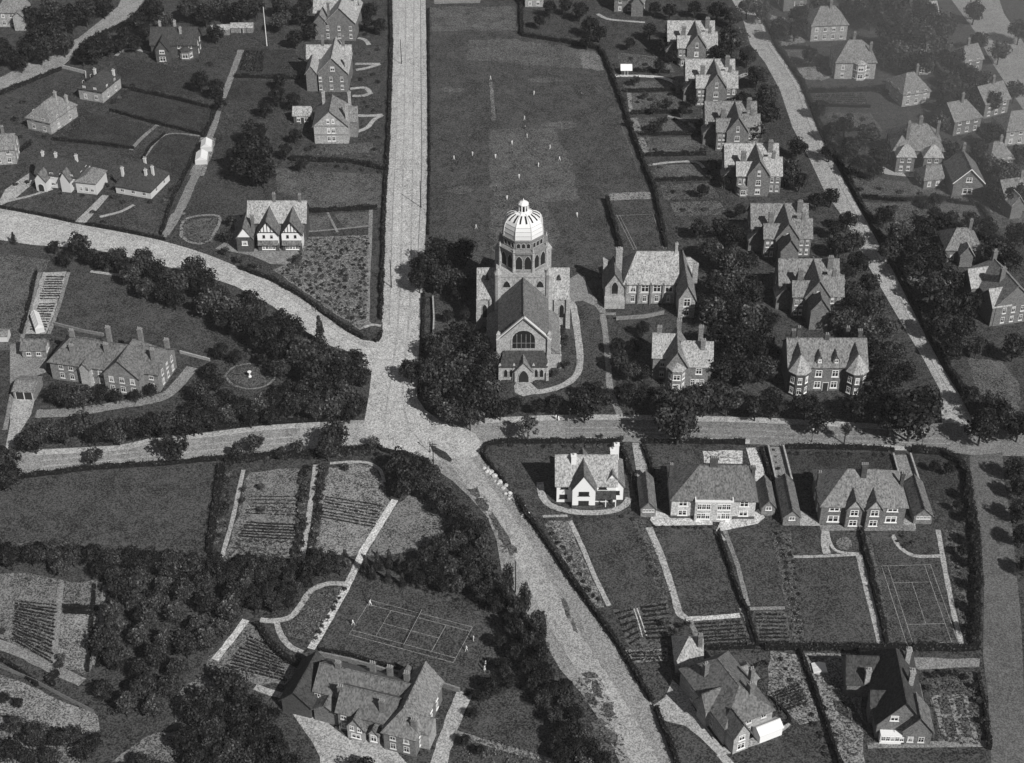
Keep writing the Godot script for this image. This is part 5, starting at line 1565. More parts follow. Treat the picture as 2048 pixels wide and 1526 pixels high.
func garage(a: Array, b: Array, depth: float, label: String, wide := true) -> void:
	var s := site("garage", label, "garage", a, b)
	var t: Node3D = s.t
	block(t, 0, -depth / 2, s.w, depth, 2.7, 2.0, 1, 0, 0, M.wood_pale, M.tile, 0.25)
	if wide:
		for i in 4: window(t, Vector3((i - 1.5) * s.w * 0.2, 2.0, 0.01), 0, s.w * 0.17, 0.8, M.white)
	else: window(t, Vector3(0, 2.2, 0.01), 0, 1.4, 1.0, M.white)
func build_houses_near() -> void:
	# white rendered house
	var s := site("white_house", "white rendered house with steep front gable and white chimneys", "house", [1113, 1004], [1246, 1004])
	var t: Node3D = s.t
	var hw: float = s.w / 2
	block(t, -0.9, -4.4, s.w - 1.8, 8.8, 5.6, 5.0, 0, 0, 0, M.render, M.slate_pale, 0.45)
	block(t, -1.55, -2.6, 5.3, 9.6, 6.0, 4.0, 1, 0, 0, M.render, M.tile, 0.35)
	block(t, hw - 2.6, -5.6, 5.2, 9.6, 4.6, 3.6, 1, 0, 2.6, M.render, M.slate, 0.4)
	var b := MB.new()   # veranda roof between gable and wing
	b.quad(Vector3(1.15, 2.5, 1.9), Vector3(6.0, 2.5, 1.9), Vector3(6.0, 3.5, 0.02), Vector3(1.15, 3.5, 0.02), Vector3(0, 1, 1))
	b.quad(Vector3(1.15, 2.5, 1.9), Vector3(6.0, 2.5, 1.9), Vector3(6.0, 2.3, 1.9), Vector3(1.15, 2.3, 1.9), Vector3.BACK)
	part("veranda_roof", b.mesh(), M.tile_dark, t)
	for x in [3.6, 5.9]:
		b = MB.new()
		b.box(Vector3(x - 0.1, 0, 1.6), Vector3(x + 0.1, 2.5, 1.8))
		part("post", b.mesh(), M.white, t)
	window(t, Vector3(-1.55, 4.4, 2.21), 0, 2.4, 1.2, M.timber); window(t, Vector3(-1.55, 1.6, 2.21), 0, 2.4, 1.3, M.timber)
	window(t, Vector3(-6.0, 4.6, 0.01), 0, 1.7, 1.1, M.timber); window(t, Vector3(-6.2, 1.7, 0.01), 0, 1.8, 1.2, M.timber)
	window(t, Vector3(2.9, 4.5, 0.01), 0, 1.8, 1.1, M.timber); window(t, Vector3(6.3, 2.2, -0.79), 0, 1.3, 1.1, M.timber); window(t, Vector3(3.0, 1.5, 0.01), 0, 2.2, 1.4, M.timber)
	door(t, Vector3(4.8, 0, 0.01), 0)
	b = MB.new()
	b.box(Vector3(-4.3, 0, 2.2), Vector3(1.2, 0.9, 2.34))
	part("plinth", b.mesh(), M.brick_dark, t)
	for q in [[-3.9, -3.4, 11.4], [5.2, -5.2, 11.8], [6.4, -9.0, 10.2]]: chimney(t, q[0], q[1], 5, q[2], 1.1, 1.0, M.render, 1)
	# semi detached pair with white window bays
	s = site("semi_detached_house", "hipped semi detached pair with white balcony parapet and pale walls", "house", [1341, 1036], [1508, 1038])
	t = s.t
	hw = s.w / 2
	block(t, 0, -6, s.w, 12, 6.1, 4.9, 0, 6.4, 2.0, M.brick_light, M.tile, 0.5)
	b = MB.new()
	b.box(Vector3(-4.3, 0, 0), Vector3(4.3, 5.9, 1.1))
	part("front_bay", b.mesh(), M.brick_light, t)
	b = MB.new()
	b.box(Vector3(-4.4, 5.9, 1.0), Vector3(4.4, 6.35, 1.25)); b.box(Vector3(-4.4, 5.9, -0.2), Vector3(-4.15, 6.35, 1.0)); b.box(Vector3(4.15, 5.9, -0.2), Vector3(4.4, 6.35, 1.0))
	part("parapet", b.mesh(), M.white, t)
	for x in [-2.3, 2.3]:
		for y in [1.7, 4.5]:
			for k in [-1.0, 0.0, 1.0]: window(t, Vector3(x + k * 1.0, y, 1.11), 0, 1.0, 1.7, M.white)
	for x in [-7.0, 7.0]:
		for y in [1.7, 4.5]: window(t, Vector3(x, y, 0.01), 0, 2.1, 1.5, M.white)
	for x in [-3.4, 3.4]: door(t, Vector3(x, 0, 1.12), 0, 1.0, 0.6, M.white)
	b = MB.new()
	b.box(Vector3(-hw, 0, 0), Vector3(hw, 0.8, 0.12))
	part("plinth", b.mesh(), M.brick_dark, t)
	win_row(t, -10, -2, hw, 2, [1.7, 4.5], 1.1, 1.5, M.white, PI / 2)
	chimney(t, 0, -6, 10, 13.2, 1.8, 0.9, M.brick_dark, 4); chimney(t, -hw + 0.2, -8, 4, 9.4, 0.8, 1.0, M.brick_dark, 2); chimney(t, hw - 0.2, -7, 5, 9.8, 0.8, 1.0, M.brick_dark, 2)
	# second pair with gabled bays
	s = site("semi_detached_house", "hipped semi detached pair with twin pale gabled bays on front", "house", [1638, 1048], [1806, 1050])
	t = s.t
	hw = s.w / 2
	block(t, 0, -6.2, s.w, 12.4, 6.0, 5.3, 0, 6.0, 6.0, M.brick, M.slate, 0.5)
	for x in [-2.3, 2.3]:
		block(t, x, -1.2, 3.5, 5.0, 6.0, 2.6, 1, 0, 0, M.brick, M.slate, 0.35)
		b = MB.new()   # pale tile hung gable face
		b.tri(Vector3(x - 1.7, 6.02, 1.35), Vector3(x + 1.7, 6.02, 1.35), Vector3(x, 8.3, 1.35), Vector3.BACK)
		part("gable_face", b.mesh(), M.stone, t)
		for y in [1.6, 4.6]: window(t, Vector3(x, y, 1.31), 0, 1.9, 1.7, M.white)
	for x in [-6.6, 6.6]:
		window(t, Vector3(x, 4.7, 0.01), 0, 2.4, 1.3, M.white); window(t, Vector3(x, 1.7, 0.01), 0, 2.6, 1.8, M.white)
	win_row(t, -10, -2, hw, 2, [1.7, 4.5], 1.1, 1.5, M.white, PI / 2); win_row(t, -10, -2, -hw, 2, [1.7, 4.5], 1.1, 1.5, M.white, -PI / 2)
	chimney(t, 0, -5.4, 10, 13.4, 1.2, 1.6, M.brick_dark, 4); chimney(t, -hw + 0.1, -7, 4, 9.6, 0.8, 1.1, M.brick_dark, 2); chimney(t, hw - 0.1, -7, 4, 9.6, 0.8, 1.1, M.brick_dark, 2)
	garage([1281, 1034], [1311, 1034], 11, "dark roofed garage with white glazed front beside white house")
	garage([1522, 1031], [1549, 1031], 9, "garage with small gable window at the end of pale drive", false)
	garage([1565, 1051], [1599, 1051], 13, "long garage with round gable window left of twin gabled pair", false)
	garage([1826, 1048], [1862, 1048], 12, "long garage with wide gable window right of twin gabled pair")
	# house at the bottom right, turned
	s = site("house", "large turned house with broad hipped roof and white lean-to", "house", [1446, 1490], [1541, 1453])
	t = house(s, 17, 5.4, 4.6, [4.4, 4.4], M.brick_pale, M.tile, 3, 2, 1)
	block(t, s.w / 2 - 1.8, 1.4, 5.2, 2.8, 2.4, 0.9, 0, 0, 0, M.white, M.roofglass, 0.2)
	block(t, -s.w / 2 + 2.2, 0.8, 3.6, 4, 5.2, 3.0, 1, 0, 0, M.stone, M.tile)
	window(t, Vector3(-s.w / 2 + 2.2, 4.0, 2.81), 0, 1.4, 1.4, M.white); window(t, Vector3(-s.w / 2 + 2.2, 1.6, 2.81), 0, 1.8, 1.6, M.white)
	chimney(t, 2, -3.4, 7, 10.8, 1.0, 1.4); chimney(t, -3.0, -12, 7, 10.4, 1.0, 1.0)
	chimney(t, s.w / 2 - 0.2, -8, 4, 9.0, 0.8, 1.0)
	block(t, -s.w / 2 + 1.0, -7.0, 4.0, 3.2, 5.6, 2.6, 0, 0, 0, M.brick_pale, M.tile)
	block(t, s.w / 2 + 1.4, -12.5, 3.6, 4.6, 3.0, 1.8, 0, 0, 1.2, M.brick_pale, M.slate)
	s = site("outbuilding", "small pyramid roofed coach house beside vegetable rows", "outbuilding", [1351, 1346], [1402, 1346])
	t = house(s, 7.5, 3.2, 3.4, [2.6, 0.0], M.brick_pale, M.slate_pale, 2, 1)
	chimney(t, s.w / 2 - 0.4, -2.6, 4, 8.4, 0.9, 0.8)
	# big dark roof, bottom right
	s = site("house", "steep dark roofed house with white five light bay window", "house", [1740, 1476], [1846, 1480])
	t = s.t
	hw = s.w / 2
	block(t, 0.4, -9.5, s.w - 1, 19, 4.8, 6.2, 1, 0, 5.0, M.brick, M.tile_dark, 0.5)
	block(t, -hw - 0.6, -14.5, 6.0, 7.4, 4.2, 3.8, 0, 0, 0, M.brick, M.tile_dark, 0.4)
	block(t, 3.4, -1.6, 5.6, 6.0, 4.6, 3.6, 1, 0, 0, M.brick, M.tile, 0.4)
	b = MB.new()
	b.box(Vector3(-hw + 1.6, 0, 0.0), Vector3(-hw + 6.4, 2.6, 1.4))
	part("bay", b.mesh(), M.white, t)
	for i in 5: window(t, Vector3(-hw + 2.2 + i * 0.9, 1.6, 1.41), 0, 0.8, 1.3, M.white)
	window(t, Vector3(-1.2, 6.0, 0.01), 0, 1.6, 1.4, M.white)
	win_row(t, 1.2, 5.4, 1.41, 2, [1.7], 1.2, 1.5)
	chimney(t, 2.6, -7.4, 8, 11.8, 1.0, 1.2, M.brick_pale); chimney(t, 3.0, -14, 7, 11, 1.0, 1.0, M.brick_pale); chimney(t, -hw + 0.2, -11.0, 4, 7.8, 1.0, 1.0, M.brick_pale)
	block(t, -hw + 1.6, -5.6, 3.0, 3.4, 5.4, 2.2, 0, 0, 0, M.brick, M.tile_dark, 0.3)
	block(t, hw - 0.6, -9.0, 2.6, 6.0, 3.2, 1.8, 1, 0, 0, M.brick, M.tile, 0.3)
	# mansion at the bottom
	s = site("mansion", "rambling grey roofed mansion beside the tennis lawn", "mansion", [634, 1379], [824, 1425], 5.6)
	t = s.t
	block(t, -1, -4.2, s.w - 1, 8.4, 5.6, 3.2, 0, 0, 0, M.brick, M.tile, 0.45)
	block(t, 1.6, 0.2, 11.4, 7.4, 5.8, 3.2, 0, 0, 0, M.brick, M.tile, 0.45)
	block(t, 9.6, -1.8, 6.6, 15.4, 5.8, 4.0, 1, 3.2, 0, M.brick, M.slate, 0.45)
	block(t, 0.2, 3.4, 3.6, 4.0, 4.0, 2.6, 1, 0, 0, M.brick_pale, M.tile, 0.45)
	block(t, 13.2, 1.4, 3.2, 4.0, 5.0, 2.2, 0, 0, 0, M.brick_pale, M.slate, 0.35)
	block(t, 4.0, 4.2, 2.0, 2.6, 3.4, 1.4, 1, 0, 0, M.brick_pale, M.tile, 0.3)
	block(t, -7.2, 1.0, 5.0, 4.0, 3.6, 1.8, 1, 0, 0, M.brick, M.tile, 0.4)
	block(t, -13.6, -2.6, 6.2, 11.0, 4.0, 3.0, 1, 0, 0, M.brick_dark, M.tile_dark, 0.5)
	block(t, 5.6, -8.6, 3.4, 2.6, 5.4, 2.2, 1, 0, 0, M.brick, M.tile, 0.35)
	for x in [-0.6, 1.0]: window(t, Vector3(x, 3.3, 5.41), 0, 0.9, 1.2, M.white)
	window(t, Vector3(0.2, 1.3, 5.41), 0, 2.0, 1.2, M.white); window(t, Vector3(4.0, 2.0, 5.51), 0, 1.3, 1.8, M.white)
	win_row(t, -10.6, -9.6, 0, 1, [1.7, 4.2], 1.2, 1.4, M.white); win_row(t, -3.9, -1.9, 3.91, 1, [1.7, 4.2], 1.2, 1.4)
	win_row(t, 5.2, 6.4, 3.91, 1, [1.7, 4.2], 1.1, 1.4); win_row(t, 6.8, 12.4, 5.91, 2, [1.7, 4.2], 1.2, 1.6)
	win_row(t, -8, 5.0, 12.91, 4, [1.7, 4.2], 1.1, 1.5, M.white, PI / 2)
	for q in [[-7.0, -4.2, 10.2], [-0.6, -6.6, 9.6], [3.0, -6.8, 9.4], [4.9, 2.4, 9.8], [7.0, -5.8, 10.0], [12.2, 4.4, 9.0], [-4.6, 0.6, 9.0]]: chimney(t, q[0], q[1], 5, q[2], 1.1, 0.8, M.brick, 3)

func build_hedges() -> void:
	var H := func(a, w, h, l): hedge(a, w, h, l)
	H.call([781, -20, 783, 100, 777, 290, 770, 400, 766, 520, 762, 640], 0.86, 1.36, "dark hedge along the left side of the broad avenue")
	H.call([857, 20, 859, 200, 859, 330, 857, 470], 0.50, 1.02, "low dark hedge between the avenue and the playing field")
	H.call([849, 590, 847, 640, 845, 700, 838, 790], 0.72, 1.36, "dark hedge between the avenue and the churchyard trees")
	H.call([1041, -20, 1044, 72, 1120, 84, 1200, 100], 1.15, 1.70, "ragged hedge across the top of the playing field")
	H.call([1200, 100, 1212, 122, 1252, 230, 1288, 330, 1310, 385, 1332, 495], 1.01, 1.70, "long dark hedge between playing field and villa gardens")
	H.call([1214, 402, 1242, 500], 1.01, 1.87, "dark hedge along the left of the small grass court")
	H.call([1240, 142, 1340, 146], 0.86, 1.36, "garden hedge above the pale curving garden path")
	H.call([1248, 184, 1352, 182], 0.86, 1.36, "garden hedge below the pale curving garden path")
	H.call([1262, 228, 1385, 226], 0.86, 1.36, "garden hedge between the box bed garden and next garden")
	H.call([1282, 270, 1402, 270], 0.86, 1.36, "garden hedge above the square villa lawn")
	H.call([1292, 312, 1412, 310], 0.94, 1.53, "thick garden hedge below the square villa lawn")
	H.call([1310, 362, 1430, 360], 0.86, 1.36, "garden hedge below the arched path lawn")
	H.call([1527, 36, 1556, 96, 1604, 166, 1646, 268, 1716, 399, 1746, 453, 1802, 557], 1.15, 1.70, "long dark hedge on the far side of the lined avenue")
	H.call([1802, 557, 1860, 674, 1889, 728, 1930, 795, 1956, 848], 1.30, 2.04, "tall dark hedge beside the lower end of lined avenue")
	H.call([1605, 186, 1740, 182, 1780, 190], 0.86, 1.70, "dark hedge above the far vegetable rows")
	H.call([1625, 212, 1740, 215], 0.72, 1.19, "low hedge below the far vegetable rows")
	H.call([1560, 96, 1620, 98], 0.72, 1.19, "short hedge across the first garden beyond avenue")
	H.call([1584, 134, 1640, 132], 0.72, 1.19, "short hedge across the second garden beyond avenue")
	H.call([1720, 396, 1790, 402, 1900, 400], 0.86, 1.36, "hedge above the wide lawn beyond the avenue")
	H.call([0, 416, 75, 430, 149, 445], 0.65, 1.10, "roadside hedge before the white walled house")
	H.call([172, 450, 230, 460, 312, 477, 330, 480], 0.65, 1.10, "roadside hedge before the pyramid roofed house")
	H.call([480, 538, 540, 560, 600, 592, 650, 630, 700, 665, 725, 678], 1.08, 1.36, "thick roadside hedge along the rose garden triangle")
	H.call([748, 684, 758, 680, 764, 664], 0.72, 1.02, "curved hedge at the sharp corner of the rose garden")
	H.call([610, 425, 755, 418], 1.01, 1.53, "dark hedge between the big lawn and rose garden")
	H.call([580, 320, 700, 325, 770, 340], 1.30, 1.53, "mixed hedge between stone gabled villa and big lawn")
	H.call([105, 280, 200, 290, 268, 298], 0.65, 1.27, "dark hedge behind the white walled house")
	H.call([220, 222, 300, 245, 400, 270], 0.65, 1.36, "dark slanting hedge between two walled lawns")
	H.call([330, 268, 300, 295, 285, 320], 0.58, 1.02, "short dark hedge beside the narrow slanting bed")
	H.call([445, 190, 420, 250, 405, 275], 0.86, 1.53, "dark hedge beside the long lane upper part")
	H.call([400, 290, 370, 350, 345, 400, 322, 470], 0.65, 1.27, "dark hedge beside the long lane lower part")
	H.call([470, 155, 600, 158], 0.72, 1.53, "hedge across the gardens behind the upper villas")
	H.call([122, 140, 60, 165, 0, 190], 0.86, 1.53, "hedge below the curving top road")
	H.call([150, 112, 185, 82, 268, 42, 295, 5], 1.01, 1.87, "hedge round the bend of the top road")
	H.call([45, 956, 183, 939, 341, 929, 446, 919], 0.72, 1.44, "straight dark hedge between left cross road and pasture")
	H.call([446, 935, 436, 1000, 428, 1060, 420, 1110], 1.44, 1.87, "dark hedge between pasture and the crop plots")
	H.call([450, 925, 540, 915, 620, 910, 690, 905, 752, 898], 1.58, 1.70, "thick hedge along the road above crop plots")
	H.call([756, 894, 764, 902, 790, 908, 826, 918], 0.72, 1.36, "clipped hedge at the junction corner by pole")
	H.call([300, 870, 406, 862, 520, 848, 640, 842, 700, 838], 0.86, 1.53, "hedge on the mansion side of left cross road")
	H.call([44, 668, 60, 606, 74, 545], 0.58, 1.36, "hedge left of the kitchen garden")
	H.call([966, 905, 975, 890, 1000, 886, 1100, 886, 1236, 886], 0.72, 1.36, "clipped road hedge before the white house")
	H.call([962, 905, 975, 925, 1000, 955, 1012, 970], 0.65, 1.19, "curved hedge round the white house corner lawn")
	H.call([1030, 995, 1055, 1035, 1088, 1080, 1140, 1158, 1200, 1240, 1254, 1320, 1302, 1404], 0.94, 1.53, "long dark hedge along the unmade road")
	H.call([1312, 1418, 1320, 1445, 1345, 1500, 1360, 1560], 0.94, 1.53, "dark hedge below the drive gate on unmade road")
	H.call([1288, 886, 1400, 886, 1490, 888], 0.79, 1.36, "clipped road hedge before the balcony pair")
	H.call([1570, 896, 1700, 898, 1788, 902], 0.79, 1.36, "clipped road hedge before the twin gabled pair")
	H.call([1822, 904, 1880, 907, 1915, 925, 1934, 950, 1938, 1010, 1950, 1060, 1955, 1160, 1950, 1300], 1.44, 1.87, "tall dark hedge curving down the right hand road")
	H.call([1436, 1066, 1470, 1170, 1492, 1222, 1514, 1292], 0.65, 1.27, "straight dark hedge between the two balcony lawns")
	H.call([1286, 890, 1300, 930, 1310, 962], 0.86, 1.19, "short hedge right of the gravel drive")
	H.call([1240, 890, 1256, 930, 1272, 985, 1282, 1020], 1.01, 1.27, "shrubby hedge between white house and gravel drive")
	H.call([1520, 900, 1534, 935, 1545, 970], 0.72, 1.19, "short hedge right of the pale concrete drive")
	H.call([1722, 1060, 1745, 1160, 1775, 1296], 1.15, 1.27, "dark hedge between the two wide lawns")
	H.call([1530, 1298, 1600, 1299, 1700, 1299, 1800, 1299, 1950, 1300], 1.01, 1.70, "long straight hedge across the garden ends")
	H.call([1600, 1304, 1626, 1370, 1650, 1440, 1682, 1540], 0.72, 1.36, "straight dark hedge between the bottom right houses")
	H.call([1350, 1296, 1420, 1298, 1510, 1296], 0.72, 1.02, "low hedge behind the pyramid roofed coach house")
	H.call([1480, 1345, 1530, 1325, 1535, 1330], 0.43, 0.59, "box edging round the small kitchen bed")
	H.call([1545, 1468, 1580, 1440, 1575, 1430, 1540, 1395], 0.43, 0.59, "box edging along the turned house terrace")
	H.call([1955, 1350, 1970, 1420, 1978, 1500], 0.86, 1.27, "hedge between parterre garden and right road")
	H.call([220, 1175, 212, 1250, 196, 1335], 0.58, 1.10, "hedge right of the lower left plots")
	H.call([190, 1172, 184, 1250, 176, 1345], 0.58, 1.02, "dark row beside the pale lower plot")
	H.call([-20, 1305, 40, 1345, 75, 1372], 0.86, 1.27, "dark hedge slanting along the lower left lane")
	H.call([110, 1372, 95, 1365, 118, 1348], 1.15, 1.36, "stubby dark hedge piece beside lower left fence")
	H.call([515, 1250, 540, 1290, 570, 1318, 600, 1335], 1.30, 1.44, "curving dark hedge left of the mansion yard")
	H.call([640, 1302, 700, 1312, 760, 1330, 850, 1352], 0.72, 1.02, "planted edge between the mansion and tennis lawn")

func fill(a: Array, n: int, gap: float, r0: float, r1: float, label: String, group: String, called: String, kind := "round") -> void:
	for q in in_poly(poly2(a), n, gap):
		var r := rng.randf_range(r0, r1)
		var hc := r * 1.15 + 0.8
		var at := Vector3(q.x, 0, q.y)
		plant({"at": at, "turn": rng.randf() * TAU, "label": label, "group": group, "kind": kind, "called": called, "hc": hc, "var": (4 + rng.randi() % 5) if called == "orchard_tree" else rng.randi() % crowns[kind].size(), "scale": Vector3(r, r * rng.randf_range(0.9, 1.1), r)})
func build_trees() -> void:
	trees([848, 527, 32, 880, 506, 36, 838, 558, 24, 909, 520, 30, 930, 498, 26, 880, 555, 30, 915, 560, 28], "broad dark tree between the avenue and the dome", "trees north of the church")
	trees([880, 690, 32, 915, 672, 34, 950, 692, 36, 972, 720, 30, 870, 740, 38, 915, 740, 42, 955, 752, 40, 985, 785, 30, 880, 788, 36, 925, 802, 40, 968, 808, 36, 1000, 812, 26, 940, 832, 26, 900, 820, 30], "dense dark tree in the grove beside the church front", "grove beside the church front")
	tree(822, 738, 26, "pale fringed tree overhanging the broad junction", "")
	trees([1030, 808, 18, 1075, 812, 16, 1108, 806, 20], "low dark tree between the church lawn and cross road", "low trees below the church lawn")
	trees([1170, 808, 36, 1200, 795, 26, 1185, 780, 24], "big dark tree between church lawn and road hedge", "trees at the church lawn corner")
	tree(1056, 851, 25, "round street tree standing in the cross road below church", "", "young", "street_tree", 1.7)
	tree(1693, 858, 14, "small round street tree on the pavement of cross road", "", "young", "street_tree", 2.6)
	tree(1358, 836, 52, "largest round tree overhanging the right cross road", "")
	tree(1826, 824, 58, "huge dark tree at the foot of the lined avenue", "")
	trees([1250, 785, 26, 1290, 790, 26, 1330, 798, 36, 1390, 800, 38, 1425, 790, 36, 1455, 795, 36, 1512, 812, 28, 1545, 805, 32, 1612, 808, 30, 1640, 834, 32, 1715, 812, 32, 1755, 808, 36, 1780, 838, 34, 1770, 770, 34, 1855, 800, 34], "dark garden tree along the front of the villas by cross road", "front garden trees along the cross road")
	trees([1240, 720, 22, 1262, 740, 22, 1290, 745, 18, 1235, 690, 18, 1270, 690, 18, 1285, 655, 16, 1400, 600, 18], "dark tree between the hall and the stone bay house", "trees between hall and bay house")
	trees([1440, 565, 34, 1475, 560, 34, 1505, 580, 32, 1430, 620, 34, 1465, 615, 36, 1500, 635, 36, 1535, 640, 28, 1440, 670, 32, 1480, 685, 38, 1520, 690, 34, 1445, 735, 34, 1490, 740, 34, 1530, 735, 30, 1460, 520, 30, 1420, 495, 26, 1490, 520, 28, 1400, 455, 22, 1440, 455, 24, 1470, 470, 26, 1545, 705, 20], "dark tree in the wooded gardens behind the villas", "wooded gardens between hall and villas")
	trees([1685, 635, 29.6, 1717, 615, 29.6, 1750, 610, 27.8, 1700, 582, 26.1, 1770, 655, 29.6, 1735, 660, 29.6, 1785, 705, 29.6, 1750, 705, 27.8, 1810, 745, 26.1, 1770, 740, 26.1, 1685, 540, 24.4, 1715, 525, 26.1, 1740, 565, 24.4, 1680, 490, 24.4, 1710, 480, 22.6, 1695, 440, 20.9, 1670, 455, 19.1, 1720, 750, 19.1, 1695, 690, 15.7], "leafy tree lining the avenue below the villas", "lower avenue trees")
	trees([1530, 227, 29.6, 1537, 188, 26.1, 1515, 150, 24.4, 1510, 262, 24.4, 1595, 292, 22.6, 1575, 340, 29.6, 1547, 345, 22.6, 1600, 360, 19.1, 1663, 392, 19.1, 1635, 400, 17.4, 1467, 74, 29.6, 1443, 105, 22.6, 1495, 110, 20.9, 1485, 200, 20.9, 1495, 300, 19.1, 1535, 300, 20.9, 1465, 30, 22.6, 1435, 20, 20.9, 1495, 10, 22.6, 1525, 20, 22.6], "leafy tree lining the avenue beside the gabled villas", "upper avenue trees")
	trees([1700, 296, 26, 1735, 270, 26, 1760, 308, 24, 1715, 330, 22, 1665, 260, 20, 1640, 215, 18, 1660, 300, 20, 1690, 250, 20, 1750, 340, 18], "dark garden tree before the paired bay house", "trees before the paired bay house")
	trees([1560, 55, 24, 1600, 30, 26, 1640, 10, 24, 1700, 18, 28, 1745, 20, 34, 1790, 20, 34, 1780, 65, 34, 1830, 65, 36, 1870, 95, 34, 1840, 125, 30, 1800, 105, 28, 1880, 50, 34, 1905, 120, 30, 1850, 20, 30, 1620, 110, 18, 1590, 60, 20, 1770, 110, 24], "tree in the wooded gardens at the far end", "far wooded gardens")
	trees([1930, 150, 30, 1962, 165, 30, 1900, 170, 26, 1935, 195, 26, 1985, 200, 24, 1890, 200, 20, 1880, 245, 22, 1900, 300, 26, 1960, 300, 24, 1990, 270, 24, 2020, 250, 22, 1985, 330, 26, 2015, 345, 28, 2040, 310, 24, 2035, 390, 28, 1990, 385, 24, 1870, 400, 18, 2030, 180, 22, 2000, 100, 24, 1960, 80, 20, 2040, 60, 24, 1950, 20, 24], "hazy tree near the far right road", "far right roadside trees")
	trees([1800, 465, 30, 1832, 490, 32, 1850, 455, 28, 1870, 520, 34, 1830, 530, 30, 1865, 570, 34, 1905, 560, 32, 1895, 605, 34, 1935, 610, 34, 1925, 655, 30, 1880, 645, 32, 1905, 695, 28, 1955, 690, 24, 2030, 690, 30, 1960, 560, 24, 1990, 500, 30, 2020, 520, 28, 2035, 470, 28, 1975, 455, 26, 1940, 440, 20, 1900, 440, 20, 1870, 430, 18, 1770, 430, 22, 1780, 500, 24, 1940, 560, 22], "dark tree in the gardens beyond the lined avenue", "gardens beyond the lined avenue")
	trees([1965, 852, 38, 2000, 825, 34, 1940, 790, 22, 2040, 850, 32, 1985, 800, 26], "dark tree at the right end of the cross road", "trees at the right road end")
	trees([2034, 935, 26, 2040, 975, 24, 2040, 1020, 26, 2046, 1070, 24, 2056, 1130, 22], "dark tree on the far verge of the right hand road", "verge trees of the right hand road")
	trees([1935, 985, 16, 1942, 1030, 16, 1946, 1075, 17, 1950, 1120, 17, 1952, 1165, 17, 1950, 1210, 16, 1948, 1255, 16, 1900, 935, 14, 1915, 1010, 12, 1925, 1100, 12, 1870, 930, 12], "small dark tree inside the tall curving hedge", "trees inside the tall hedge")
	# left belt along the diagonal road
	trees([157, 486, 26, 108, 492, 14, 130, 515, 18, 236, 511, 22, 206, 520, 20, 180, 512, 18, 286, 520, 27, 262, 545, 24, 315, 545, 28, 388, 538, 32, 365, 562, 32, 408, 566, 32, 290, 572, 24, 330, 582, 24, 420, 602, 32, 458, 616, 32, 498, 604, 28, 485, 642, 32, 446, 636, 26, 513, 618, 28, 526, 668, 36, 586, 656, 28, 565, 695, 36, 605, 706, 38, 560, 640, 28, 250, 535, 20, 350, 595, 22, 440, 590, 26], "leafy tree in the belt along the diagonal road", "tree belt along the diagonal road")
	trees([670, 722, 34, 710, 722, 30, 632, 742, 38, 684, 752, 38, 724, 750, 22, 640, 780, 34, 683, 786, 34, 614, 782, 32, 716, 806, 24, 697, 824, 20, 662, 812, 28, 630, 815, 26, 594, 806, 28, 575, 780, 26, 560, 735, 22], "dark tree in the grove at the road junction", "grove at the road junction")
	tree(639, 664, 22, "pointed evergreen at the edge of the diagonal road", "", "cone", "evergreen_tree")
	tree(26, 474, 9, "tiny pointed evergreen beside the diagonal road verge", "", "cone", "evergreen_tree")
	trees([400, 780, 26, 430, 762, 20, 450, 795, 22, 480, 812, 24, 520, 808, 24, 550, 795, 22, 540, 830, 20, 500, 836, 18, 455, 828, 22, 420, 805, 22, 385, 815, 20, 420, 740, 18, 575, 815, 20, 440, 700, 18, 470, 712, 16, 530, 715, 18], "dark shrubby tree round the circular flower bed", "trees round the circular bed")
	trees([131, 790, 26, 108, 786, 20, 162, 790, 26, 198, 786, 22, 230, 790, 16, 270, 790, 14, 300, 778, 14], "dark tree hugging the front of the mansion", "trees before the mansion")
	trees([89, 856, 26, 66, 876, 30, 126, 862, 28, 162, 846, 28, 189, 868, 22, 228, 858, 28, 262, 854, 26, 296, 849, 28, 330, 846, 32, 367, 846, 32, 400, 840, 28, 425, 838, 22, 45, 885, 20], "round tree between the mansion drive and cross road", "trees along the mansion drive")
	trees([187, 912, 22, 346, 892, 34, 236, 872, 20, 472, 904, 20, 504, 886, 20, 516, 880, 16, 597, 892, 17, 746, 882, 15, 560, 905, 14], "street tree standing in the left cross road", "street trees of the left cross road", "young", "street_tree")
	trees([670, 868, 34, 655, 894, 26], "tall street tree where cross road meets the avenue", "street trees by the junction", "round", "street_tree")
	trees([6, 918, 38, 18, 952, 28, -20, 960, 34], "dark tree hiding the road end at the picture edge", "trees at the left edge")
	trees([20, 1108, 28, 62, 1105, 28, 104, 1102, 28, 145, 1108, 26, 185, 1108, 26, 225, 1116, 26, 265, 1116, 26, 305, 1118, 26, 345, 1118, 26, 385, 1122, 26, 425, 1128, 26, 460, 1140, 24, -20, 1100, 28, 120, 1130, 22, 200, 1138, 22, 280, 1142, 22, 360, 1145, 22], "dark tree in the belt below the pasture", "tree belt below the pasture")
	fill([235, 1165, 330, 1150, 470, 1160, 490, 1215, 440, 1290, 400, 1340, 365, 1390, 345, 1440, 290, 1450, 225, 1440, 200, 1400, 205, 1320, 225, 1240], 44, 4.4, 2.2, 3.4, "leafy orchard tree between the lower plots and lane", "lower left orchard", "orchard_tree")
	fill([385, 1435, 430, 1405, 500, 1410, 540, 1428, 552, 1460, 580, 1495, 595, 1560, 380, 1560, 375, 1490], 34, 3.6, 2.4, 3.4, "dark tree in the wood beside the mansion drive", "wood beside the mansion drive", "woodland_tree")
	tree(461, 1364, 38, "spreading dark tree below the striped vegetable plot", "")
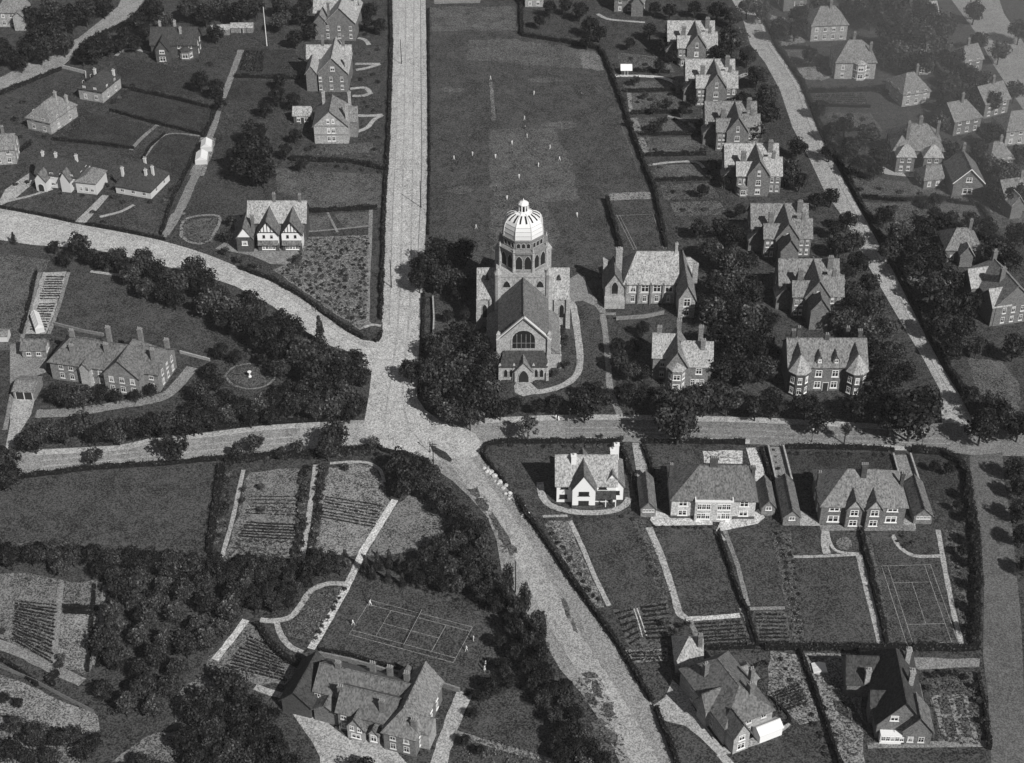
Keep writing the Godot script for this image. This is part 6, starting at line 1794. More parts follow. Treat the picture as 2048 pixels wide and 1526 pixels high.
	trees([70, 1470, 30, 30, 1450, 22, 110, 1475, 24, 20, 1500, 26, 150, 1470, 22, 170, 1500, 24, 100, 1515, 24, 60, 1515, 22, 35, 1405, 12, 8, 1395, 14, 190, 1480, 18, 250, 1545, 26, 285, 1528, 26, 320, 1540, 24], "tree on the rough grass in the bottom corner", "trees on the rough grass")
	tree(722, 1540, 34, "dark island tree in the middle of the mansion drive", "", "round", "", 0.7)
	fill([490, 1140, 600, 1135, 680, 1130, 700, 1140, 680, 1160, 620, 1175, 590, 1215, 560, 1235, 510, 1240, 490, 1215], 40, 2.4, 1.7, 2.5, "small dark tree between the crop plots and curved path", "shrubbery below the crop plots", "shrubbery_tree")
	trees([500, 1140, 13, 530, 1130, 13, 556, 1138, 13, 585, 1132, 13, 610, 1138, 13, 640, 1126, 14, 665, 1120, 14, 690, 1112, 14, 730, 1128, 14, 755, 1122, 14, 778, 1116, 14, 800, 1128, 14, 745, 1145, 11, 775, 1150, 11, 805, 1160, 11], "pointed dark evergreen in the row above tennis lawn", "evergreen row above the tennis lawn", "cone", "evergreen_tree")
	trees([852, 1110, 24, 882, 1092, 26, 912, 1082, 26, 940, 1068, 26, 966, 1090, 28, 932, 1110, 26, 900, 1130, 26, 870, 1148, 24, 942, 1150, 26, 972, 1132, 26, 990, 1168, 26, 960, 1182, 24, 822, 1132, 20, 838, 1156, 18, 915, 1165, 22, 888, 1168, 18, 990, 1205, 22], "dark tree in the thicket between tennis lawn and unmade road", "thicket above the tennis lawn")
	trees([801, 922, 32, 815, 955, 34, 840, 928, 26, 862, 948, 26, 788, 940, 26, 848, 970, 26, 880, 985, 26, 895, 1008, 26, 916, 1024, 24, 932, 1052, 26, 960, 1060, 24, 800, 975, 22], "dark roadside tree at the corner of the unmade road", "corner trees of the unmade road")
	trees([1016, 1157, 15, 1050, 1200, 16, 1081, 1250, 15, 1012, 1195, 15, 1038, 1225, 16, 1065, 1260, 16, 1082, 1285, 15, 1035, 1265, 16, 1058, 1295, 16, 1085, 1320, 16], "tall columnar evergreen lining the unmade road", "columnar evergreens beside the unmade road", "column", "evergreen_tree")
	trees([1030, 1300, 22, 1058, 1330, 22, 1092, 1345, 22, 1065, 1365, 22, 1105, 1380, 22, 1128, 1372, 20, 1088, 1395, 22, 1135, 1402, 22, 1112, 1430, 22, 1152, 1425, 20, 1142, 1455, 24, 1165, 1465, 22, 1118, 1472, 22, 1152, 1492, 24, 1182, 1495, 22, 1125, 1512, 24, 1168, 1528, 24, 1200, 1530, 22, 1210, 1515, 16, 1005, 1330, 20, 985, 1370, 22, 1020, 1360, 20, 1000, 1280, 18, 1012, 1240, 16, 960, 1390, 14, 945, 1425, 12, 930, 1480, 14, 960, 1500, 12], "dark bushy tree on the verge below the evergreens", "verge trees of the unmade road")
	# upper left
	trees([505, 300, 44, 525, 340, 32, 480, 330, 30, 510, 262, 28], "massive dark tree beside the lane with white frames", "massive trees by the lane")
	trees([555, 190, 20, 530, 215, 18, 585, 200, 18, 560, 160, 16, 600, 330, 12, 430, 175, 20, 400, 160, 20, 440, 205, 14, 590, 270, 14, 570, 300, 16], "dark tree in the gardens behind the stone villas", "trees behind the stone villas")
	trees([182, 98, 28, 200, 80, 20, 165, 112, 16, 250, 64, 18, 275, 42, 22, 305, 18, 26, 330, 42, 22, 215, 92, 18, 290, 60, 18, 270, 85, 16, 240, 88, 16], "dark tree inside the bend of the top road", "trees inside the top road bend")
	trees([110, 60, 30, 140, 32, 30, 170, 20, 28, 205, 8, 24, 92, 92, 24, 125, 85, 24, 70, 65, 22, 50, 95, 20, 20, 110, 20, 100, 20, 26, 60, 30, 20, 5, 90, 18, 40, 125, 16, 80, 110, 16], "dark tree in the wood above the top road", "wood above the top road")
	trees([380, 15, 26, 410, 25, 24, 440, 12, 26, 475, 20, 24, 510, 12, 24, 560, 40, 22, 600, 25, 22, 620, 60, 18, 590, 75, 18, 740, 20, 18, 760, 50, 16, 735, 45, 14, 430, 65, 18, 560, 10, 22, 610, 8, 18], "dark tree along the top edge beside the avenue", "trees along the top edge")
	trees([1080, 40, 14, 1100, 15, 16, 1130, 10, 16, 1160, 20, 18, 1180, 50, 20, 1175, 80, 16, 1200, 65, 16, 1300, 60, 16, 1330, 90, 18, 1345, 60, 16, 1260, 85, 12, 1320, 130, 14, 1345, 110, 14, 1370, 180, 12, 1385, 200, 12, 1400, 250, 12, 1365, 220, 12, 1425, 330, 14, 1450, 360, 14, 1405, 380, 14, 1480, 420, 14, 1340, 20, 16, 1390, 15, 16, 1310, 15, 14], "garden tree between the top hedge and the villas", "garden trees by the villas")
	trees([1260, 245, 9, 1310, 250, 16, 1325, 240, 12, 1300, 340, 9, 1290, 190, 9, 1310, 215, 14, 1335, 205, 12, 1270, 160, 12], "small leafy tree in the long villa gardens", "small trees in the villa gardens", "young")
	trees([1122, 660, 12, 1124, 690, 12, 1130, 727, 12, 1108, 745, 12, 1128, 675, 10], "dark round shrub tree along the church wall", "shrub trees along the church wall", "young")
	trees([895, 630, 13, 930, 625, 15, 940, 655, 14, 920, 590, 20, 940, 570, 16], "dark small tree on the shaded side of church", "trees on the shaded church side")
	trees([522, 972, 9, 523, 1018, 9, 692, 934, 10, 487, 978, 7, 485, 1000, 7], "little fruit tree standing in the crop plot", "fruit trees in the crop plot", "young", "fruit_tree")
	trees([122, 1315, 11, 118, 1330, 10, 5, 1262, 8], "dark little bush tree at the plot corner", "bush trees at the lower plot", "young", "fruit_tree")
	trees([594, 516, 12, 452, 470, 16, 462, 440, 12, 480, 515, 12, 510, 528, 10, 450, 500, 10], "dark round tree by the half timbered house drive", "trees by the half timbered house", "young")
	trees([1310, 880, 5, 1105, 878, 6, 1165, 876, 7, 1202, 872, 6, 1243, 876, 6], "tiny street sapling on the white house pavement", "saplings by the white house", "young", "street_tree")
	trees([1340, 1270, 10, 1355, 1262, 9, 1330, 1245, 10, 1340, 1285, 10, 1362, 1250, 8, 1378, 1247, 6], "dark bush tree between the vegetable rows and coach house", "bush trees by the coach house", "young")
	trees([1870, 1350, 9, 1890, 1345, 9, 1912, 1345, 9, 1858, 1375, 8, 1930, 1352, 9, 1950, 1370, 9, 1958, 1400, 9, 1962, 1440, 9], "dark bush tree round the parterre garden", "bush trees round the parterre", "young")

func build_shrubs() -> void:
	# rose garden triangle
	for q in in_poly(poly2([600, 480, 735, 476, 732, 640, 700, 645, 655, 612, 590, 565, 560, 545, 575, 532, 610, 512]), 170, 1.15):
		bush(Vector3(q.x, 0.03, q.y), rng.randf_range(0.45, 0.95), "low dark bush in the triangular rose garden", "rose garden bushes", "rose_bush")
	planting([600, 478, 738, 474, 736, 640, 715, 655, 655, 615, 590, 568, 550, 542, 575, 530, 608, 510], 2.34, "pale flowering plants between the rose bushes", 0.1, 0.34, 0.35)
	bush_row([1090, 1044, 1140, 1120, 1175, 1180, 1205, 1212], 2.0, 0.5, 0.9, "low bush in the border beside unmade road hedge", "border bushes by the hedge")
	bush_row([1268, 1040, 1295, 1110, 1330, 1192], 1.9, 0.4, 0.7, "low bush in the border right of white house lawn", "border bushes by white house lawn")
	bush_row([1555, 1068, 1575, 1150, 1596, 1270], 1.7, 0.5, 0.9, "low bush in the broad border between garden pairs", "bushes in the broad border")
	bush_row([1572, 1066, 1590, 1150, 1606, 1290], 2.2, 0.4, 0.7, "small bush along the wide lawn's left edge", "bushes along the wide lawn")
	bush_row([1900, 1066, 1918, 1150, 1938, 1280], 2.2, 0.5, 0.8, "low bush between the court lawn and tall hedge", "bushes by the court lawn")
	bush_row([1000, 892, 1100, 893, 1230, 893], 3.0, 0.6, 1.0, "rounded bush inside the white house road hedge", "bushes inside the white house hedge")
	bush_row([1576, 908, 1680, 908, 1780, 910], 2.6, 0.5, 0.9, "rounded bush inside the twin gabled pair's road hedge", "bushes inside the gabled pair hedge")
	bush_row([1296, 906, 1310, 950, 1325, 975], 2.0, 0.5, 0.8, "rounded bush beside the balcony pair's side lawn", "bushes by the side lawn")
	bush_row([1545, 900, 1556, 940, 1566, 985], 2.2, 0.4, 0.6, "small bush between the two garage drives", "bushes between the drives")
	bush_row([1310, 1054, 1360, 1056, 1424, 1056], 1.8, 0.4, 0.6, "small bush below the balcony pair terrace", "bushes below the terrace")
	bush_row([1150, 1036, 1200, 1038, 1255, 1033], 2.2, 0.4, 0.7, "small bush between white house path and lawn", "bushes below the white house path")
	bush_row([1780, 1072, 1806, 1095, 1824, 1085, 1800, 1070], 1.6, 0.5, 0.8, "dark bush in the curved bed by long garage", "bushes in the curved bed")
	bush_row([725, 1148, 800, 1168, 880, 1190, 975, 1214], 2.0, 0.5, 0.8, "pale bush edging the top of tennis lawn", "bushes edging the tennis lawn")
	bush_row([630, 1276, 655, 1235, 690, 1180], 2.0, 0.5, 0.9, "bush in the bed beside the straight pale path", "bushes beside the straight path")
	bush_row([935, 1390, 960, 1400, 1000, 1385], 1.8, 0.6, 1.0, "bush along the lawn edge right of mansion", "bushes right of the mansion")
	bush_row([560, 325, 640, 330, 760, 345], 2.6, 0.6, 1.1, "bush in the mixed border above the big lawn", "bushes above the big lawn")
	bush_row([1620, 1360, 1650, 1420, 1680, 1500], 3.0, 0.5, 0.9, "bush in the rough beds between bottom houses", "bushes between the bottom houses")
	bush_row([1560, 1320, 1600, 1390, 1640, 1470, 1650, 1520], 3.0, 0.5, 0.9, "bush in the kitchen beds beyond the turned house", "bushes beyond the turned house")
	planting([1086, 1042, 1134, 1044, 1208, 1212, 1192, 1212, 1142, 1140], 2.08, "pale mixed plants in the slanting roadside border", 0.08, 0.3, 0.4)
	planting([1266, 1038, 1290, 1042, 1344, 1194, 1324, 1196], 2.34, "mixed plants in the narrow border right of lawn", 0.06, 0.26, 0.4)
	planting([1542, 1068, 1580, 1066, 1610, 1292, 1592, 1292], 2.60, "mixed plants in the broad border between pairs", 0.05, 0.3, 0.4)
	planting([1888, 1062, 1910, 1062, 1946, 1288, 1932, 1292], 1.82, "mixed plants along the court lawn border", 0.05, 0.24, 0.4)
	planting([1620, 1312, 1700, 1312, 1715, 1360, 1725, 1520, 1685, 1520], 1.17, "scattered plants in rough beds left of dark roofed house", 0.06, 0.26, 0.4)
	planting([1545, 1305, 1596, 1312, 1638, 1438, 1602, 1446, 1562, 1408, 1538, 1390], 1.30, "scattered plants in the kitchen beds", 0.05, 0.24, 0.4)
	planting([1855, 1352, 1952, 1348, 1970, 1450, 1958, 1488, 1882, 1488], 2.08, "mixed plants filling the parterre beds", 0.03, 0.2, 0.4)
	planting([1406, 903, 1484, 903, 1484, 926, 1409, 925], 1.30, "pale flowers in the square bed above balcony pair", 0.2, 0.5, 0.3)
	planting([615, 1192, 678, 1176, 686, 1184, 632, 1286, 572, 1268, 568, 1247, 592, 1232], 2.08, "mixed plants between curved and straight paths", 0.04, 0.26, 0.5)
	planting([1165, 1345, 1195, 1350, 1235, 1430, 1255, 1526, 1205, 1526, 1185, 1440, 1150, 1380], 1.30, "rough weeds along the verge of the unmade road", 0.05, 0.24, 0.5)
	planting([945, 975, 975, 995, 1000, 1060, 1020, 1105, 1005, 1110, 985, 1060, 955, 1010], 1.04, "rough weeds on the upper unmade road", 0.05, 0.24, 0.4)
	planting([940, 1470, 985, 1480, 1080, 1508, 1100, 1526, 920, 1526], 2.08, "mixed plants in beds below the bottom lawn", 0.05, 0.28, 0.5)
	planting([640, 290, 760, 285, 765, 335, 640, 325, 590, 315], 0.65, "mixed border plants above the big lawn", 0.05, 0.3, 0.6)
	for row in [[612, 938, 606, 1000, 600, 1060, 592, 1115], [644, 938, 638, 1000, 632, 1060, 620, 1110]]:
		bush_row(row, 2.3, 1.2, 1.8, "round dark bush in the rows lining the middle plot path", "bush rows along the plot path", "hedge_bush")
	bush_row([455, 935, 446, 1000, 436, 1060, 428, 1112], 2.6, 1.3, 2.0, "round dark bush between the pasture and first crop plot", "bushes beside the pasture", "hedge_bush")
	bush_row([462, 925, 540, 916, 620, 912, 690, 908, 748, 902], 3.0, 1.2, 2.0, "round dark bush behind the road hedge above crop plots", "bushes above the crop plots", "hedge_bush")
	planting([600, 478, 738, 474, 736, 640, 715, 655, 655, 615, 590, 568, 550, 542, 575, 530, 608, 510], 0.7, "dark low leaves covering the rose garden soil", 0.012, 0.07, 0.45)
	for q in [["villa gardens beside the long field hedge", [1215, 120, 1240, 135, 1330, 380, 1312, 382]], ["gardens below the white roofed shed", [1300, 190, 1350, 195, 1385, 225, 1320, 225]], ["gardens by the arched path lawn", [1320, 362, 1430, 365, 1470, 440, 1350, 440]], ["gardens under the far hipped house", [1610, 100, 1660, 105, 1660, 130, 1620, 130]], ["plots before the paired bay house", [1640, 225, 1740, 225, 1760, 260, 1660, 260]], ["wide lawn edge beyond the avenue", [1730, 425, 1900, 440, 1900, 455, 1760, 450]], ["gardens behind the long lane", [450, 210, 600, 215, 600, 250, 520, 255, 440, 255]], ["garden between pyramid roofed house and drive", [345, 440, 440, 430, 430, 490, 350, 485]], ["yard edge below the left mansion", [110, 750, 260, 775, 350, 790, 200, 815, 100, 820]]]:
		planting(q[1], 0.9, "mixed low plants in the " + q[0], 0.02, 0.2, 0.5)
	# more clutter: shrubs round the upper left houses and far gardens
	bushes([90, 275, 1.4, 120, 268, 1.2, 150, 250, 1.5, 165, 240, 1.3, 60, 285, 1.3, 40, 275, 1.2, 30, 240, 1.6, 20, 215, 1.5, 45, 205, 1.4, 140, 200, 1.2, 225, 205, 1.4, 240, 195, 1.3, 250, 180, 1.5, 265, 172, 1.2, 330, 128, 1.2, 400, 122, 1.3, 418, 130, 1.4, 330, 110, 1.1], "dark shrub round the hipped houses by curving road", "shrubs round the upper left houses")
	bushes([70, 385, 1.0, 120, 388, 0.9, 165, 392, 1.1, 212, 372, 1.3, 218, 355, 1.2, 225, 395, 1.2, 245, 405, 1.0, 300, 405, 1.1, 330, 400, 1.2, 345, 380, 1.3, 185, 425, 1.1, 205, 445, 1.0, 30, 370, 1.2, 55, 365, 1.1], "dark shrub round the white walled houses by diagonal road", "shrubs round the white walled houses")
	bushes([712, 215, 1.0, 722, 218, 0.9, 735, 214, 1.0, 745, 222, 0.9, 712, 205, 0.8, 728, 205, 0.9, 750, 262, 1.0, 756, 275, 1.0, 748, 300, 1.2, 735, 312, 1.1, 720, 160, 1.2, 745, 150, 1.1, 755, 165, 1.2, 740, 108, 1.1, 755, 100, 1.2, 730, 70, 1.2, 745, 62, 1.1, 645, 300, 1.2, 625, 295, 1.2, 615, 300, 1.3], "dark shrub in the front gardens of stone villas", "front garden shrubs of the stone villas")
	bushes([1250, 200, 1.0, 1275, 205, 0.9, 1300, 200, 1.1, 1340, 190, 1.2, 1350, 240, 1.1, 1372, 246, 1.0, 1296, 262, 1.0, 1320, 260, 1.1, 1400, 262, 1.2, 1310, 300, 0.9, 1405, 300, 1.2, 1320, 335, 1.0, 1420, 345, 1.2, 1345, 385, 1.1, 1390, 390, 1.2, 1365, 420, 1.1, 1410, 420, 1.2, 1230, 130, 1.0, 1290, 130, 1.1, 1262, 118, 1.0], "rounded shrub in the long gardens behind the villas", "shrubs in the long villa gardens")
	bushes([1570, 60, 1.2, 1590, 75, 1.1, 1605, 95, 1.2, 1630, 120, 1.2, 1650, 140, 1.1, 1670, 235, 1.2, 1700, 232, 1.3, 1725, 240, 1.2, 1745, 250, 1.1, 1780, 130, 1.3, 1800, 140, 1.2, 1720, 380, 1.2, 1760, 378, 1.1, 1800, 385, 1.3, 1840, 388, 1.2, 1870, 420, 1.2, 1910, 425, 1.2, 1830, 425, 1.1, 1790, 415, 1.1], "rounded shrub in the gardens beyond the avenue", "shrubs beyond the avenue")
	for q in [["gardens round the hipped house by curving road", [10, 235, 55, 265, 105, 285, 160, 260, 180, 225, 130, 210, 60, 205]], ["garden inside the top road bend", [210, 110, 330, 120, 420, 140, 430, 165, 330, 150, 215, 135]], ["front gardens of the stone villas", [705, 195, 760, 195, 765, 225, 705, 222]], ["far wooded gardens", [1690, 60, 1780, 90, 1830, 140, 1760, 150]], ["gardens along the far road", [1890, 200, 1980, 250, 2048, 300, 2048, 340, 1960, 300, 1890, 250]], ["churchyard border below the grove", [1030, 795, 1220, 800, 1225, 822, 1030, 826]]]:
		planting(q[1], 0.9, "mixed low plants in the " + q[0], 0.02, 0.2, 0.6)
	hedge([60, 290, 30, 310, -10, 320], 0.9, 1.4, "hedge below the hipped house by curving road")
	hedge([225, 165, 250, 178, 330, 195, 415, 215], 0.8, 1.4, "slanting hedge across the upper walled lawns")
	hedge([1650, 262, 1750, 262], 0.8, 1.3, "hedge below the plots beyond the avenue")
	hedge([1760, 140, 1800, 150, 1830, 160], 0.8, 1.4, "hedge beside the askew hipped house")
	hedge([1900, 405, 1960, 412, 1975, 440, 1968, 480], 0.9, 1.4, "hedge curving round the wide lawn's end")
	hedge([1860, 120, 1900, 190, 1935, 240, 1990, 300], 0.9, 1.5, "long hedge along the backs of far road houses")
	for q in [["villa lawns beside the shed path", [1235, 108, 1335, 116, 1350, 143, 1242, 140]], ["backs of gabled villas", [1360, 175, 1385, 175, 1470, 400, 1440, 400]], ["gardens right of lower avenue", [1830, 430, 1960, 440, 1990, 480, 1860, 500]], ["walled lawns' borders", [215, 222, 300, 250, 405, 275, 400, 282, 290, 262, 212, 232]], ["garden behind the upper stone villas", [560, 110, 615, 115, 612, 150, 560, 150]], ["verge below the half timbered house", [430, 500, 520, 530, 545, 545, 520, 545, 430, 510]]]:
		planting(q[1], 0.7, "mixed low plants in the " + q[0], 0.03, 0.22, 0.7)
	# vegetable rows
	crop_rows([490, 1042, 598, 1048, 594, 1082, 474, 1076], 5, "dark vegetable rows across the middle of first crop plot", 0.03, 0.12)
	planting([474, 1080, 592, 1084, 588, 1116, 456, 1116], 1.6, "dark leafy crop at the foot of first crop plot", 0.02, 0.1, 0.5)
	crop_rows([500, 990, 604, 990, 602, 1035, 486, 1030], 5, "thin pale vegetable rows at the head of first crop plot", 0.12, 0.26, 0.3, 0.14)
	crop_rows([650, 990, 768, 1010, 752, 1058, 636, 1036], 7, "alternating vegetable rows across the second crop plot", 0.06, 0.26, 0.4, 0.2)
	crop_rows([30, 1200, 116, 1208, 105, 1330, 22, 1280], 13, "striped vegetable rows in the lower left plot", 0.05, 0.16)
	crop_rows([128, 1212, 196, 1214, 194, 1232, 126, 1230], 2, "two thick dark rows across the pale lower plot", 0.02, 0.06, 0.9, 0.8)
	crop_rows([500, 1270, 560, 1300, 575, 1365, 450, 1335], 9, "striped vegetable rows left of the mansion", 0.06, 0.2)
	crop_rows([1386, 1246, 1482, 1240, 1504, 1288, 1412, 1294], 6, "vegetable rows below the balcony pair's left lawn", 0.04, 0.14)
	crop_rows([1510, 1226, 1570, 1226, 1580, 1288, 1522, 1288], 7, "vegetable rows below the balcony pair's right lawn", 0.04, 0.14)
	crop_rows([1226, 1222, 1265, 1214, 1282, 1280, 1262, 1296], 5, "vegetable rows between unmade road and white edged path", 0.03, 0.1)
	crop_rows([1282, 1212, 1332, 1205, 1350, 1280, 1292, 1282], 7, "dark vegetable rows right of the white edged path", 0.03, 0.1)
	crop_rows([1256, 1304, 1334, 1302, 1334, 1322, 1264, 1324], 3, "pale vegetable rows beside the coach house", 0.08, 0.26)
	crop_rows([1540, 1385, 1600, 1365, 1618, 1405, 1555, 1430], 6, "slanting vegetable rows beyond the turned house", 0.04, 0.14)
	crop_rows([1620, 188, 1730, 186, 1735, 208, 1632, 210], 5, "far vegetable rows between two dark hedges", 0.06, 0.2)
	crop_rows([490, 100, 530, 102, 525, 145, 478, 142], 6, "dark vegetable rows behind the upper villas", 0.03, 0.1, 0.7, 0.5, false)
	crop_rows([92, 552, 130, 552, 118, 600, 78, 600], 8, "pale bean rows at the top of kitchen garden", 0.1, 0.3, 0.4, 0.3)
	crop_rows([78, 606, 112, 606, 92, 662, 58, 662], 9, "pale bean rows at the foot of kitchen garden", 0.1, 0.3, 0.4, 0.3)
	crop_rows([195, 515, 245, 520, 240, 545, 190, 540], 5, "thin rows under the trees by the diagonal road", 0.06, 0.18, 0.4, 0.3, false)

# pale fog volume over the far right corner
func build_haze() -> void:
	var f := FogVolume.new()
	f.name = "pale_haze"
	f.shape = RenderingServer.FOG_VOLUME_SHAPE_ELLIPSOID
	f.size = Vector3(230, 70, 330)
	f.position = P(2040, 120) + Vector3(10, 20, 0)
	var m := FogMaterial.new()
	m.density = 0.0022
	m.albedo = Color(0.85, 0.85, 0.85)
	m.edge_fade = 0.6
	f.material = m
	add_child(f)
	tag(f, "pale haze over the far right corner", "haze", "", "stuff")

# ---------- people ----------
var bodies := {}
func cap_d(p: Vector3, a: Vector3, b: Vector3, r0: float, r1: float) -> float:
	var ab := b - a
	var t := clampf((p - a).dot(ab) / ab.length_squared(), 0.0, 1.0)
	return p.distance_to(a + ab * t) - lerpf(r0, r1, t)
func body_mesh(bones: Array, cell: float, colour: Callable) -> ArrayMesh:
	var lo := Vector3(9, 9, 9)
	var hi := -lo
	for b in bones:
		for p in [b[0], b[1]]:
			lo = lo.min(p - Vector3.ONE * 0.2); hi = hi.max(p + Vector3.ONE * 0.2)
	var nx := int((hi.x - lo.x) / cell) + 2
	var ny := int((hi.y - lo.y) / cell) + 2
	var nz := int((hi.z - lo.z) / cell) + 2
	var f := PackedFloat32Array()
	f.resize(nx * ny * nz)
	for z in nz:
		for y in ny:
			for x in nx:
				var p := lo + Vector3(x, y, z) * cell
				var d := 1.0
				for b in bones:
					var e := cap_d(p, b[0], b[1], b[2], b[3])
					var h := clampf(0.5 + 0.5 * (d - e) / 0.035, 0.0, 1.0)
					d = lerpf(d, e, h) - 0.035 * h * (1.0 - h)
				f[(z * ny + y) * nx + x] = d
	var vert := {}
	var at := func(x, y, z): return f[(z * ny + y) * nx + x]
	for z in nz - 1:
		for y in ny - 1:
			for x in nx - 1:
				var c := Vector3.ZERO
				var k := 0
				for e in [[0, 0, 0, 1, 0, 0], [0, 1, 0, 1, 1, 0], [0, 0, 1, 1, 0, 1], [0, 1, 1, 1, 1, 1], [0, 0, 0, 0, 1, 0], [1, 0, 0, 1, 1, 0], [0, 0, 1, 0, 1, 1], [1, 0, 1, 1, 1, 1], [0, 0, 0, 0, 0, 1], [1, 0, 0, 1, 0, 1], [0, 1, 0, 0, 1, 1], [1, 1, 0, 1, 1, 1]]:
					var u: float = f[((z + e[2]) * ny + y + e[1]) * nx + x + e[0]]
					var w: float = f[((z + e[5]) * ny + y + e[4]) * nx + x + e[3]]
					if (u < 0) != (w < 0):
						var t := u / (u - w)
						c += Vector3(lerpf(x + e[0], x + e[3], t), lerpf(y + e[1], y + e[4], t), lerpf(z + e[2], z + e[5], t))
						k += 1
				if k > 0: vert[(z * ny + y) * nx + x] = lo + c / k * cell
	var b := MB.new()
	b.colored = true
	for z in range(1, nz - 1):
		for y in range(1, ny - 1):
			for x in range(1, nx - 1):
				var i := (z * ny + y) * nx + x
				for ax in 3:
					var j := i + [1, nx, nx * ny][ax] as int
					if (f[i] < 0) == (f[j] < 0): continue
					var s1: int = [nx, nx * ny, 1][ax]
					var s2: int = [nx * ny, 1, nx][ax]
					var q := [i, i - s1, i - s1 - s2, i - s2]
					var ok := true
					for g in q:
						if not vert.has(g): ok = false
					if not ok: continue
					var dir := Vector3.ZERO
					dir[ax] = 1.0 if f[i] < 0 else -1.0
					var cc: Vector3 = (vert[q[0]] + vert[q[2]]) * 0.5
					b.col = colour.call(cc)
					b.quad(vert[q[0]], vert[q[1]], vert[q[2]], vert[q[3]], dir)
	return b.mesh()
func make_bodies() -> void:
	for pose in ["stand", "stride", "serve", "skirt"]:
		var st := 0.0 if pose == "stand" or pose == "skirt" else 0.28
		var hip := Vector3(0, 0.92, 0)
		var nk := Vector3(0, 1.46, 0.02)
		var B := [[hip, Vector3(0, 1.15, 0), 0.15, 0.14], [Vector3(0, 1.15, 0), Vector3(0, 1.38, 0), 0.14, 0.13], [Vector3(-0.17, 1.4, 0), Vector3(0.17, 1.4, 0), 0.07, 0.07], [Vector3(0, 1.42, 0), Vector3(0, 1.55, 0.01), 0.06, 0.055], [Vector3(0, 1.6, 0.02), Vector3(0, 1.69, 0.01), 0.085, 0.095], [Vector3(0, 1.6, 0.11), Vector3(0, 1.64, 0.1), 0.02, 0.015]]
		for s in [-1.0, 1.0]:
			var kn := Vector3(s * 0.1, 0.5, 0.06 + s * st * 0.6)
			var an := Vector3(s * 0.11, 0.09, -0.02 + s * st)
			B.append([Vector3(s * 0.09, 0.9, 0), kn, 0.1, 0.07]); B.append([kn, an, 0.065, 0.045]); B.append([an + Vector3(0, -0.04, 0), an + Vector3(0, -0.05, 0.15), 0.045, 0.035])
			var sh := Vector3(s * 0.2, 1.4, 0)
			var el := Vector3(s * 0.27, 1.13, -0.03 - s * st * 0.3)
			var ha := Vector3(s * 0.26, 0.9, 0.08 - s * st * 0.3)
			if pose == "serve" and s > 0:
				el = Vector3(0.36, 1.5, 0.08); ha = Vector3(0.4, 1.76, 0.14)
			B.append([sh, el, 0.055, 0.042]); B.append([el, ha, 0.042, 0.03])
			for k in 5:
				var d := (ha - el).normalized()
				B.append([ha, ha + d * (0.12 if k < 4 else 0.07) + Vector3((k - 1.5) * 0.012, 0, 0.02 if k < 4 else 0.05), 0.016, 0.011])
		if pose == "skirt":
			B.append([Vector3(0, 0.95, 0), Vector3(0, 0.45, 0), 0.16, 0.26])
		var tone: float = {"stand": 0.75, "stride": 0.78, "serve": 0.78, "skirt": 0.8}[pose]
		bodies[pose] = body_mesh(B, 0.035, func(p):
			var g := tone
			if p.y > 1.5: g = 0.34
			elif p.y < 0.1: g = 0.5
			elif absf(p.x) > 0.2 and p.y < 1.05: g = 0.34
			return Color(g, g, g))
		if pose == "stand" or pose == "stride": bodies[pose + "_dark"] = body_mesh(B, 0.05, func(p):
			var g := 0.03
			if p.y > 1.5: g = 0.3
			elif p.y > 1.0 and absf(p.x) < 0.1 and p.z > 0.1: g = 0.5
			return Color(g, g, g))
	var h := MB.new()
	h.lathe([Vector2(0.105, 0), Vector2(0.11, 0.06), Vector2(0.085, 0.12), Vector2(0.0, 0.15)], 10, Vector3.ZERO)
	bodies.hair = h.mesh()
func person(px: float, py: float, pose: String, turn: float, label: String, group: String, racket := false) -> void:
	var t := thing("person", label, "person", P(px, py) + Vector3(0, 0.05, 0), turn, group)
	part("body", bodies[pose], M.skin, t)
	var hr := part("hair", bodies.hair, M.timber, t)
	hr.position = Vector3(0, 1.67, -0.01)
	if racket: pass

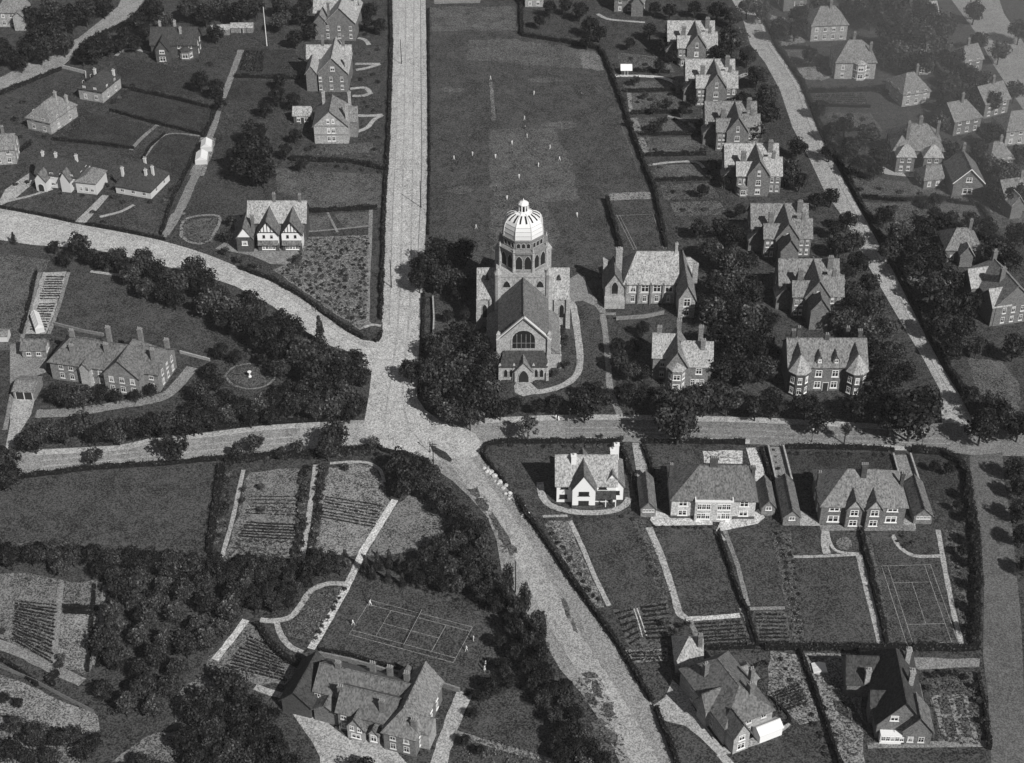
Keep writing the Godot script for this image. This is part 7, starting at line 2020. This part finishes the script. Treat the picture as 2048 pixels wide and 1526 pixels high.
func build_small() -> void:
	make_bodies()
	person(740.5, 1211, "serve", 1.3, "tennis player in white serving at the left baseline", "")
	person(706, 1250, "stride", 1.5, "tennis player in white waiting inside the left baseline", "")
	person(947, 1282, "stand", -1.4, "tennis player in white standing on the right baseline", "")
	person(933, 1302, "stride", -1.2, "tennis player in white running near the right corner", "")
	person(971, 1332, "skirt", -2.0, "person in long white dress watching beside the court", "")
	person(969, 1342, "skirt", -1.2, "person in white skirt just behind the watching long dress", "")
	person(979, 1330, "stand_dark", -1.6, "watcher in dark clothes beside the white dresses", "")
	person(1112, 840, "stand", 1.0, "pedestrian in white on the cross road pavement", "pair walking below the church")
	person(1117, 842, "skirt", 1.0, "pedestrian in white on the cross road pavement", "pair walking below the church")
	person(631, 624, "stand_dark", 2.0, "person in dark clothes walking on the diagonal road", "")
	var i := 0
	for q in [[991, 317], [981, 160], [992, 226], [1049, 240], [1050, 259], [1054, 276], [1024, 290], [1025, 308], [1119, 322], [1030, 338], [1077, 334], [1038, 357], [961, 406], [1154, 434], [992, 386], [1014, 400], [1100, 298], [916, 330], [1068, 190], [1163, 193], [945, 312], [908, 320], [993, 378], [952, 458], [906, 345]]:
		person(q[0], q[1], ["stand", "stride", "stand_dark", "stride", "stride_dark"][i % 5], i * 1.7, "player in white standing out on the playing field" if i % 5 in [0, 1, 3] else "player in dark clothes out on the playing field", "players in white on the field" if i % 5 in [0, 1, 3] else "players in dark on the field")
		i += 1
	# poles and lamps
	pole(868, 958, 11.0, "telegraph pole with cross arms at the junction corner", true)
	pole(1031, 1185, 9.0, "wooden pole standing among the columnar evergreens", false)
	pole(534, 92, 15.0, "tall white flagpole on the lawn behind the villas", false, true)
	pole(783, 575, 9.0, "dark pole beside the broad avenue by rose garden", false)
	pole(842, 415, 9.0, "dark pole on the field side of the avenue", false)
	pole(803, 128, 9.0, "dark pole in the upper part of the avenue", false)
	lamp(1623, 884, "street lamp on the pavement before twin gabled pair")
	lamp(1843, 892, "street lamp beside the huge tree at avenue foot")
	lamp(860, 905, "street lamp at the worn turf in the junction")
	# net of the tennis court, with posts
	var a := P(842.7, 1227.6)
	var b := P(809.0, 1293.0)
	var nt := thing("tennis_net", "low net across the middle of the lawn tennis court", "net", (a + b) * 0.5, atan2(-(b - a).z, (b - a).x))
	var L := a.distance_to(b) * 0.5 + 0.5
	var m := MB.new()
	m.box(Vector3(-L, 0.12, -0.01), Vector3(L, 0.86, 0.01))
	var mesh_mat := mat(0.1)
	mesh_mat.transparency = BaseMaterial3D.TRANSPARENCY_ALPHA
	mesh_mat.albedo_color.a = 0.35
	part("netting", m.mesh(), mesh_mat, nt)
	m = MB.new()
	m.box(Vector3(-L, 0.87, -0.015), Vector3(L, 0.92, 0.015))
	part("band", m.mesh(), M.cream, nt)
	for s in [-1.0, 1.0]:
		m = MB.new()
		m.tube(Vector3(s * L, 0, 0), Vector3(s * L, 1.1, 0), 0.05, 0.05, 6)
		part("post", m.mesh(), M.iron, nt)
	# glasshouses and frames
	glasshouse([402, 304], [424, 303], 4.6, "upper white glazed frame on the lane beside massive tree")
	glasshouse([391, 330], [415, 329], 5.2, "lower white glazed frame on the lane beside massive tree")
	glasshouse([72, 668], [90, 664], 7.5, "narrow white glass frame in the kitchen garden")
	glasshouse([1627, 1348], [1655, 1347], 2.6, "low white cold frame beyond the straight bottom hedge")
	var s := site("garden_shed", "white roofed garden shed at the end of curving path", "shed", [1242, 150], [1263, 150])
	block(s.t, 0, -1.6, s.w, 3.2, 2.0, 1.3, 0, 0, 0, M.wood, M.white, 0.2)
	door(s.t, Vector3(0, 0, 0.01), 0, 0.9, 1.8)
	s = site("garden_shed", "long pale shed behind the dark half timbered house", "shed", [424, 72], [460, 70])
	block(s.t, 0, -1.8, s.w, 3.6, 2.2, 1.2, 0, 0, 0, M.wood_pale, M.slate_pale, 0.2)
	door(s.t, Vector3(0, 0, 0.01), 0, 0.9, 1.8)
	s = site("garden_shed", "pale flat shed beside the long shed near flagpole", "shed", [462, 66], [506, 66])
	block(s.t, 0, -1.8, s.w, 3.6, 2.2, 1.0, 0, 0, 0, M.wood_pale, M.slate_pale, 0.2)
	door(s.t, Vector3(0, 0, 0.01), 0, 0.9, 1.8)
	s = site("garden_shed", "small dark gabled shed at the left edge near pole", "shed", [-6, 684], [16, 684])
	block(s.t, 0, -1.6, s.w, 3.2, 2.1, 1.0, 0, 0, 0, M.cream, M.slate, 0.2)
	# rubble heap along the corner of the unmade road
	for k in 46:
		var f := rng.randf()
		var p := P(lerpf(965, 1062, f) + rng.randf_range(-7, 7), lerpf(922, 1040, f) + rng.randf_range(-6, 6))
		var r := rng.randf_range(0.35, 0.9)
		var st := MB.new()
		st.lathe([Vector2(r * rng.randf_range(0.8, 1.1), 0), Vector2(r * rng.randf_range(0.6, 0.95), r * 0.4), Vector2(r * 0.4, r * 0.7), Vector2(0, r * 0.75)], 6, Vector3.ZERO, rng.randf() * TAU)
		var o := single("stone_heap", st.mesh(), M.pale_gravel, "pale heap of road stone along the corner hedge", "stones", p + Vector3(0, 0.06, 0), "stone heaps by the corner hedge")
		o.rotation.y = rng.randf() * TAU
	var urn := MB.new()
	urn.lathe([Vector2(0.45, 0), Vector2(0.4, 0.3), Vector2(0.16, 0.45), Vector2(0.14, 1.2), Vector2(0.5, 1.5), Vector2(0.55, 1.7), Vector2(0.0, 1.75)], 10, Vector3.ZERO)
	single("bird_bath", urn.mesh(), M.white, "white stone bird bath in the circular flower bed", "bird bath", P(500, 754) + Vector3(0, 0.05, 0))
	# fences and walls
	fence([0, 1335, 75, 1368, 130, 1398, 190, 1428], 1.2, "pale board fence slanting along the lower left lane", M.wood_pale)
	fence([1345, 165, 1360, 185], 1.4, "short board fence at the curving path end", M.wood_pale)
	garden_wall([1536, 896, 1556, 985], 0.9, "low white capped wall left of the garage drive", M.stone)
	garden_wall([1566, 896, 1586, 975], 0.9, "low white capped wall right of the garage drive", M.stone)
	garden_wall([1786, 912, 1806, 985], 0.9, "low white capped wall left of far garage drive", M.stone)
	garden_wall([1820, 912, 1844, 985], 0.9, "low white capped wall right of far garage drive", M.stone)
	garden_wall([125, 136, 172, 148, 172, 156], 1.1, "pale garden wall below the curving top road", M.stone)
	garden_wall([110, 650, 170, 665, 208, 672], 0.8, "low stone wall behind the left mansion", M.stone_dark)
	garden_wall([360, 706, 420, 722], 0.7, "pale stone wall right of the left mansion", M.stone)
	garden_wall([866, 598, 868, 640, 866, 690], 1.0, "low churchyard wall on the shaded side", M.stone)
	garden_wall([638, 1312, 700, 1325, 770, 1345, 850, 1362, 920, 1385], 1.2, "terrace wall between the mansion and tennis lawn", M.stone_dark)
	garden_wall([1232, 640, 1290, 636, 1328, 628], 1.0, "low stone wall before the hall", M.stone_dark, 0.25)
func pole(px: float, py: float, h: float, label: String, arms: bool, white := false) -> void:
	var t := thing("flagpole" if white else "telegraph_pole", label, "pole", P(px, py))
	var b := MB.new()
	b.tube(Vector3.ZERO, Vector3(0, h, 0), 0.16, 0.1, 8)
	part("shaft", b.mesh(), M.white if white else M.timber, t)
	if arms:
		for i in 2:
			b = MB.new()
			b.box(Vector3(-0.9, h - 0.5 - i * 0.6, -0.06), Vector3(0.9, h - 0.36 - i * 0.6, 0.06))
			part("cross_arm", b.mesh(), M.timber, t)
	else:
		b = MB.new()
		b.lathe([Vector2(0.14, h), Vector2(0.16, h + 0.12), Vector2(0, h + 0.22)], 8, Vector3.ZERO)
		part("cap", b.mesh(), M.iron, t)
func lamp(px: float, py: float, label: String) -> void:
	var t := thing("street_lamp", label, "street lamp", P(px, py))
	var b := MB.new()
	b.lathe([Vector2(0.16, 0), Vector2(0.14, 0.7), Vector2(0.07, 0.8), Vector2(0.055, 3.6)], 8, Vector3.ZERO)
	part("post", b.mesh(), M.iron, t)
	b = MB.new()
	b.box(Vector3(-0.4, 3.1, -0.03), Vector3(0.4, 3.16, 0.03))
	part("ladder_bar", b.mesh(), M.iron, t)
	b = MB.new()
	b.lathe([Vector2(0.1, 3.6), Vector2(0.24, 4.1), Vector2(0.28, 4.14), Vector2(0.0, 4.4)], 6, Vector3.ZERO)
	part("lamp_head", b.mesh(), M.cream, t)
func glasshouse(a: Array, b: Array, depth: float, label: String) -> void:
	var s := site("glasshouse", label, "greenhouse", a, b)
	var t: Node3D = s.t
	var w: float = s.w
	var low := depth < 3.0
	var e := 0.4 if low else 1.6
	var r := 0.4 if low else 1.2
	var m := MB.new()
	m.box(Vector3(-w / 2, 0, -depth), Vector3(w / 2, e, 0))
	part("base_wall", m.mesh(), M.cream, t)
	var n := maxi(2, int(depth / 1.3))
	for i in n:
		for sg in [-1.0, 1.0]:
			m = MB.new()
			var z0 := -depth * i / n - 0.05
			var z1 := -depth * (i + 1) / n + 0.05
			m.quad(Vector3(sg * w / 2, e, z0), Vector3(sg * w / 2, e, z1), Vector3(sg * 0.03, e + r, z1), Vector3(sg * 0.03, e + r, z0), Vector3(sg, 1, 0))
			part("pane", m.mesh(), M.roofglass, t)
	for i in n + 1:
		for sg in [-1.0, 1.0]:
			m = MB.new()
			var z := -depth * i / n
			m.tube(Vector3(sg * w / 2, e, z), Vector3(0, e + r, z), 0.05, 0.05, 4)
			part("glazing_bar", m.mesh(), M.white, t)
	m = MB.new()
	m.box(Vector3(-0.06, e + r - 0.02, -depth), Vector3(0.06, e + r + 0.06, 0))
	part("ridge", m.mesh(), M.white, t)
	for z in [0.0, -depth]:
		m = MB.new()
		m.tri(Vector3(-w / 2, e, z), Vector3(w / 2, e, z), Vector3(0, e + r, z), Vector3(0, 0, 1 if z == 0.0 else -1))
		part("gable_pane", m.mesh(), M.roofglass, t)
